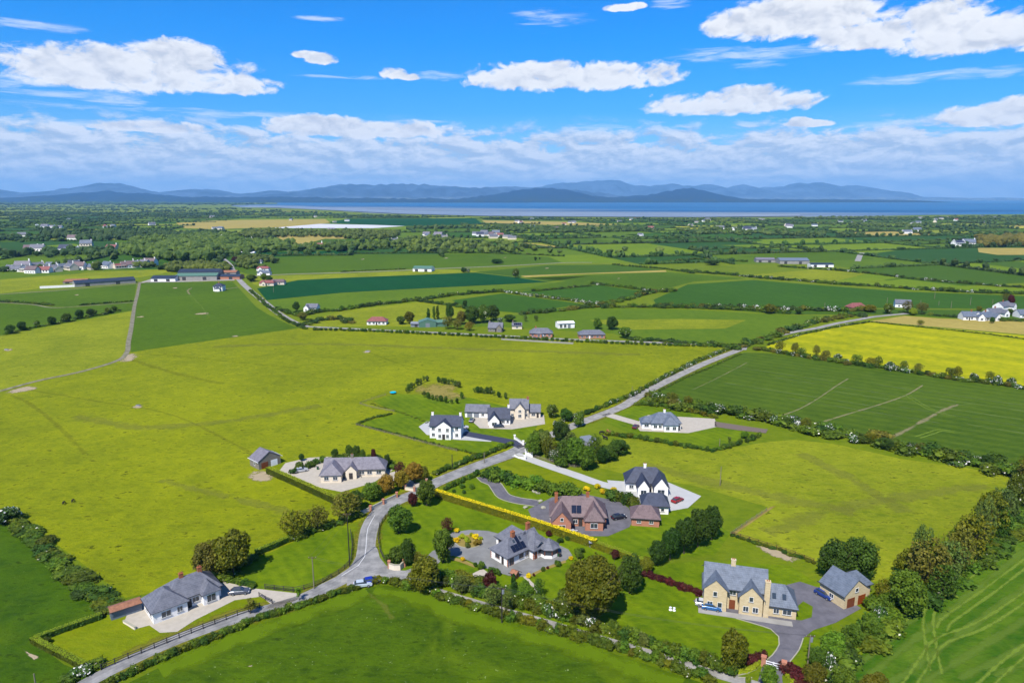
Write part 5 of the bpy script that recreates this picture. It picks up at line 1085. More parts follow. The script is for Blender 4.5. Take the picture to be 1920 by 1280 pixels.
# middle distance hedgerows
MID = [([(470, 545), (500, 573), (540, 603), (575, 618)], 1.6, 3, 'hedge on the left verge of the far road'), ([(520, 580), (560, 594), (600, 585), (640, 582), (700, 573), (787, 563), (860, 553), (940, 547)], 3.0, 5, 'hedgerow from the far road up to the field corner'),
       ([(787, 565), (850, 574), (890, 582)], 2.6, 5, 'short hedgerow left of the dark field'), ([(945, 548), (1000, 556), (1060, 563), (1120, 571)], 2.4, 4, 'blossom white hedgerow between two dark green fields'),
       ([(980, 590), (1050, 583), (1130, 574), (1180, 560), (1225, 549), (1270, 546)], 3.2, 7, 'bushy hedgerow rising to the right from the dark field corner'), ([(1000, 546), (1060, 541), (1110, 536)], 2.0, 4, 'hedgerow topping the square dark field'),
       ([(1110, 533), (1160, 538), (1220, 546)], 2.6, 4, 'dark hedgerow along the upper right of the square field'), ([(1130, 577), (1200, 576), (1300, 578), (1400, 582), (1480, 588)], 3.0, 5, 'hedgerow under the wide dark crop field'),
       ([(1240, 575), (1330, 577), (1440, 580), (1540, 583), (1640, 583)], 3.4, 7, 'bushy blossoming hedge in front of the pink roofed bungalow'), ([(1280, 509), (1360, 515), (1440, 523), (1500, 527), (1560, 533), (1640, 537), (1700, 542), (1800, 548), (1960, 553)], 3.2, 6, 'very long hedgerow above the wide dark crop field'),
       ([(1460, 500), (1560, 507), (1640, 514), (1690, 521), (1760, 528), (1860, 536), (1960, 542)], 2.8, 5, 'long hedgerow beyond the pale sloping fields'), ([(1375, 655), (1425, 640), (1470, 622), (1520, 608), (1560, 598), (1620, 590)], 2.8, 7, 'bushy hedge on the far side of the road past the junction'),
       ([(1180, 637), (1240, 640), (1300, 645), (1370, 650)], 2.4, 6, 'rough hedge right of the last brick bungalow'), ([(1440, 647), (1500, 628), (1560, 615), (1630, 604)], 1.2, 2, 'low hedge along the upper edge of the rapeseed'),
       ([(1633, 604), (1700, 611), (1780, 619), (1860, 628), (1960, 641)], .9, 1.5, 'thin dark hedge between stubble and rapeseed'), ([(10, 627), (60, 615), (100, 608), (150, 597), (200, 589), (225, 583)], 1.5, 4, 'dark hedge bottom under the left hand tree row'),
       ([(-60, 566), (0, 566), (60, 569), (100, 573)], 1.8, 4, 'ragged hedgerow at the left edge above the tree row'), ([(150, 573), (200, 569), (250, 565)], 1.4, 2.5, 'thin dark hedge left of the farm track'),
       ([(640, 510), (700, 507), (760, 505)], 1.4, 3, 'hedge left of the lone white barn'), ([(560, 612), (600, 601), (640, 597), (660, 606)], 2.6, 7, 'scrub bank beside the far road bend'), ([(640, 476), (760, 475), (880, 474), (1000, 478), (1060, 481)], 2.5, 5, 'hedgerow beyond the field of the lone barn'),
       ([(1150, 497), (1250, 505), (1300, 513)], 2.0, 4, 'hedgerow right of the tan strip'), ([(1240, 494), (1300, 486), (1400, 491)], 3.0, 6, 'hedgerow left of the right hand farm'), ([(1690, 586), (1760, 592), (1840, 600), (1960, 604)], 2.0, 4, 'garden hedge in front of the right hand houses'),
       ([(300, 506), (360, 503), (420, 500)], 5.0, 9, 'tall screen of trees behind the big barns')]
for pts, h, wd, lab in MID:
    lv_ = ('far', 'far', 'wild', 'green') + (('green', 'far', 'white') if ('blossom' in lab or 'long' in lab) else ()) + (('brown',) if 'scrub' in lab or 'bushy' in lab else ())
    if 'blossom white' in lab: lv_ = ('white', 'white', 'wild', 'far')
    hedge(pts, h, wd, lab, lv_, wd * .6, far=True, jit=.4, hvar=.45)

# ------------------------------------------------------------------ trees near the camera
def T(*a, **k): return plant(*a, **k)
T('broad', 748, 1000, 56, 'green', 'rounded green tree on the lawn inside the road bend', 54)
T('broad', 800, 948, 50, 'green', 'green tree with round crown right of the small purple tree', 40)
T('broad', 773, 950, 28, 'purple', 'small purple leaved tree beside the road above the bend', 21)
T('bush', 741, 1058, 34, 'green', 'rounded clipped evergreen above the curved entrance wall', 36)
T('broad', 764, 1060, 52, 'dark', 'dark green tree rising behind the curved entrance wall', 34)
T('airy', 783, 1058, 26, 'brown', 'small budding shrub tree right of the curved entrance wall', 22)
T('broad', 831, 1054, 64, 'green', 'tall green tree left of the turning circle', 46)
T('airy', 838, 1001, 34, 'purple', 'thin purple brown tree above the turning circle', 24)
T('broad', 797, 1107, 62, 'olive', 'broad olive tree beside the junction at the garden corner', 70)
T('oak', 1110, 1162, 126, 'oak', 'largest tree, a huge olive domed crown in the bungalow garden', 124)
T('broad', 1180, 1112, 74, 'dark', 'dark green tree tucked behind the right of the largest tree', 54)
T('broad', 1060, 1158, 54, 'wild', 'pale leaved scrub tree at the left foot of the largest tree', 46)
T('broad', 1212, 1072, 30, 'olive', 'small golden green tree above the purple hedge', 28)
T('broad', 1153, 1048, 18, 'purple', 'small purple shrub tree by the golden hedge behind the largest tree', 18)
T('bush', 919, 1107, 34, 'purple', 'round purple shrub beside the stone patio', 28)
T('conifer', 963, 1120, 46, 'dark', 'dark narrow evergreen at the lower corner of the drive', 22)
T('broad', 984, 1124, 38, 'bright', 'bright green round tree right of the dark evergreen', 34)
T('airy', 1010, 1120, 38, 'green', 'thin green tree by the stepping path', 26)
T('airy', 925, 1138, 46, 'grey', 'pale grey green scrub tree behind the black pole', 40)
T('airy', 952, 1142, 36, 'grey', 'pale scrub tree right of the black pole', 30)
T('airy', 866, 1112, 38, 'grey', 'pale scrub tree between the olive tree and the black pole', 34)
T('broad', 1370, 1257, 82, 'oak', 'olive topped dark tree on the lawn left of the entrance gate', 58)
T('bush', 1369, 1264, 20, 'dark', 'dark low bush under the tree left of the entrance gate', 26)
T('broad', 1440, 1292, 44, 'bright', 'green tree cut by the lower edge below the gate', 38)
T('broad', 1402, 1283, 20, 'lime', 'small lime green shrub tree at the lower drive corner', 12)
T('bush', 1345, 1258, 20, 'green', 'low green bush left of the lawn tree', 30)
R_ = [('broad', 1562, 1085, 72, 'dark', 62, 'left one of the two joined dark trees behind the stone garage'), ('broad', 1610, 1085, 76, 'dark', 68, 'right one of the two joined dark trees behind the stone garage'),
      ('broad', 1697, 1150, 78, 'bright', 78, 'wide bright green tree by the silage field edge'), ('airy', 1735, 1105, 100, 'brown', 80, 'large budding grey brown tree above the bright green one'), ('airy', 1775, 1095, 85, 'grey', 70, 'grey green loose tree right of the large budding tree'),
      ('broad', 1700, 1080, 50, 'olive', 50, 'olive shrub tree left of the large budding tree'), ('airy', 1815, 1055, 95, 'olive', 80, 'olive brown tree in the middle of the silage field tree row'), ('broad', 1800, 1035, 55, 'wild', 46, 'low dark leaved tree left in the middle of the row'),
      ('airy', 1850, 1010, 95, 'olive', 66, 'tall olive tree with a dark forked trunk'), ('airy', 1878, 990, 80, 'grey', 60, 'pale olive tree right of the forked trunk'), ('broad', 1905, 955, 70, 'wild', 48, 'dark mixed tree near the right edge'), ('airy', 1932, 925, 80, 'brown', 56, 'brown tree cut by the right edge'),
      ('bush', 1826, 1004, 22, 'white', 30, 'white blossoming hawthorn low in the tree row'), ('bush', 1650, 1162, 26, 'white', 26, 'white hawthorn right of the stone garage yard'), ('bush', 1636, 1182, 18, 'white', 18, 'small white hawthorn just below the other by the yard'),
      ('broad', 1598, 1212, 44, 'bright', 44, 'bright green tree at the lower right of the yard'), ('broad', 1630, 1192, 40, 'green', 40, 'dark green rounded tree nearer the white hawthorns'), ('broad', 1562, 1232, 46, 'bright', 50, 'yellow green tree right of the lamp pole'),
      ('broad', 1532, 1250, 34, 'green', 40, 'dense green tree beside the foot of the lamp pole'), ('broad', 1525, 1284, 40, 'olive', 48, 'olive green tree below the lamp pole'), ('bush', 1556, 1258, 32, 'white', 27, 'white flowering tree below the lamp pole'), ('broad', 1580, 1294, 44, 'green', 50, 'green tree at the lower edge right of the white flowering tree'),
      ('broad', 1640, 1312, 50, 'oak', 66, 'olive tree cut by the lower edge beside the silage field'), ('broad', 1665, 1140, 30, 'green', 40, 'dense green tree just above the stone garage roof'), ('bush', 1900, 930, 20, 'white', 30, 'white hawthorn near the right edge of the pasture')]
R_ += [('airy', 1765, 1125, 70, 'green', 56, 'leafy green tree between the bright green tree and the silage field'), ('airy', 1838, 1030, 104, 'grey', 40, 'tallest thin tree with bare upper twigs in the row'), ('broad', 1868, 1010, 62, 'green', 50, 'green tree low behind the silage field corner'),
       ('airy', 1795, 1075, 88, 'brown', 58, 'budding tree with open crown just above the silage field'), ('airy', 1720, 1090, 112, 'grey', 44, 'tall thin pale tree rising from the large budding tree'), ('broad', 1915, 905, 46, 'green', 40, 'green tree at the right edge above the pasture corner'), ('airy', 1655, 1128, 46, 'olive', 40, 'olive tree between the stone garage and the bright green tree')]
for kd, x_, y_, h_, lf, w_, lab in R_: T(kd, x_, y_, h_, lf, lab, w_, cat='bush' if kd == 'bush' else 'tree')
for x_, y_, h_, w_, lab in ((1232, 1058, 44, 40, 'leftmost tree of the dark evergreen belt left of the stone house'), (1256, 1050, 62, 40, 'second dark evergreen from the left in the belt'), (1282, 1038, 70, 44, 'middle tree of the dark evergreen belt'), (1308, 1025, 74, 44, 'fourth dark evergreen from the left in the belt'), (1334, 1012, 66, 40, 'rightmost tree of the dark evergreen belt')):
    T('broad', x_, y_, h_, 'dark', lab, w_)
T('broad', 395, 1082, 66, 'brown', 'budding brown tree left in the pair above the gravel yard', 66); T('broad', 438, 1078, 84, 'olive', 'taller olive brown tree right in the pair above the gravel yard', 74)
T('airy', 415, 1078, 70, 'brown', 'loose brown crown between the pair above the gravel yard', 60)
T('airy', 552, 1008, 54, 'olive', 'brown green tree above the triangular paddock', 56); T('airy', 596, 994, 48, 'brown', 'pale budding tree between the paddock tree and the stone wall', 50)
T('airy', 650, 976, 58, 'brown', 'spreading budding tree beside the grey pole', 60); T('broad', 668, 955, 36, 'dark', 'dark green tree at the end of the stone roadside wall', 34)
T('broad', 696, 938, 34, 'green', 'green tree behind the stone roadside wall', 40); T('broad', 724, 926, 36, 'gold', 'golden green tree behind the stone roadside wall pillars', 38); T('broad', 752, 915, 34, 'gold', 'golden tree left of the house entrance', 34)
T('broad', 778, 905, 40, 'gold', 'bright golden willow tree by the house entrance', 40); T('broad', 795, 902, 30, 'olive', 'olive tree at the right of the golden willow', 24); T('airy', 750, 893, 30, 'purple', 'dark purple brown tree behind the golden trees', 24)
for x_, y_, h_, w_, lf, lab in ((566, 864, 15, 12, 'dark', 'small dark tree right of the garage behind the yard'), (628, 857, 17, 15, 'dark', 'left small tree of the row behind the yard'), (655, 857, 25, 17, 'green', 'green small tree of the row behind the yard'), (668, 859, 26, 18, 'dark', 'tallest green tree behind the yard'), (680, 861, 20, 12, 'green', 'slim green tree right of the tallest behind the yard'),
                                 (701, 866, 26, 12, 'purple', 'narrow purple tree behind the yard'), (713, 872, 20, 14, 'green', 'small green tree right of the narrow purple tree'), (726, 877, 26, 16, 'dark', 'dark small tree at the right end of the yard row')):
    T('broad', x_, y_, h_, lf, lab, w_)
# mid garden grove
for kd, x_, y_, h_, w_, lf, lab in (('broad', 1000, 855, 44, 36, 'green', 'green tree at the left end of the mid garden grove'), ('broad', 1022, 850, 46, 34, 'grey', 'grey green tree second from the left in the grove'), ('broad', 1052, 826, 36, 36, 'dark', 'very dark round tree at the top of the grove'), ('broad', 1040, 864, 26, 30, 'white', 'white flecked shrub tree at the foot of the grove'),
                             ('airy', 1070, 858, 50, 36, 'grey', 'loose grey tree in front of the grove shed'), ('broad', 1080, 874, 56, 48, 'green', 'largest green tree at the centre of the grove'), ('airy', 1115, 864, 52, 32, 'green', 'tall loose tree right of the grove shed'), ('broad', 1128, 868, 30, 30, 'dark', 'low dark tree at the right foot of the grove'),
                             ('broad', 1160, 852, 28, 44, 'dark', 'low dark bushy tree at the right end of the grove'), ('bush', 1055, 872, 20, 40, 'green', 'green bush along the grove fence'), ('broad', 1012, 842, 40, 34, 'green', 'upper left green tree of the grove behind the grey green one'), ('airy', 1030, 862, 46, 36, 'olive', 'olive open crowned tree low in the grove'), ('broad', 1100, 880, 44, 40, 'green', 'green tree at the lowest corner of the grove'), ('broad', 1060, 868, 44, 40, 'dark', 'dark tree beside the grove shed'), ('broad', 1142, 862, 30, 40, 'green', 'green rounded tree second from the right end of the grove'), ('broad', 1085, 800, 26, 26, 'wild', 'tree beside the road above the grove'), ('broad', 1060, 790, 26, 28, 'dark', 'dark tree right of the cream house'), ('broad', 1035, 783, 26, 26, 'wild', 'tree behind the cream house yard')):
    T(kd, x_, y_, h_, lf, lab, w_, cat='bush' if kd == 'bush' else 'tree')
# sapling ring and rows around the mound
ring_pts = [(763, 737), (767, 733), (772, 729), (777, 726), (783, 723), (789, 720), (795, 717), (801, 715), (822, 717), (828, 719), (834, 720), (841, 721), (848, 722), (854, 724), (860, 727), (795, 745), (803, 748), (811, 750), (819, 752), (827, 753), (836, 756), (846, 757), (857, 757), (866, 748),
            (890, 736), (896, 737), (902, 737), (908, 738), (914, 738), (920, 739), (926, 741), (935, 745), (948, 748)]
for i, (x_, y_) in enumerate(ring_pts):
    plant('broad' if i % 3 else 'sapling', x_, y_, rnd.uniform(10, 15), rnd.choice(('dark', 'wild', 'green')), 'small dark tree planted close in rows around the grassy mound', rnd.uniform(7, 11), group='young trees around the mound', cat='tree', name='young_tree')
T('sapling', 561, 1125, 26, 'bright', 'small leafy tree where the gravel yard meets the lane', 15); T('sapling', 470, 1150, 32, 'brown', 'thin young tree inside the black rail fence', 26, ); T('bush', 14, 979, 28, 'white', 'white flowering hawthorn at the left edge', 46, cat='bush')
T('bush', 88, 1206, 12, 'hedge', 'round bush in the corner of the low hedges', 16, cat='bush'); T('broad', 1396, 822, 14, 'bright', 'small tree in the bungalow garden beside the plum bed', 16); T('sapling', 1367, 830, 14, 'grey', 'thin white stemmed young tree in the garden lawn', 8)
for x_, y_, h_, w_, lf in ((870, 925, 7, 9, 'dark'), (885, 916, 8, 12, 'green'), (851, 923, 6, 8, 'dark'), (866, 914, 8, 12, 'green')):
    plant('bush', x_, y_, h_, lf, 'small dark shrub on the lawn left of the winding drive', w_, cat='bush', group='lawn shrubs by the winding drive')
# shrubs around the white bungalow
for x_, y_, h_, w_, lf, lab in ((855, 1016, 9, 14, 'yellow', 'left yellow shrub in the turning circle bed'), (866, 1009, 9, 14, 'lime', 'upper left lime shrub in the turning circle bed'), (876, 1017, 11, 15, 'lime', 'middle lime shrub in the turning circle bed'), (877, 1026, 9, 12, 'grey', 'pale green shrub at the front of the turning circle bed'),
                                 (891, 1010, 10, 14, 'yellow', 'upper right yellow shrub in the turning circle bed'), (901, 1012, 7, 10, 'lime', 'right lime shrub in the turning circle bed'), (895, 1021, 9, 18, 'gold', 'front right golden shrub in the turning circle bed'), (884, 1005, 7, 10, 'lime', 'rear lime shrub in the turning circle bed'),
                                 (856, 998, 9, 11, 'yellow', 'yellow shrub beside the purple brown tree'), (868, 1051, 8, 10, 'yellow', 'yellow shrub in the border below the drive'), (902, 1066, 14, 16, 'green', 'rounded green shrub left of the patio path'), (891, 1062, 9, 8, 'dark', 'small dark ball shrub in the border'),
                                 (922, 1076, 14, 16, 'green', 'large clipped green shrub right of the patio path'), (933, 1078, 13, 14, 'green', 'second clipped green shrub right of the patio path'), (991, 1083, 9, 11, 'yellow', 'yellow shrub at the tip of the right border'), (1001, 1080, 6, 6, 'purple', 'small purple shrub in the right border'),
                                 (1018, 1070, 8, 10, 'green', 'small green shrub in the right border'), (1027, 1066, 5, 6, 'purple', 'tiny purple shrub in the right border'), (1046, 1061, 11, 15, 'green', 'rounded green shrub at the upper right border'), (1070, 1049, 7, 9, 'yellow', 'yellow shrub at the end of the drive'), (1085, 1045, 16, 22, 'green', 'loose green shrub right of the drive end'),
                                 (1090, 1036, 9, 14, 'dark', 'dark shrub above the drive end'), (1029, 1005, 11, 12, 'purple', 'purple brown shrub behind the bungalow under the golden hedge'), (1050, 1017, 9, 14, 'dark', 'left dark shrub under the golden hedge'), (1064, 1012, 8, 12, 'dark', 'right dark shrub under the golden hedge')):
    T('bush', x_, y_, h_, lf, lab, w_, cat='bush')
for i, (x_, y_) in enumerate(((1120, 915), (1100, 920), (1150, 922), (1130, 925))): plant('bush', x_, y_, 9, 'yellow', 'yellow flowering shrub behind the brick house', 14, cat='bush', group='yellow shrubs behind the brick house')
# middle distance trees
for kd, x_, y_, h_, w_, lf, lab in [('poplar', 803, 603, 26, 8, 'dark', 'dark columnar poplar left of the poplar pair'), ('poplar', 814, 599, 26, 7, 'green', 'left poplar of the slim pair'), ('poplar', 821, 599, 27, 8, 'green', 'right poplar of the slim pair'), ('broad', 843, 601, 34, 18, 'dark', 'tall dark tree right of the slim poplars'),
       ('broad', 884, 607, 34, 34, 'dark', 'broad dark tree left of the stone cottage'), ('broad', 906, 605, 36, 30, 'wild', 'dark green tree behind the stone cottage'), ('broad', 925, 601, 30, 28, 'dark', 'very dark tree top right behind the stone cottage'), ('broad', 866, 608, 26, 22, 'brown', 'brownish tree between the sheds and dark trees'),
       ('broad', 768, 607, 24, 22, 'olive', 'olive round tree right of the red roofed bungalow'), ('broad', 752, 608, 16, 20, 'wild', 'low tree beside the red roofed bungalow'), ('airy', 840, 617, 26, 22, 'brown', 'bare budding tree right of the green shed'), ('airy', 858, 618, 22, 22, 'brown', 'second budding tree right of the green shed'),
       ('airy', 880, 620, 18, 22, 'gold', 'golden low tree in front of the dark trees'), ('broad', 955, 603, 14, 26, 'dark', 'low dark shrub tree right of the very dark tree'), ('broad', 938, 605, 10, 12, 'white', 'small blossoming tree by the dark trees'), ('broad', 1120, 617, 22, 20, 'green', 'left green tree of the group behind the last bungalow'),
       ('broad', 1147, 618, 26, 26, 'dark', 'right dark tree of the group behind the last bungalow'), ('broad', 1172, 634, 22, 28, 'wild', 'bushy tree right of the last bungalow'), ('airy', 985, 603, 14, 10, 'grey', 'thin tree in front of the dark field'), ('airy', 1005, 602, 12, 10, 'grey', 'second thin tree in front of the dark field'),
       ('broad', 967, 521, 18, 15, 'wild', 'lone dark tree at the tip of the tan strip'), ('broad', 870, 511, 10, 14, 'dark', 'low dark tree beside the small blossom tree'), ('broad', 878, 511, 8, 9, 'white', 'small blossom tree by the field track'), ('broad', 872, 577, 15, 11, 'dark', 'small dark tree at the corner of the dark field'),
       ('broad', 556, 584, 20, 15, 'dark', 'dark tree left of the small white gabled house'), ('broad', 568, 600, 16, 20, 'brown', 'brown shrub tree by the far road'), ('broad', 1443, 588, 19, 24, 'olive', 'round olive tree in the hedge before the pink roofed bungalow'), ('broad', 1497, 589, 13, 18, 'dark', 'dark round tree in the hedge before the pink roofed bungalow'),
       ('airy', 1700, 586, 24, 22, 'brown', 'budding tree left beside the stubble field'), ('airy', 1728, 587, 22, 24, 'brown', 'budding tree right beside the stubble field'), ('broad', 1712, 591, 14, 16, 'lime', 'lime green tree at the stubble field edge'), ('broad', 1665, 588, 20, 22, 'wild', 'tree left of the grey roofed house'), ('broad', 1632, 585, 14, 26, 'olive', 'olive tree right of the pink roofed bungalow'),
       ('airy', 1726, 609, 10, 14, 'olive', 'lone small tree standing in the stubble field'), ('broad', 1895, 572, 20, 14, 'purple', 'purple tree behind the tall white gabled house'), ('airy', 1885, 565, 16, 16, 'brown', 'brown tree above the purple tree'), ('broad', 1860, 606, 12, 10, 'dark', 'dark tree in front of the right hand houses'),
       ('broad', 1893, 590, 12, 16, 'dark', 'round shrub tree beside the tall white gabled house'), ('broad', 1835, 585, 12, 12, 'olive', 'olive tree behind the blue roofed bungalow'), ('broad', 440, 492, 12, 14, 'purple', 'purple tree beside the far road top'), ('broad', 495, 526, 14, 16, 'green', 'tree above the pink walled bungalow'), ('broad', 472, 528, 14, 22, 'green', 'trees left of the pink walled bungalow'),
       ('broad', 505, 528, 12, 14, 'dark', 'dark tree right above the pink walled bungalow'), ('broad', 932, 494, 9, 28, 'dark', 'wide low tree clump in the green field above the lone tree'), ('broad', 1004, 489, 8, 6, 'dark', 'left tiny tree on the far field track'), ('broad', 1012, 487, 5, 4, 'dark', 'right tiny tree on the far field track'),
       ('broad', 1335, 497, 10, 30, 'dark', 'clump of dark trees left of the right hand farm')]:
    T(kd, x_, y_, h_, lf, lab, w_)
for x_, y_, h_ in ((20, 626, 18), (42, 620, 18), (97, 609, 17), (70, 612, 12), (125, 604, 18), (150, 597, 17), (170, 593, 15), (178, 590, 10), (203, 588, 12), (215, 584, 11)):
    plant('broad', x_, y_, h_, rnd.choice(('dark', 'wild', 'wild')), 'dark hedgerow tree in the row dividing the left hand fields', h_ * 1.05, group='trees in the left hand field hedge')
for x_, y_ in ((1462, 660), (1490, 663), (1502, 668), (1548, 674), (1606, 683), (1632, 687), (1646, 688), (1694, 695), (1721, 699), (1783, 706), (1795, 708), (1855, 715), (1530, 668)):
    plant('airy', x_, y_, rnd.uniform(17, 23), rnd.choice(('olive', 'brown', 'wild')), 'thin budding hedgerow tree along the edge of the rapeseed', rnd.uniform(16, 24), group='trees along the rapeseed hedge')
for x_, y_, lf in ((1570, 676, 'white'), (1668, 690, 'white'), (1826, 712, 'white'), (1870, 722, 'white'), (1895, 724, 'white'), (1555, 812, 'white'), (1600, 830, 'white'), (1707, 846, 'white'), (1830, 868, 'white'), (1450, 795, 'white'), (1770, 862, 'white'), (1890, 885, 'white')):
    plant('bush', x_, y_, rnd.uniform(12, 18), lf, 'hawthorn bush white with blossom in the crop field hedgerows', rnd.uniform(14, 24), cat='bush', group='hawthorn bushes in the crop field hedgerows')
for x_, y_, lf in ((1475, 800, 'dark'), (1510, 806, 'olive'), (1632, 828, 'olive'), (1660, 842, 'dark'), (1725, 850, 'brown'), (1800, 866, 'olive'), (1850, 876, 'dark'), (1260, 757, 'olive'), (1290, 765, 'olive'), (1330, 774, 'wild')):
    plant('airy' if lf != 'dark' else 'broad', x_, y_, rnd.uniform(18, 26), lf, 'hedgerow tree between the young crop and the near pasture', rnd.uniform(20, 30), group='trees in the broad crop hedgerow')

# ------------------------------------------------------------------ far country: fields, hedges, trees, villages
rf = random.Random(21)
quads = []
def split(q, depth):
    (a, b_, c_, d_) = q; w_ = ((b_ - a).length + (c_ - d_).length) / 2; h_ = ((d_ - a).length + (c_ - b_).length) / 2
    cy = (a.y + c_.y) / 2; lim = 150 + cy * 0.045
    if max(w_, h_) < lim * rf.uniform(0.8, 1.7) or depth > 9: quads.append(q); return
    t1 = rf.uniform(.36, .64); t2 = min(.68, max(.32, t1 + rf.uniform(-.06, .06)))
    if w_ > h_ * rf.uniform(.8, 1.3): m1 = a.lerp(b_, t1); m2 = d_.lerp(c_, t2); split((a, m1, m2, d_), depth + 1); split((m1, b_, c_, m2), depth + 1)
    else: m1 = a.lerp(d_, t1); m2 = b_.lerp(c_, t2); split((a, b_, m2, m1), depth + 1); split((m1, m2, c_, d_), depth + 1)
ca, sa_ = math.cos(R(14)), math.sin(R(14))
def rot(x, y): return Vector((x * ca - y * sa_, x * sa_ + y * ca))
for (u0, u1, v0, v1) in ((-3600, -1200, 300, 5200), (-1200, 400, 300, 5000), (400, 2200, 100, 4600), (2200, 5200, -400, 3800)):
    split((rot(u0, v0), rot(u1, v0), rot(u1, v1), rot(u0, v1)), 0)
def to_px(x, y, z=0):
    dz = z - CAM_H; dep = y * math.cos(PITCH) - dz * math.sin(PITCH); up = y * math.sin(PITCH) + dz * math.cos(PITCH)
    return 960 + 1280 * x / dep, 640 - 1280 * up / dep
KEEP = [[(325, 420), (420, 412), (620, 410), (905, 408), (905, 422), (700, 432), (500, 432), (340, 432)], [(900, 412), (1060, 414), (1170, 421), (1000, 425)], [(430, 455), (500, 446), (622, 446), (570, 460)], [(0, 455), (250, 452), (250, 472), (0, 474)]]
def coast(px): return float(np.interp(px, [430, 480, 560, 640, 700, 760, 900, 1060, 1280, 1400, 1600, 1750, 1960], [389, 391, 393.5, 398, 402, 404, 407.5, 409, 410, 409.5, 408, 405, 403.5]))
def near_limit(px): return float(np.interp(px, [-400, 0, 180, 300, 430, 640, 1060, 1250, 1500, 1650, 1960], [522, 522, 509, 502, 496, 474, 476, 495, 486, 504, 520]))
segs = []
woods_px = [[(60, 440), (200, 432), (400, 425), (560, 440), (740, 450), (730, 462), (640, 470), (480, 478), (420, 492), (300, 490), (200, 470), (100, 460)], [(0, 385), (430, 388), (520, 392), (640, 402), (600, 410), (330, 412), (250, 420), (0, 424)],
            [(640, 423), (860, 428), (860, 445), (720, 450), (640, 440)], [(1650, 400), (1960, 402), (1960, 414), (1700, 412)], [(1800, 448), (1920, 450), (1920, 462), (1850, 464)], [(-200, 385), (0, 385), (0, 440), (-200, 450)]]
def inpoly(x, y, P):
    c = False; j = len(P) - 1
    for i in range(len(P)):
        if (P[i][1] > y) != (P[j][1] > y) and x < (P[j][0] - P[i][0]) * (y - P[i][1]) / (P[j][1] - P[i][1]) + P[i][0]: c = not c
        j = i
    return c
for q in quads:
    cx = sum(p.x for p in q) / 4; cy = sum(p.y for p in q) / 4
    if cy < 650 or abs(cx) > cy * 0.95 + 200: continue
    px, py = to_px(cx, cy)
    if py < coast(px) or py > near_limit(px) + 10: continue
    r = rf.random()
    mt = F_[1] if r < .24 else F_[2] if r < .36 else F_[0] if r < .52 else F_[3] if r < .70 else F_[4] if r < .76 else F_[5] if r < .88 else F_[6] if r < .95 else M_tan
    if px > 1250 and 440 < py < 480 and rf.random() < .5: mt = F_[4]  # darker green fields here are painted cloud shadow on the plain
    qq = [p.lerp(Vector((cx, cy)), .01) for p in q]
    if all(to_px(p.x, p.y)[1] > coast(to_px(p.x, p.y)[0]) - .6 for p in qq):
        tag(mesh_obj('field', [(p.x, p.y, layer_z(p.y, .5)) for p in qq], [(0, 1, 2, 3)], mt), kind='structure')
    for i in (0, 3) if rf.random() < .8 else (0,):
        segs.append((q[i], q[(i + 1) % 4]))
# hedge strips of a few lengths: lumpy bushes with the odd tree, shared between far hedges
def far_strip(seed, ln):
    rs = np.random.RandomState(seed); V = []; F = []; off = 0; x = 0
    while x < ln:
        r = rs.uniform(1.8, 3.2)
        if rs.rand() < .13: r = rs.uniform(3.0, 5.0)
        for (rr, zz) in ([(r, r * .55)] if r < 3.2 else [(r, r * 1.15), (r * .7, r * .4)]):
            iv = ICO_V * (1 + rs.uniform(-.28, .28, (len(ICO_V), 1))) * rr; iv[:, 2] *= .95; iv += np.array([x, rs.normal(0, .8), zz]); iv[:, 2] = np.maximum(iv[:, 2], 0)
            V.append(iv); F += (ICO_F + off).tolist(); off += len(iv)
        x += r * rs.uniform(.6, 1.05)
    return np_mesh('hedge_strip', np.vstack(V), F, L['far'])
STR = {ln: [far_strip(100 + ln + k, ln) for k in range(3)] for ln in (60, 120, 200, 300)}
cnt = 0; stuff = []
segs = [(a, b_) for a, b_ in segs if (a - b_).length > 40]
def segpx(s): m_ = (s[0] + s[1]) / 2; return to_px(m_.x, m_.y)
segs = [s for s in segs if abs(((s[0] + s[1]) / 2).x) < ((s[0] + s[1]) / 2).y * .8 + 60 and segpx(s)[1] > coast(segpx(s)[0]) + .5 and segpx(s)[1] < near_limit(segpx(s)[0]) and all(to_px(e.x, e.y)[1] > coast(to_px(e.x, e.y)[0]) for e in s) and not any(inpoly(*segpx(s), K_) for K_ in KEEP)]
segs.sort(key=lambda s: ((s[0] + s[1]) / 2).length)
for k, (a, b_) in enumerate(segs):
    ln = (b_ - a).length; key = min(STR, key=lambda v: abs(v - ln)); me = rf.choice(STR[key]); ang = math.atan2((b_ - a).y, (b_ - a).x)
    if k < 290:
        o = from_mesh('hedgerow', me, None, None, (a.x, a.y, 0), (0, 0, ang), (ln / key, 1, rf.uniform(.6, 1.15)))
        tag(o, 'distant hedgerow between the small far fields', 'hedge', 'distant hedgerows')
    else: stuff.append((me, a, ang, ln / key))
if stuff:
    V = []; F = []; off = 0
    for me, a, ang, sx in stuff:
        v = np.array([w_.co[:] for w_ in me.vertices]); x = v[:, 0] * sx
        V.append(np.stack([a.x + x * math.cos(ang) - v[:, 1] * math.sin(ang), a.y + x * math.sin(ang) + v[:, 1] * math.cos(ang), v[:, 2] * .85], 1))
        F += [[i + off for i in p.vertices] for p in me.polygons]; off += len(v)
    o = bpy.data.objects.new('far_hedges', np_mesh('far_hedges', np.vstack(V), F, L['far'])); COL.objects.link(o); tag(o, 'farthest hedge lines before the shore', 'hedges', kind='stuff')
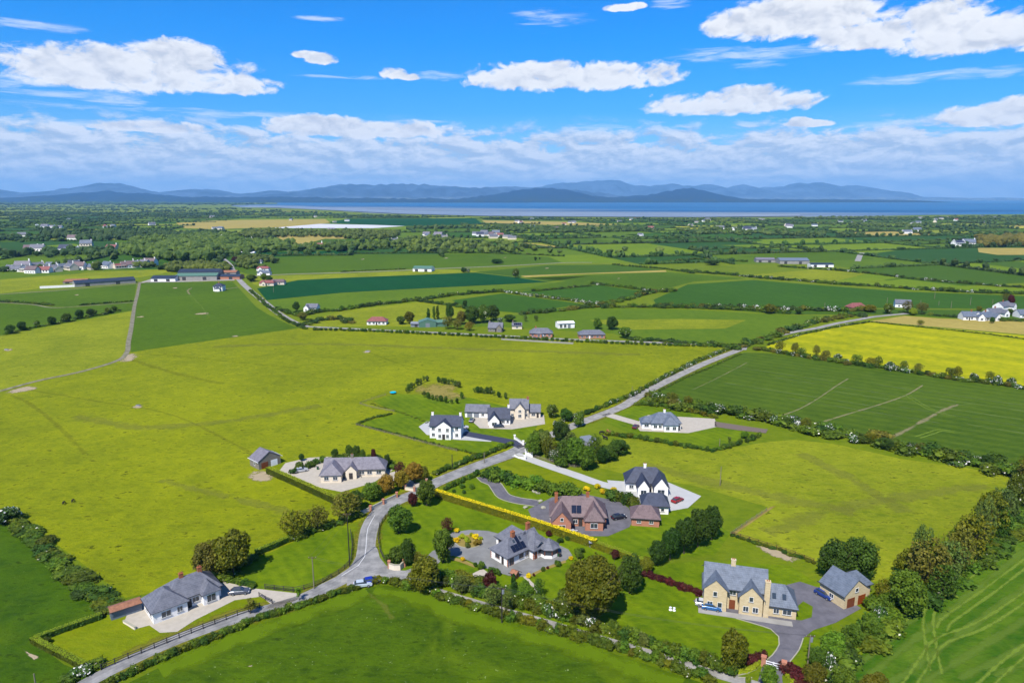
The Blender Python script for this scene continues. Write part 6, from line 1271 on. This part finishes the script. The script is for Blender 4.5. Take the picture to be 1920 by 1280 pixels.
# woods and scattered far trees as masses
def wood(name, label, P, n, rmin, rmax, seed, mat, conifer=False, clumpy=0.0, hk=1.0):
    rs = np.random.RandomState(seed); xs = [p[0] for p in P]; ys = [p[1] for p in P]; V = []; F = []; off = 0; k = 0; tries = 0
    wv = [G(*p) for p in P]; x0, x1 = min(p.x for p in wv), max(p.x for p in wv); y0, y1 = min(p.y for p in wv), max(p.y for p in wv); WP = [(p.x, p.y) for p in wv]
    while k < n and tries < n * 30:
        tries += 1; x = rs.uniform(x0, x1); y = rs.uniform(y0, y1)
        if not inpoly(x, y, WP): continue
        if any(inpoly(*to_px(x, y), K_) for K_ in KEEP): continue
        if clumpy and math.sin(x * .009 + seed) + math.sin(y * .007 + x * .003) + rs.normal(0, .5) < clumpy: continue
        r = rs.uniform(rmin, rmax); h = r * rs.uniform(1.3, 2.0) * hk; k += 1
        for _ in range(2):
            iv = ICO_V * (1 + rs.uniform(-.25, .25, (len(ICO_V), 1))); iv = iv * np.array([r, r, h / 2]) * (1 if _ == 0 else .7)
            iv += np.array([x + (rs.normal(0, r * .5) if _ else 0), y + (rs.normal(0, r * .5) if _ else 0), h * .52 + (h * .15 if _ else 0)]); V.append(iv); F += (ICO_F + off).tolist(); off += len(iv)
    o = bpy.data.objects.new(name, np_mesh(name, np.vstack(V), F, mat)); COL.objects.link(o); tag(o, label, 'woods', kind='stuff'); return o
L['wood'] = leaf_mat('leaf_woodland', '#2c4e18', '#748a34', transl=.15); L['woodd'] = leaf_mat('leaf_woodland_dark', '#22441c', '#4c6c36', transl=.15)
wood('woodland', 'mixed wood left of the far road', [(215, 458), (330, 449), (420, 447), (470, 455), (560, 462), (500, 476), (415, 481), (400, 492), (330, 491), (260, 484), (215, 470)], 900, 5, 9.5, 1, L['wood'])
wood('woodland', 'long tree belt across the left plain', [(70, 448), (80, 438), (160, 440), (300, 440), (420, 437), (440, 442), (380, 448), (200, 452)], 450, 5, 8, 2, L['woodd'], clumpy=0.1)
wood('woodland', 'dark wood below the tan field on the left', [(430, 444), (480, 434), (620, 436), (700, 436), (750, 436), (745, 446), (700, 452), (600, 444), (470, 448)], 480, 4.5, 7, 3, L['wood'], clumpy=0.0)
wood('woodland', 'tree covered plain towards the left hills', [(-300, 416), (-300, 388), (0, 386), (250, 387), (420, 390), (520, 394), (620, 400), (640, 404), (420, 406), (300, 409), (200, 416), (0, 422)], 1500, 7, 12, 4, L['woodd'], clumpy=.15, hk=.5)
wood('woodland', 'wooded strip under the left hills', [(-400, 384), (-400, 380), (300, 380), (500, 382.5), (420, 385), (200, 385)], 1100, 25, 45, 5, L['woodd'], hk=.3)
wood('woodland', 'scattered trees behind the shore in the middle', [(700, 428), (860, 424), (1100, 428), (1260, 420), (1260, 432), (1060, 438), (860, 434)], 380, 4.5, 7.5, 6, L['wood'], clumpy=.3, hk=.8)
wood('woodland', 'tree line along the right hand shore', [(1290, 411), (1500, 409), (1700, 406.5), (1960, 406), (1960, 414), (1700, 414), (1400, 418), (1290, 415)], 420, 6, 10, 7, L['wood'], clumpy=.3, hk=.6)
wood('woodland', 'tree line along the middle shore', [(640, 403), (760, 406), (900, 409), (1290, 412), (1290, 417), (900, 412), (640, 409)], 260, 6, 10, 8, L['woodd'], clumpy=.2, hk=.6)
wood('woodland', 'scattered trees on the right hand plain', [(1260, 430), (1500, 418), (1960, 414), (1960, 440), (1600, 446), (1300, 440)], 430, 4.5, 7.5, 9, L['wood'], clumpy=.5, hk=.75)
wood('woodland', 'brown green wood near the right edge', [(1830, 452), (1915, 450), (1960, 462), (1840, 464)], 160, 6, 10, 10, L['brown'])
wood('woodland', 'trees around the village left of the farm', [(-150, 512), (-150, 488), (0, 482), (100, 486), (200, 484), (300, 490), (310, 501), (180, 508), (60, 514), (0, 519)], 230, 3.5, 6.5, 11, L['wood'], clumpy=.2)
wood('woodland', 'trees behind the farm and far road', [(310, 512), (320, 500), (370, 498), (430, 500), (432, 512), (380, 509)], 110, 4, 6, 12, L['wood'])
wood('woodland', 'trees beside the top of the far road', [(440, 500), (450, 486), (500, 484), (520, 492), (470, 520), (455, 516)], 60, 3, 5, 13, L['wood'], clumpy=-.5)
wood('woodland', 'scattered trees on the left plain', [(-200, 480), (-200, 448), (60, 446), (200, 462), (220, 480), (60, 484)], 260, 4, 8, 14, L['woodd'], clumpy=.2)
wood('woodland', 'tree row under the tan field', [(520, 470), (600, 462), (720, 462), (770, 452), (775, 460), (700, 470), (600, 474)], 130, 5, 8, 15, L['wood'], clumpy=.0)
wood('woodland', 'trees and thickets in the middle plain', [(740, 474), (760, 446), (1000, 450), (1240, 462), (1240, 480), (1000, 476)], 240, 3.5, 7, 16, L['wood'], clumpy=.55)
# far villages: every house a thing of its own
def far_house_mesh():
    m = MB(); wall_block(m, -7, 7, -4, 4, 3.2, 6.6, 'x', 0, 0); r = MB(); roof_block(r, -7, 7, -4, 4, 3.2, 6.6, 'x', 0, 0)
    w_ = MB()
    for x in (-4.5, -1.5, 1.5, 4.5): w_.box(x - .7, x + .7, -4.05, -3.99, 1, 2.3)
    c_ = MB().box(5.4, 6.4, -.4, .4, 5.8, 8); out = []
    for q, mt, n in ((m, M_white, 'wall'), (r, M_slate, 'roof'), (w_, M_glass, 'window'), (c_, M_white, 'chimney')):
        me = bpy.data.meshes.new(n); me.from_pydata(q.v, [], q.f); me.materials.append(mt); out.append((n, me))
    return out
FH = far_house_mesh()
FARH = []
RN = {}
def fh(px, py, lab, grp, sc=1.0, wallm=None, roofm=None):
    g_ = G(px, py); o = empty('house', (g_.x, g_.y, 0), rf.uniform(-.9, .9), lab, 'house', grp)
    FARH.append((grp, px, o, wallm, roofm))
    for n, me in FH:
        if n in ('window', 'chimney') and g_.y > 1500: continue
        from_mesh(n, me, {'wall': wallm or M_white, 'roof': roofm}.get(n) if n in ('wall', 'roof') and (wallm or roofm) else None, o, scale=(sc, sc, sc * rf.uniform(.85, 1.3)))
    return o
RF = [M_slate, M_slate2, M_tileb, M_slate3, M_slate, M_tileg, M_slate2, M_tiler, None]
for x_, y_ in ((20, 507), (34, 509), (52, 510), (62, 512), (74, 509), (84, 511), (96, 507), (106, 509), (120, 504), (134, 506), (150, 505), (172, 505), (203, 503), (226, 503), (240, 502), (248, 500), (262, 501), (272, 498), (282, 497), (44, 503), (70, 501), (98, 500), (140, 499)):
    fh(x_, y_, 'white or cream house in the roadside village left of the farm', 'houses of the left hand village', rf.uniform(.9, 1.3), rf.choice((M_white, M_cream)), rf.choice(RF))
for x_, y_ in ((803, 445), (812, 446), (822, 444), (830, 447), (893, 441), (900, 443), (908, 440), (915, 442), (922, 443), (930, 440), (938, 444), (946, 446), (952, 447), (960, 449), (925, 447), (800, 442), (740, 452)):
    fh(x_, y_, 'pale house in the small village in the middle of the plain', 'houses of the middle village', rf.uniform(1.0, 1.5), rf.choice((M_white, M_cream)), rf.choice(RF))
for i in range(45):
    x_ = rf.uniform(960, 1900); y_ = coast(x_) + rf.uniform(2, 34) * rf.random() + 2
    fh(x_, y_, 'tiny pale house scattered over the coastal plain on the right', 'houses of the right hand coast', rf.uniform(.9, 1.5), rf.choice((M_white, M_cream)), rf.choice(RF))
for i in range(30):
    x_ = rf.uniform(10, 700); y_ = rf.uniform(400, 468) if x_ < 600 else rf.uniform(412, 440)
    fh(x_, y_, 'tiny pale house scattered over the wooded plain on the left', 'houses of the left hand plain', rf.uniform(.9, 1.5), rf.choice((M_white, M_cream)), rf.choice(RF))
for x_, y_ in ((60, 470), (72, 471), (125, 472), (135, 473), (85, 428), (98, 428), (110, 429), (1700, 438), (1400, 433), (1410, 432), (1350, 430), (1480, 427), (1796, 461), (1815, 460)):
    fh(x_, y_, 'larger pale farmhouse standing among far trees', 'far farmhouses', 1.6, M_white, rf.choice(RF))

def ordinal(n): return '%d%s' % (n, 'th' if 10 <= n % 100 <= 20 else {1: 'st', 2: 'nd', 3: 'rd'}.get(n % 10, 'th'))
for grp in sorted({f_[0] for f_ in FARH}):
    mem = sorted([f_ for f_ in FARH if f_[0] == grp], key=lambda f_: f_[1])
    for i, (_, px_, o, wm_, rm_) in enumerate(mem):
        rc = {'slate_grey': 'grey', 'slate_blue': 'blue grey', 'tile_brown': 'brown', 'slate_navy': 'dark', 'tile_red': 'red'}.get(rm_.name if rm_ else 'slate_grey', 'grey')
        wc = 'cream' if wm_ is M_cream else 'white'
        o['label'] = '%s house with %s roof, %s from left in the %s' % (wc, rc, ordinal(i + 1), grp.replace('houses of the ', '').replace('far farmhouses', 'far farmhouse group'))

# ------------------------------------------------------------------ fences, walls, gates
def rail_fence(pts, label, h=1.3, step=2.4, rails=3, mat=None, group=None, post=0.14):
    mat = mat or M_woodd
    P = smooth_path(gp(pts), 4.0); o = empty('rail_fence', (P[0].x, P[0].y, 0), 0, label, 'fence', group)
    d = [0]
    for a, b_ in zip(P, P[1:]): d.append(d[-1] + (b_ - a).length)
    n = int(d[-1] / step); xs = np.interp(np.arange(n + 1) * step, d, [p.x for p in P]); ys = np.interp(np.arange(n + 1) * step, d, [p.y for p in P])
    pm = bpy.data.meshes.new('post'); q = MB().box(-post / 2, post / 2, -post / 2, post / 2, -.2, h); pm.from_pydata(q.v, [], q.f); pm.materials.append(mat)
    rm = bpy.data.meshes.new('rail'); q = MB().box(0, 1, -.025, .025, -.06, .06); rm.from_pydata(q.v, [], q.f); rm.materials.append(mat)
    for i in range(n + 1): from_mesh('post', pm, None, o, (xs[i] - P[0].x, ys[i] - P[0].y, 0))
    for i in range(n):
        a = Vector((xs[i], ys[i])); b_ = Vector((xs[i + 1], ys[i + 1])); ang = math.atan2((b_ - a).y, (b_ - a).x)
        for r in range(rails): from_mesh('rail', rm, None, o, (a.x - P[0].x, a.y - P[0].y, h * (r + .75) / (rails + .1)), (0, 0, ang), ((b_ - a).length, 1, 1))
    return o
rail_fence([(190, 1256), (225, 1241), (300, 1211), (370, 1183), (440, 1156), (498, 1136)], 'long black three rail fence between the corner lawn and the lane', 1.4)
rail_fence([(486, 1118), (498, 1125), (511, 1131)], 'short black rail fence closing the lawn corner at the yard mouth', 1.2)
rail_fence([(497, 1103), (550, 1109), (580, 1103), (610, 1090), (640, 1073), (658, 1054), (661, 1025), (656, 992)], 'dark rail fence around the triangular paddock beside the road', 1.3)
rail_fence([(728, 965), (712, 985), (709, 1010), (713, 1035), (722, 1054), (730, 1062)], 'dark rail fence curving along the inside of the road bend', 1.3)
rail_fence([(1372, 1003), (1430, 1021), (1480, 1037), (1530, 1056)], 'timber rail fence at the top of the stone house lawn', 1.2, mat=M_wood)
rail_fence([(1000, 857), (1030, 866), (1082, 877), (1110, 868)], 'pale timber fence along the lower edge of the mid garden grove', 1.1, mat=M_poleg)
rail_fence([(675, 757), (700, 748), (735, 738)], 'thin post fence at the tip of the upper garden', 1.0, 4, 2, mat=M_poleg)
rail_fence([(676, 758), (700, 765), (740, 772)], 'thin pale fence below the upper garden lawn', .9, 4, 2, mat=M_poleg)
rail_fence([(1370, 1002), (1395, 985), (1445, 952)], 'pale post and rail fence across the near pasture corner', 1.0, 3, 2, mat=M_poleg)
rail_fence([(668, 797), (720, 811), (800, 832), (860, 847)], 'pale wire fence along the lower edge of the triangular garden', .9, 4, 2, mat=M_poleg)
# tipped soil line at the pasture corner
sheet('bare_patch', [(1368, 1002), (1395, 983), (1445, 950), (1455, 948), (1400, 986), (1375, 1004)], M_soil, 3)
def wall_thing(pts, th, h, mat, label, pillars=(), smooth=False, pm=None, cat='wall'):
    P0 = G(*pts[0]); o = empty('garden_wall', (P0.x, P0.y, 0), 0, label, cat)
    w_ = wall_strip('wall', [(G(*p).x - P0.x, G(*p).y - P0.y) for p in pts], th, h, mat, True, smooth, parent=o)
    c_ = wall_strip('coping', [(G(*p).x - P0.x, G(*p).y - P0.y) for p in pts], th + .12, .1, M_kerb, True, smooth, z0=h + .002, parent=o)
    for p in pillars:
        g_ = G(*p); m = MB().box(-.32, .32, -.32, .32, -.1, h + .5); m.box(-.4, .4, -.4, .4, h + .502, h + .64)
        q = m.build('pillar', pm or M_brick, o); q.location = (g_.x - P0.x, g_.y - P0.y, 0)
    return o
wall_thing([(676, 965), (695, 957), (716, 946), (742, 933)], .3, 1.1, M_cream, 'cream roadside wall with brick pillars left of the entrance', [(695, 957.5), (719, 945), (744, 932)])
wall_thing([(760, 918), (776, 921), (788, 917), (800, 907)], .3, 1.0, M_cream, 'cream curved wall with brick pillars right of the entrance', [(760, 917), (777, 921), (800, 906)])
wall_thing([(730, 1066), (740, 1069), (750, 1069), (757, 1062)], .35, 1.5, M_cream, 'curved cream entrance wall at the road junction', [(730, 1065), (758, 1062)])
wall_thing([(965, 823), (975, 830), (980, 833)], .25, 1.1, M_white, 'short white wall beside the dark drive mouth', [(965, 823), (981, 834)], pm=M_white)
wall_thing([(965, 855), (972, 859), (984, 861)], .25, .9, M_white, 'low white wall left of the white gravel drive', [(984, 861)], pm=M_white)
wall_thing([(986, 852), (990, 854), (997, 857)], .25, 1.3, M_white, 'white gate wall right of the white gravel drive', [(986, 852), (997, 857)], pm=M_white)
wall_thing([(940, 637), (990, 640), (1040, 643), (1075, 645)], .4, .9, M_conc, 'pale roadside wall before the brick bungalow')
wall_thing([(232, 1167), (246, 1175), (254, 1180)], .3, .6, M_cream, 'low cream patio wall at the gable of the long bungalow')
# entrance gate
A = G(1431, 1247); B_ = G(1469, 1257); dv = B_ - A; ang = math.atan2(dv.y, dv.x); gl = dv.length
gt = empty('entrance_gate', A, ang, 'white double bar gate between two brick pillars at the drive mouth', 'gate')
for k in range(2):
    x0 = .45 + k * (gl - .9) / 2; x1 = x0 + (gl - .9) / 2 - .05
    for z in (.25, .7, 1.2): MB().box(x0 + .1, x1 - .1, -.04, .04, z - .06, z + .06).build('rail', M_barge, gt)
    for x in (x0, x1 - .1): MB().box(x, x + .1, -.05, .05, .1, 1.35).build('stile', M_barge, gt)
for x in (0, gl):
    m = MB().box(x - .42, x + .42, -.42, .42, -.1, 2.0); m.box(x - .5, x + .5, -.5, .5, 2.002, 2.15); m.build('pillar', M_brick, gt)
# ------------------------------------------------------------------ poles
def pole(px, py, h, label, mat, cross=False, top=None):
    g_ = G(px, py); H_ = px_height(px, py, h); o = empty('utility_pole', g_, 0, label, 'utility pole')
    MB().tube((0, 0, -.3), (0, 0, H_), .15, .11, 8).build('pole', mat, o)
    if cross:
        MB().box(-.9, .9, -.06, .06, H_ - .35, H_ - .22).build('crossarm', M_wood, o)
        for x in (-.8, 0, .8): MB().tube((x, 0, H_ - .22), (x, 0, H_ - .02), .06, .05, 6).build('insulator', M_conc, o)
    if top:
        MB().tube((.28, 0, H_ - 1.4), (.28, 0, H_ - .5), .28, .28, 10).build('transformer', M_grey, o)
    return o
pole(941, 1167, 66, 'black pole with crossarm and grey transformer in front of the hedge', M_poleb, True, True)
pole(589, 1103, 60, 'pale weathered pole in the triangular paddock', M_poleg, True)
pole(656, 1062, 100, 'tall dark pole beside the fence on the road bend', M_poleb, True)
pole(1514, 1248, 58, 'weathered pole with a pale transformer beside the entrance drive', M_poleg, True, True)
pole(1350, 910, 36, 'weathered pole standing in the near pasture', M_poleg); pole(1349, 836, 14, 'short pole at the bungalow garden hedge', M_poleg)
pole(848, 880, 28, 'dark pole in the hedge above the bend', M_poleb); pole(908, 868, 20, 'pale pole by the hedge right of the dark pole', M_poleg)
pole(1185, 738, 14, 'thin pale pole by the straight road hedge', M_poleg); pole(67, 1284, 22, 'pale pole cut by the lower left edge', M_poleg)
for x_, y_, h_ in ((1546, 578, 11), (1663, 568, 10), (1752, 560, 12), (1783, 578, 14), (1819, 572, 15), (1760, 572, 8), (1726, 570, 8), (1861, 569, 8), (880, 608, 12), (513, 548, 10), (158, 538, 8), (747, 507, 8)):
    g_ = G(x_, y_); o = empty('utility_pole', g_, 0, 'distant thin pale pole standing beyond the far fields', 'utility pole', 'distant utility poles'); MB().tube((0, 0, 0), (0, 0, px_height(x_, y_, h_)), .22, .16, 6).build('pole', M_poleg, o)
# wires
def wire(a, b_, sag, label):
    pts = []
    for i in range(13):
        t_ = i / 12; p = Vector(a).lerp(Vector(b_), t_); p.z -= sag * 4 * t_ * (1 - t_); pts.append(p)
    m = MB()
    for p, q in zip(pts, pts[1:]): m.tube(p, q, .018, .018, 4)
    tag(m.build('power_cable', M_fascia), label, 'cable', 'power cables between the poles')
def top(px, py, h): g_ = G(px, py); return Vector((g_.x, g_.y, px_height(px, py, h)))
t1, t2, t3, t4 = top(589, 1103, 59), top(656, 1062, 99), top(941, 1167, 65), top(1514, 1248, 57)
for dx in (-.8, .8):
    v = Vector((dx, 0, 0)); wire(t1 + v, t3 + v, 1.2, 'thin power cable strung between the utility poles'); wire(t3 + v, t4 + v, 1.5, 'thin power cable strung between the utility poles'); wire(t1 + v, t2 + v, .6, 'thin power cable strung between the utility poles')
# ------------------------------------------------------------------ cars
def car(px, py, ang, col, label, z=0.05):
    g_ = G(px, py); o = empty('parked_car', (g_.x, g_.y, z), R(ang), label, 'car')
    bm = bmesh.new()
    prof = [(-2.15, .35), (-2.2, .75), (-2.05, 1.0), (-1.2, 1.05), (-.1, 1.02), (1.0, .98), (1.9, .82), (2.18, .6), (2.15, .32)]
    rings = []
    for yy, ins in ((-.86, 0.06), (-.8, 0), (.8, 0), (.86, .06)):
        rings.append([bm.verts.new((x, yy, z_ - (ins if z_ > .9 else 0))) for x, z_ in prof])
    for r0, r1 in zip(rings, rings[1:]):
        for i in range(len(prof) - 1): bm.faces.new((r0[i], r0[i + 1], r1[i + 1], r1[i]))
        bm.faces.new((r0[-1], r0[0], r1[0], r1[-1]))
    bm.faces.new(rings[0][::-1]); bm.faces.new(rings[-1]); bmesh.ops.recalc_face_normals(bm, faces=bm.faces)
    me = bpy.data.meshes.new('body'); bm.to_mesh(me); bm.free(); me.materials.append(plain('car_paint_' + label[:12].replace(' ', '_'), col, .25, .3, .03, spec=.6)); from_mesh('body', me, None, o)
    cab = MB(); cab.v = [(-1.9, -.76, 1.0), (1.0, -.76, .97), (1.0, .76, .97), (-1.9, .76, 1.0), (-1.4, -.62, 1.44), (.25, -.62, 1.44), (.25, .62, 1.44), (-1.4, .62, 1.44)]
    cab.f = [(0, 1, 5, 4), (1, 2, 6, 5), (2, 3, 7, 6), (3, 0, 4, 7), (4, 5, 6, 7)]; cab.build('window', M_glass, o)
    rf_ = MB(); rf_.slab([(-1.42, -.64, 1.475), (.24, -.64, 1.475), (.24, .64, 1.475), (-1.42, .64, 1.475)], .035); rf_.build('roof', me.materials[0], o)
    for x in (-1.35, 1.35):
        for y in (-.86, .86):
            w_ = MB().tube((x, y - .1, .32), (x, y + .1, .32), .32, .32, 14).build('wheel', M_poleb, o); MB().tube((x, y - .12, .32), (x, y + .12, .32), .19, .19, 10).build('rim', M_grey, w_)
    for y in (-.6, .6): MB().box(2.1, 2.2, y - .18, y + .18, .58, .72).build('headlight', M_barge, o)
    for y in (-.62, .62): MB().box(-2.22, -2.12, y - .14, y + .14, .7, .86).build('tail_light', plain('tail_lamp', (.35, .01, .01), .3), o)
    return o
car(680, 1099, 14, (.50, .56, .62), 'silver blue car parked at the junction beside the hedge', .1)
car(696, 1093, 20, (.01, .03, .30), 'bright blue car parked just ahead of the silver one', .1)
car(1334, 1142, -16, (.03, .12, .30), 'blue car in front of the left gable of the stone house'); car(1322, 1135, -16, (.55, .55, .55), 'silver car behind the blue one at the stone house')
car(1004, 636, 10, (.02, .05, .22), 'dark blue car beside the red brick bungalow'); car(885, 790, 80, (.08, .09, .12), 'dark grey car before the low white garage'); car(935, 801, 10, (.05, .06, .09), 'dark car on the grey yard below the navy roofed house')
car(1192, 802, 60, (.12, .02, .03), 'maroon car left of the pale grey bungalow')
car(1072, 1003, 60, (.5, .5, .52), 'silver car on the tarmac below the red brick house'); car(1160, 972, 20, (.02, .02, .03), 'black car between the brick house and its garage'); car(1270, 940, 40, (.3, .02, .02), 'red car on the white gravel beside the navy roofed house')
car(450, 1112, 10, (.05, .06, .08), 'dark grey car parked at the end of the lower gravel yard'); car(565, 884, 30, (.45, .46, .48), 'pale car on the gravel between the stone garage and cream bungalow'); car(1545, 1118, -60, (.02, .05, .09), 'dark blue car on the drive between the stone house and its garage')
car(868, 803, 10, (.4, .4, .42), 'silver car beside the white two storey house')
for x_, y_, c_, l_ in ((1047, 1042, (.01, .06, .02), 'green wheelie bin by the bungalow bay'), (1050, 1043, (.02, .02, .02), 'black wheelie bin by the bungalow bay'), (1240, 962, (.02, .02, .02), 'black wheelie bin beside the brick garage'), (596, 880, (.01, .06, .02), 'green wheelie bin by the cream bungalow'), (1478, 1112, (.02, .05, .2), 'blue wheelie bin behind the stone house wing')):
    m = MB().box(-.28, .28, -.32, .32, .06, 1.0); b0 = m.build('wheelie_bin', plain('bin_%d' % x_, c_, .5)); MB().box(-.31, .31, -.36, .36, 1.002, 1.07).build('lid', M_fascia, b0); b0.location = G(x_, y_); tag(b0, l_, 'bin')
# ------------------------------------------------------------------ small things around the gardens
for i, (x_, y_) in enumerate(((145, 1174), (153, 1171), (160, 1168), (167, 1165), (174, 1162))):
    g_ = G(x_, y_); o = MB().tube((0, -.45, .45), (0, .45, .45), .45, .45, 12).build('wrapped_bale', M_barge); o.location = g_; o.rotation_euler = (0, 0, .6)
    tag(o, 'small white wrapped bale in the line against the corner hedge', 'bale', 'white bales along the hedge')
tb = empty('picnic_table', G(897, 1086), .3, 'dark wooden garden table with benches on the stone patio', 'table')
MB().box(-.9, .9, -.4, .4, .70, .76).build('tabletop', M_woodd, tb)
for y in (-.75, .75): MB().box(-.9, .9, y - .14, y + .14, .42, .46).build('bench_seat', M_woodd, tb)
for x in (-.7, .7): MB().box(x - .05, x + .05, -.8, .8, .38, .42).build('stretcher', M_woodd, tb); MB().tube((x, -.7, 0), (x, -.25, .7), .05, .05, 5).build('leg', M_woodd, tb); MB().tube((x, .7, 0), (x, .25, .7), .05, .05, 5).build('leg', M_woodd, tb)
wall_thing([(872, 1083), (884, 1091), (897, 1098), (910, 1093)], .3, .6, M_stone, 'low stone wall around the patio')
def kid_shed(px, py, label, w_, d_, h_, wm, rm, ang): return house((px, py), None, [(0, w_, 0, d_, h_, h_ * 1.45, 'x', 0, 0)], wm, rm, label, 'shed', ang=ang, name='garden_shed', doors=[('f', w_ / 2, w_ * .3, h_ * .8, 0, M_fascia)])
kid_shed(1105, 1026, 'tiny grey shed under the golden hedge', 2.0, 1.6, 1.5, M_grey, M_grey, 0)
kid_shed(958, 1082, 'small brick red arbour at the lower drive corner', 1.6, 1.2, 1.4, M_framew, M_rust, -35)
tr = empty('trampoline', G(737, 738), 0, 'turquoise trampoline by the fence of the upper garden', 'trampoline')
MB().tube((0, 0, .75), (0, 0, .85), 1.5, 1.5, 20).build('mat', plain('turquoise_mat', (.0, .35, .45), .6), tr)
for i in range(6): a_ = i * math.pi / 3; MB().tube((1.35 * math.cos(a_), 1.35 * math.sin(a_), 0), (1.35 * math.cos(a_), 1.35 * math.sin(a_), .76), .05, .05, 5).build('leg', M_grey, tr)
for lx, ly, lab in ((1257, 1143, 'left white garden ornament on the big lawn'), (1264, 1144, 'right white garden ornament on the big lawn')):
    m = MB().tube((0, 0, 0), (0, 0, .35), .4, .25, 8); m.tube((0, 0, .35), (0, 0, .7), .12, .3, 8); o = m.build('garden_ornament', M_barge); o.location = G(lx, ly); tag(o, lab, 'ornament')
for lx, ly in ((1002, 922), (1013, 940), (1018, 952), (985, 952), (1008, 925)):
    me = np_mesh('boulder', ICO_V * np.random.RandomState(int(lx)).uniform(.75, 1.2, (len(ICO_V), 1)) * np.array([.9, .7, .5]) + np.array([0, 0, .25]), ICO_F.tolist(), M_kerb); o = from_mesh('boulder', me, None, None, G(lx, ly)); tag(o, 'pale boulder beside the winding drive', 'boulder', 'boulders beside the winding drive')
o = MB().box(-.8, .8, -.5, .5, 0, .6).build('water_trough', M_conc); m_ = MB().box(-.65, .65, -.35, .35, .6, .605).build('water', M_glass, o); o.location = G(259, 761); tag(o, 'pale concrete water trough on the worn patch of the big pasture', 'trough')
for (x_, y_, l_) in ((12, 656, 'concrete water trough in the left hand pasture'), (689, 659, 'concrete water trough at the top of the big pasture')):
    q = MB().box(-1, 1, -.6, .6, 0, .6).build('water_trough', M_conc); MB().box(-.8, .8, -.4, .4, .6, .605).build('water', M_glass, q); q.location = G(x_, y_); tag(q, l_, 'trough')
# ------------------------------------------------------------------ cattle
def cow_mesh(grazing):
    bm = bmesh.new()
    J = [(-.85, 0, 1.12, .30, .34), (-.3, 0, 1.08, .38, .42), (.35, 0, 1.08, .36, .42), (.8, 0, 1.15, .26, .30)]
    J += [(1.15, 0, .85, .15, .18), (1.4, 0, .45, .13, .13), (1.62, 0, .2, .09, .09)] if grazing else [(1.15, 0, 1.4, .16, .2), (1.4, 0, 1.55, .15, .15), (1.75, 0, 1.4, .1, .1)]
    def chain(J, par=None):
        prev = None
        for (x, y, z, rx, rz) in J:
            v = bm.verts.new((x, y, z)); R_map.append((v, rx, rz))
            if prev: bm.edges.new((prev, v))
            elif par: bm.edges.new((par, v))
            prev = v
    R_map = []; chain(J); spine = [m_[0] for m_ in R_map]
    for x, sp_, kn in ((-.8, 0, .12), (.7, 3, -.02)):
        for y in (-.24, .24): chain([(x, y, .85, .15, .15), (x - kn * .6, y, .45, .08, .08), (x + kn * .3, y, .05, .07, .07)], spine[sp_])
    chain([(-1.08, 0, 1.0, .05, .05), (-1.12, 0, .45, .05, .05)], spine[0])
    for s in (-1, 1): chain([(J[-2][0] - .12, s * .22, J[-2][2] + .1, .05, .04)], spine[5])
    me = bpy.data.meshes.new('cow'); bm.verts.index_update(); rad = [(rx, rz) for _, rx, rz in R_map]; bm.to_mesh(me); bm.free()
    o = bpy.data.objects.new('cow', me); COL.objects.link(o); md = o.modifiers.new('Skin', 'SKIN'); me.skin_vertices.new() if not me.skin_vertices else None
    for i, sv in enumerate(me.skin_vertices[0].data): sv.radius = rad[i]
    me.skin_vertices[0].data[1].use_root = True
    o.modifiers.new('sub', 'SUBSURF').levels = 1
    dg = bpy.context.evaluated_depsgraph_get(); nm = bpy.data.meshes.new_from_object(o.evaluated_get(dg)); nm.materials.clear(); nm.materials.append(M_cowb); bpy.data.objects.remove(o); return nm
M_cowb = plain('cow_black', (.012, .010, .010), .8, var=.3); M_cowr = plain('cow_brown', alb('#b07848', .5), .8)
CW = [cow_mesh(True), cow_mesh(False)]
for x_, y_, g_, mt, lab in ((1128, 814, 0, M_cowb, 'black cow on the left in the field above the grove'), (1135, 824, 1, M_cowb, 'black cow nearest to the grove bushes'), (1140, 812, 0, M_cowr, 'tan cow second from the right above the grove'), (1145, 814, 1, M_cowr, 'rust brown cow on the right above the grove')):
    tag(from_mesh('cow', CW[g_], mt, None, G(x_, y_), (0, 0, rnd.uniform(0, 6))), lab, 'cow')
for x_, y_ in ((602, 599), (610, 600), (618, 598), (626, 601), (634, 600), (640, 603), (645, 598), (120, 945), (137, 941)):
    tag(from_mesh('cow', CW[rnd.random() < .5], M_cowb, None, G(x_, y_), (0, 0, rnd.uniform(0, 6))), 'dark cow or calf grazing in the left half of the picture', 'cow', 'dark cattle grazing on the left').scale = (.7, .7, .7)

# labels stay within sixteen words
for o in bpy.data.objects:
    l_ = o.get('label')
    if l_ and len(l_.split()) > 16: print('LONG', l_)
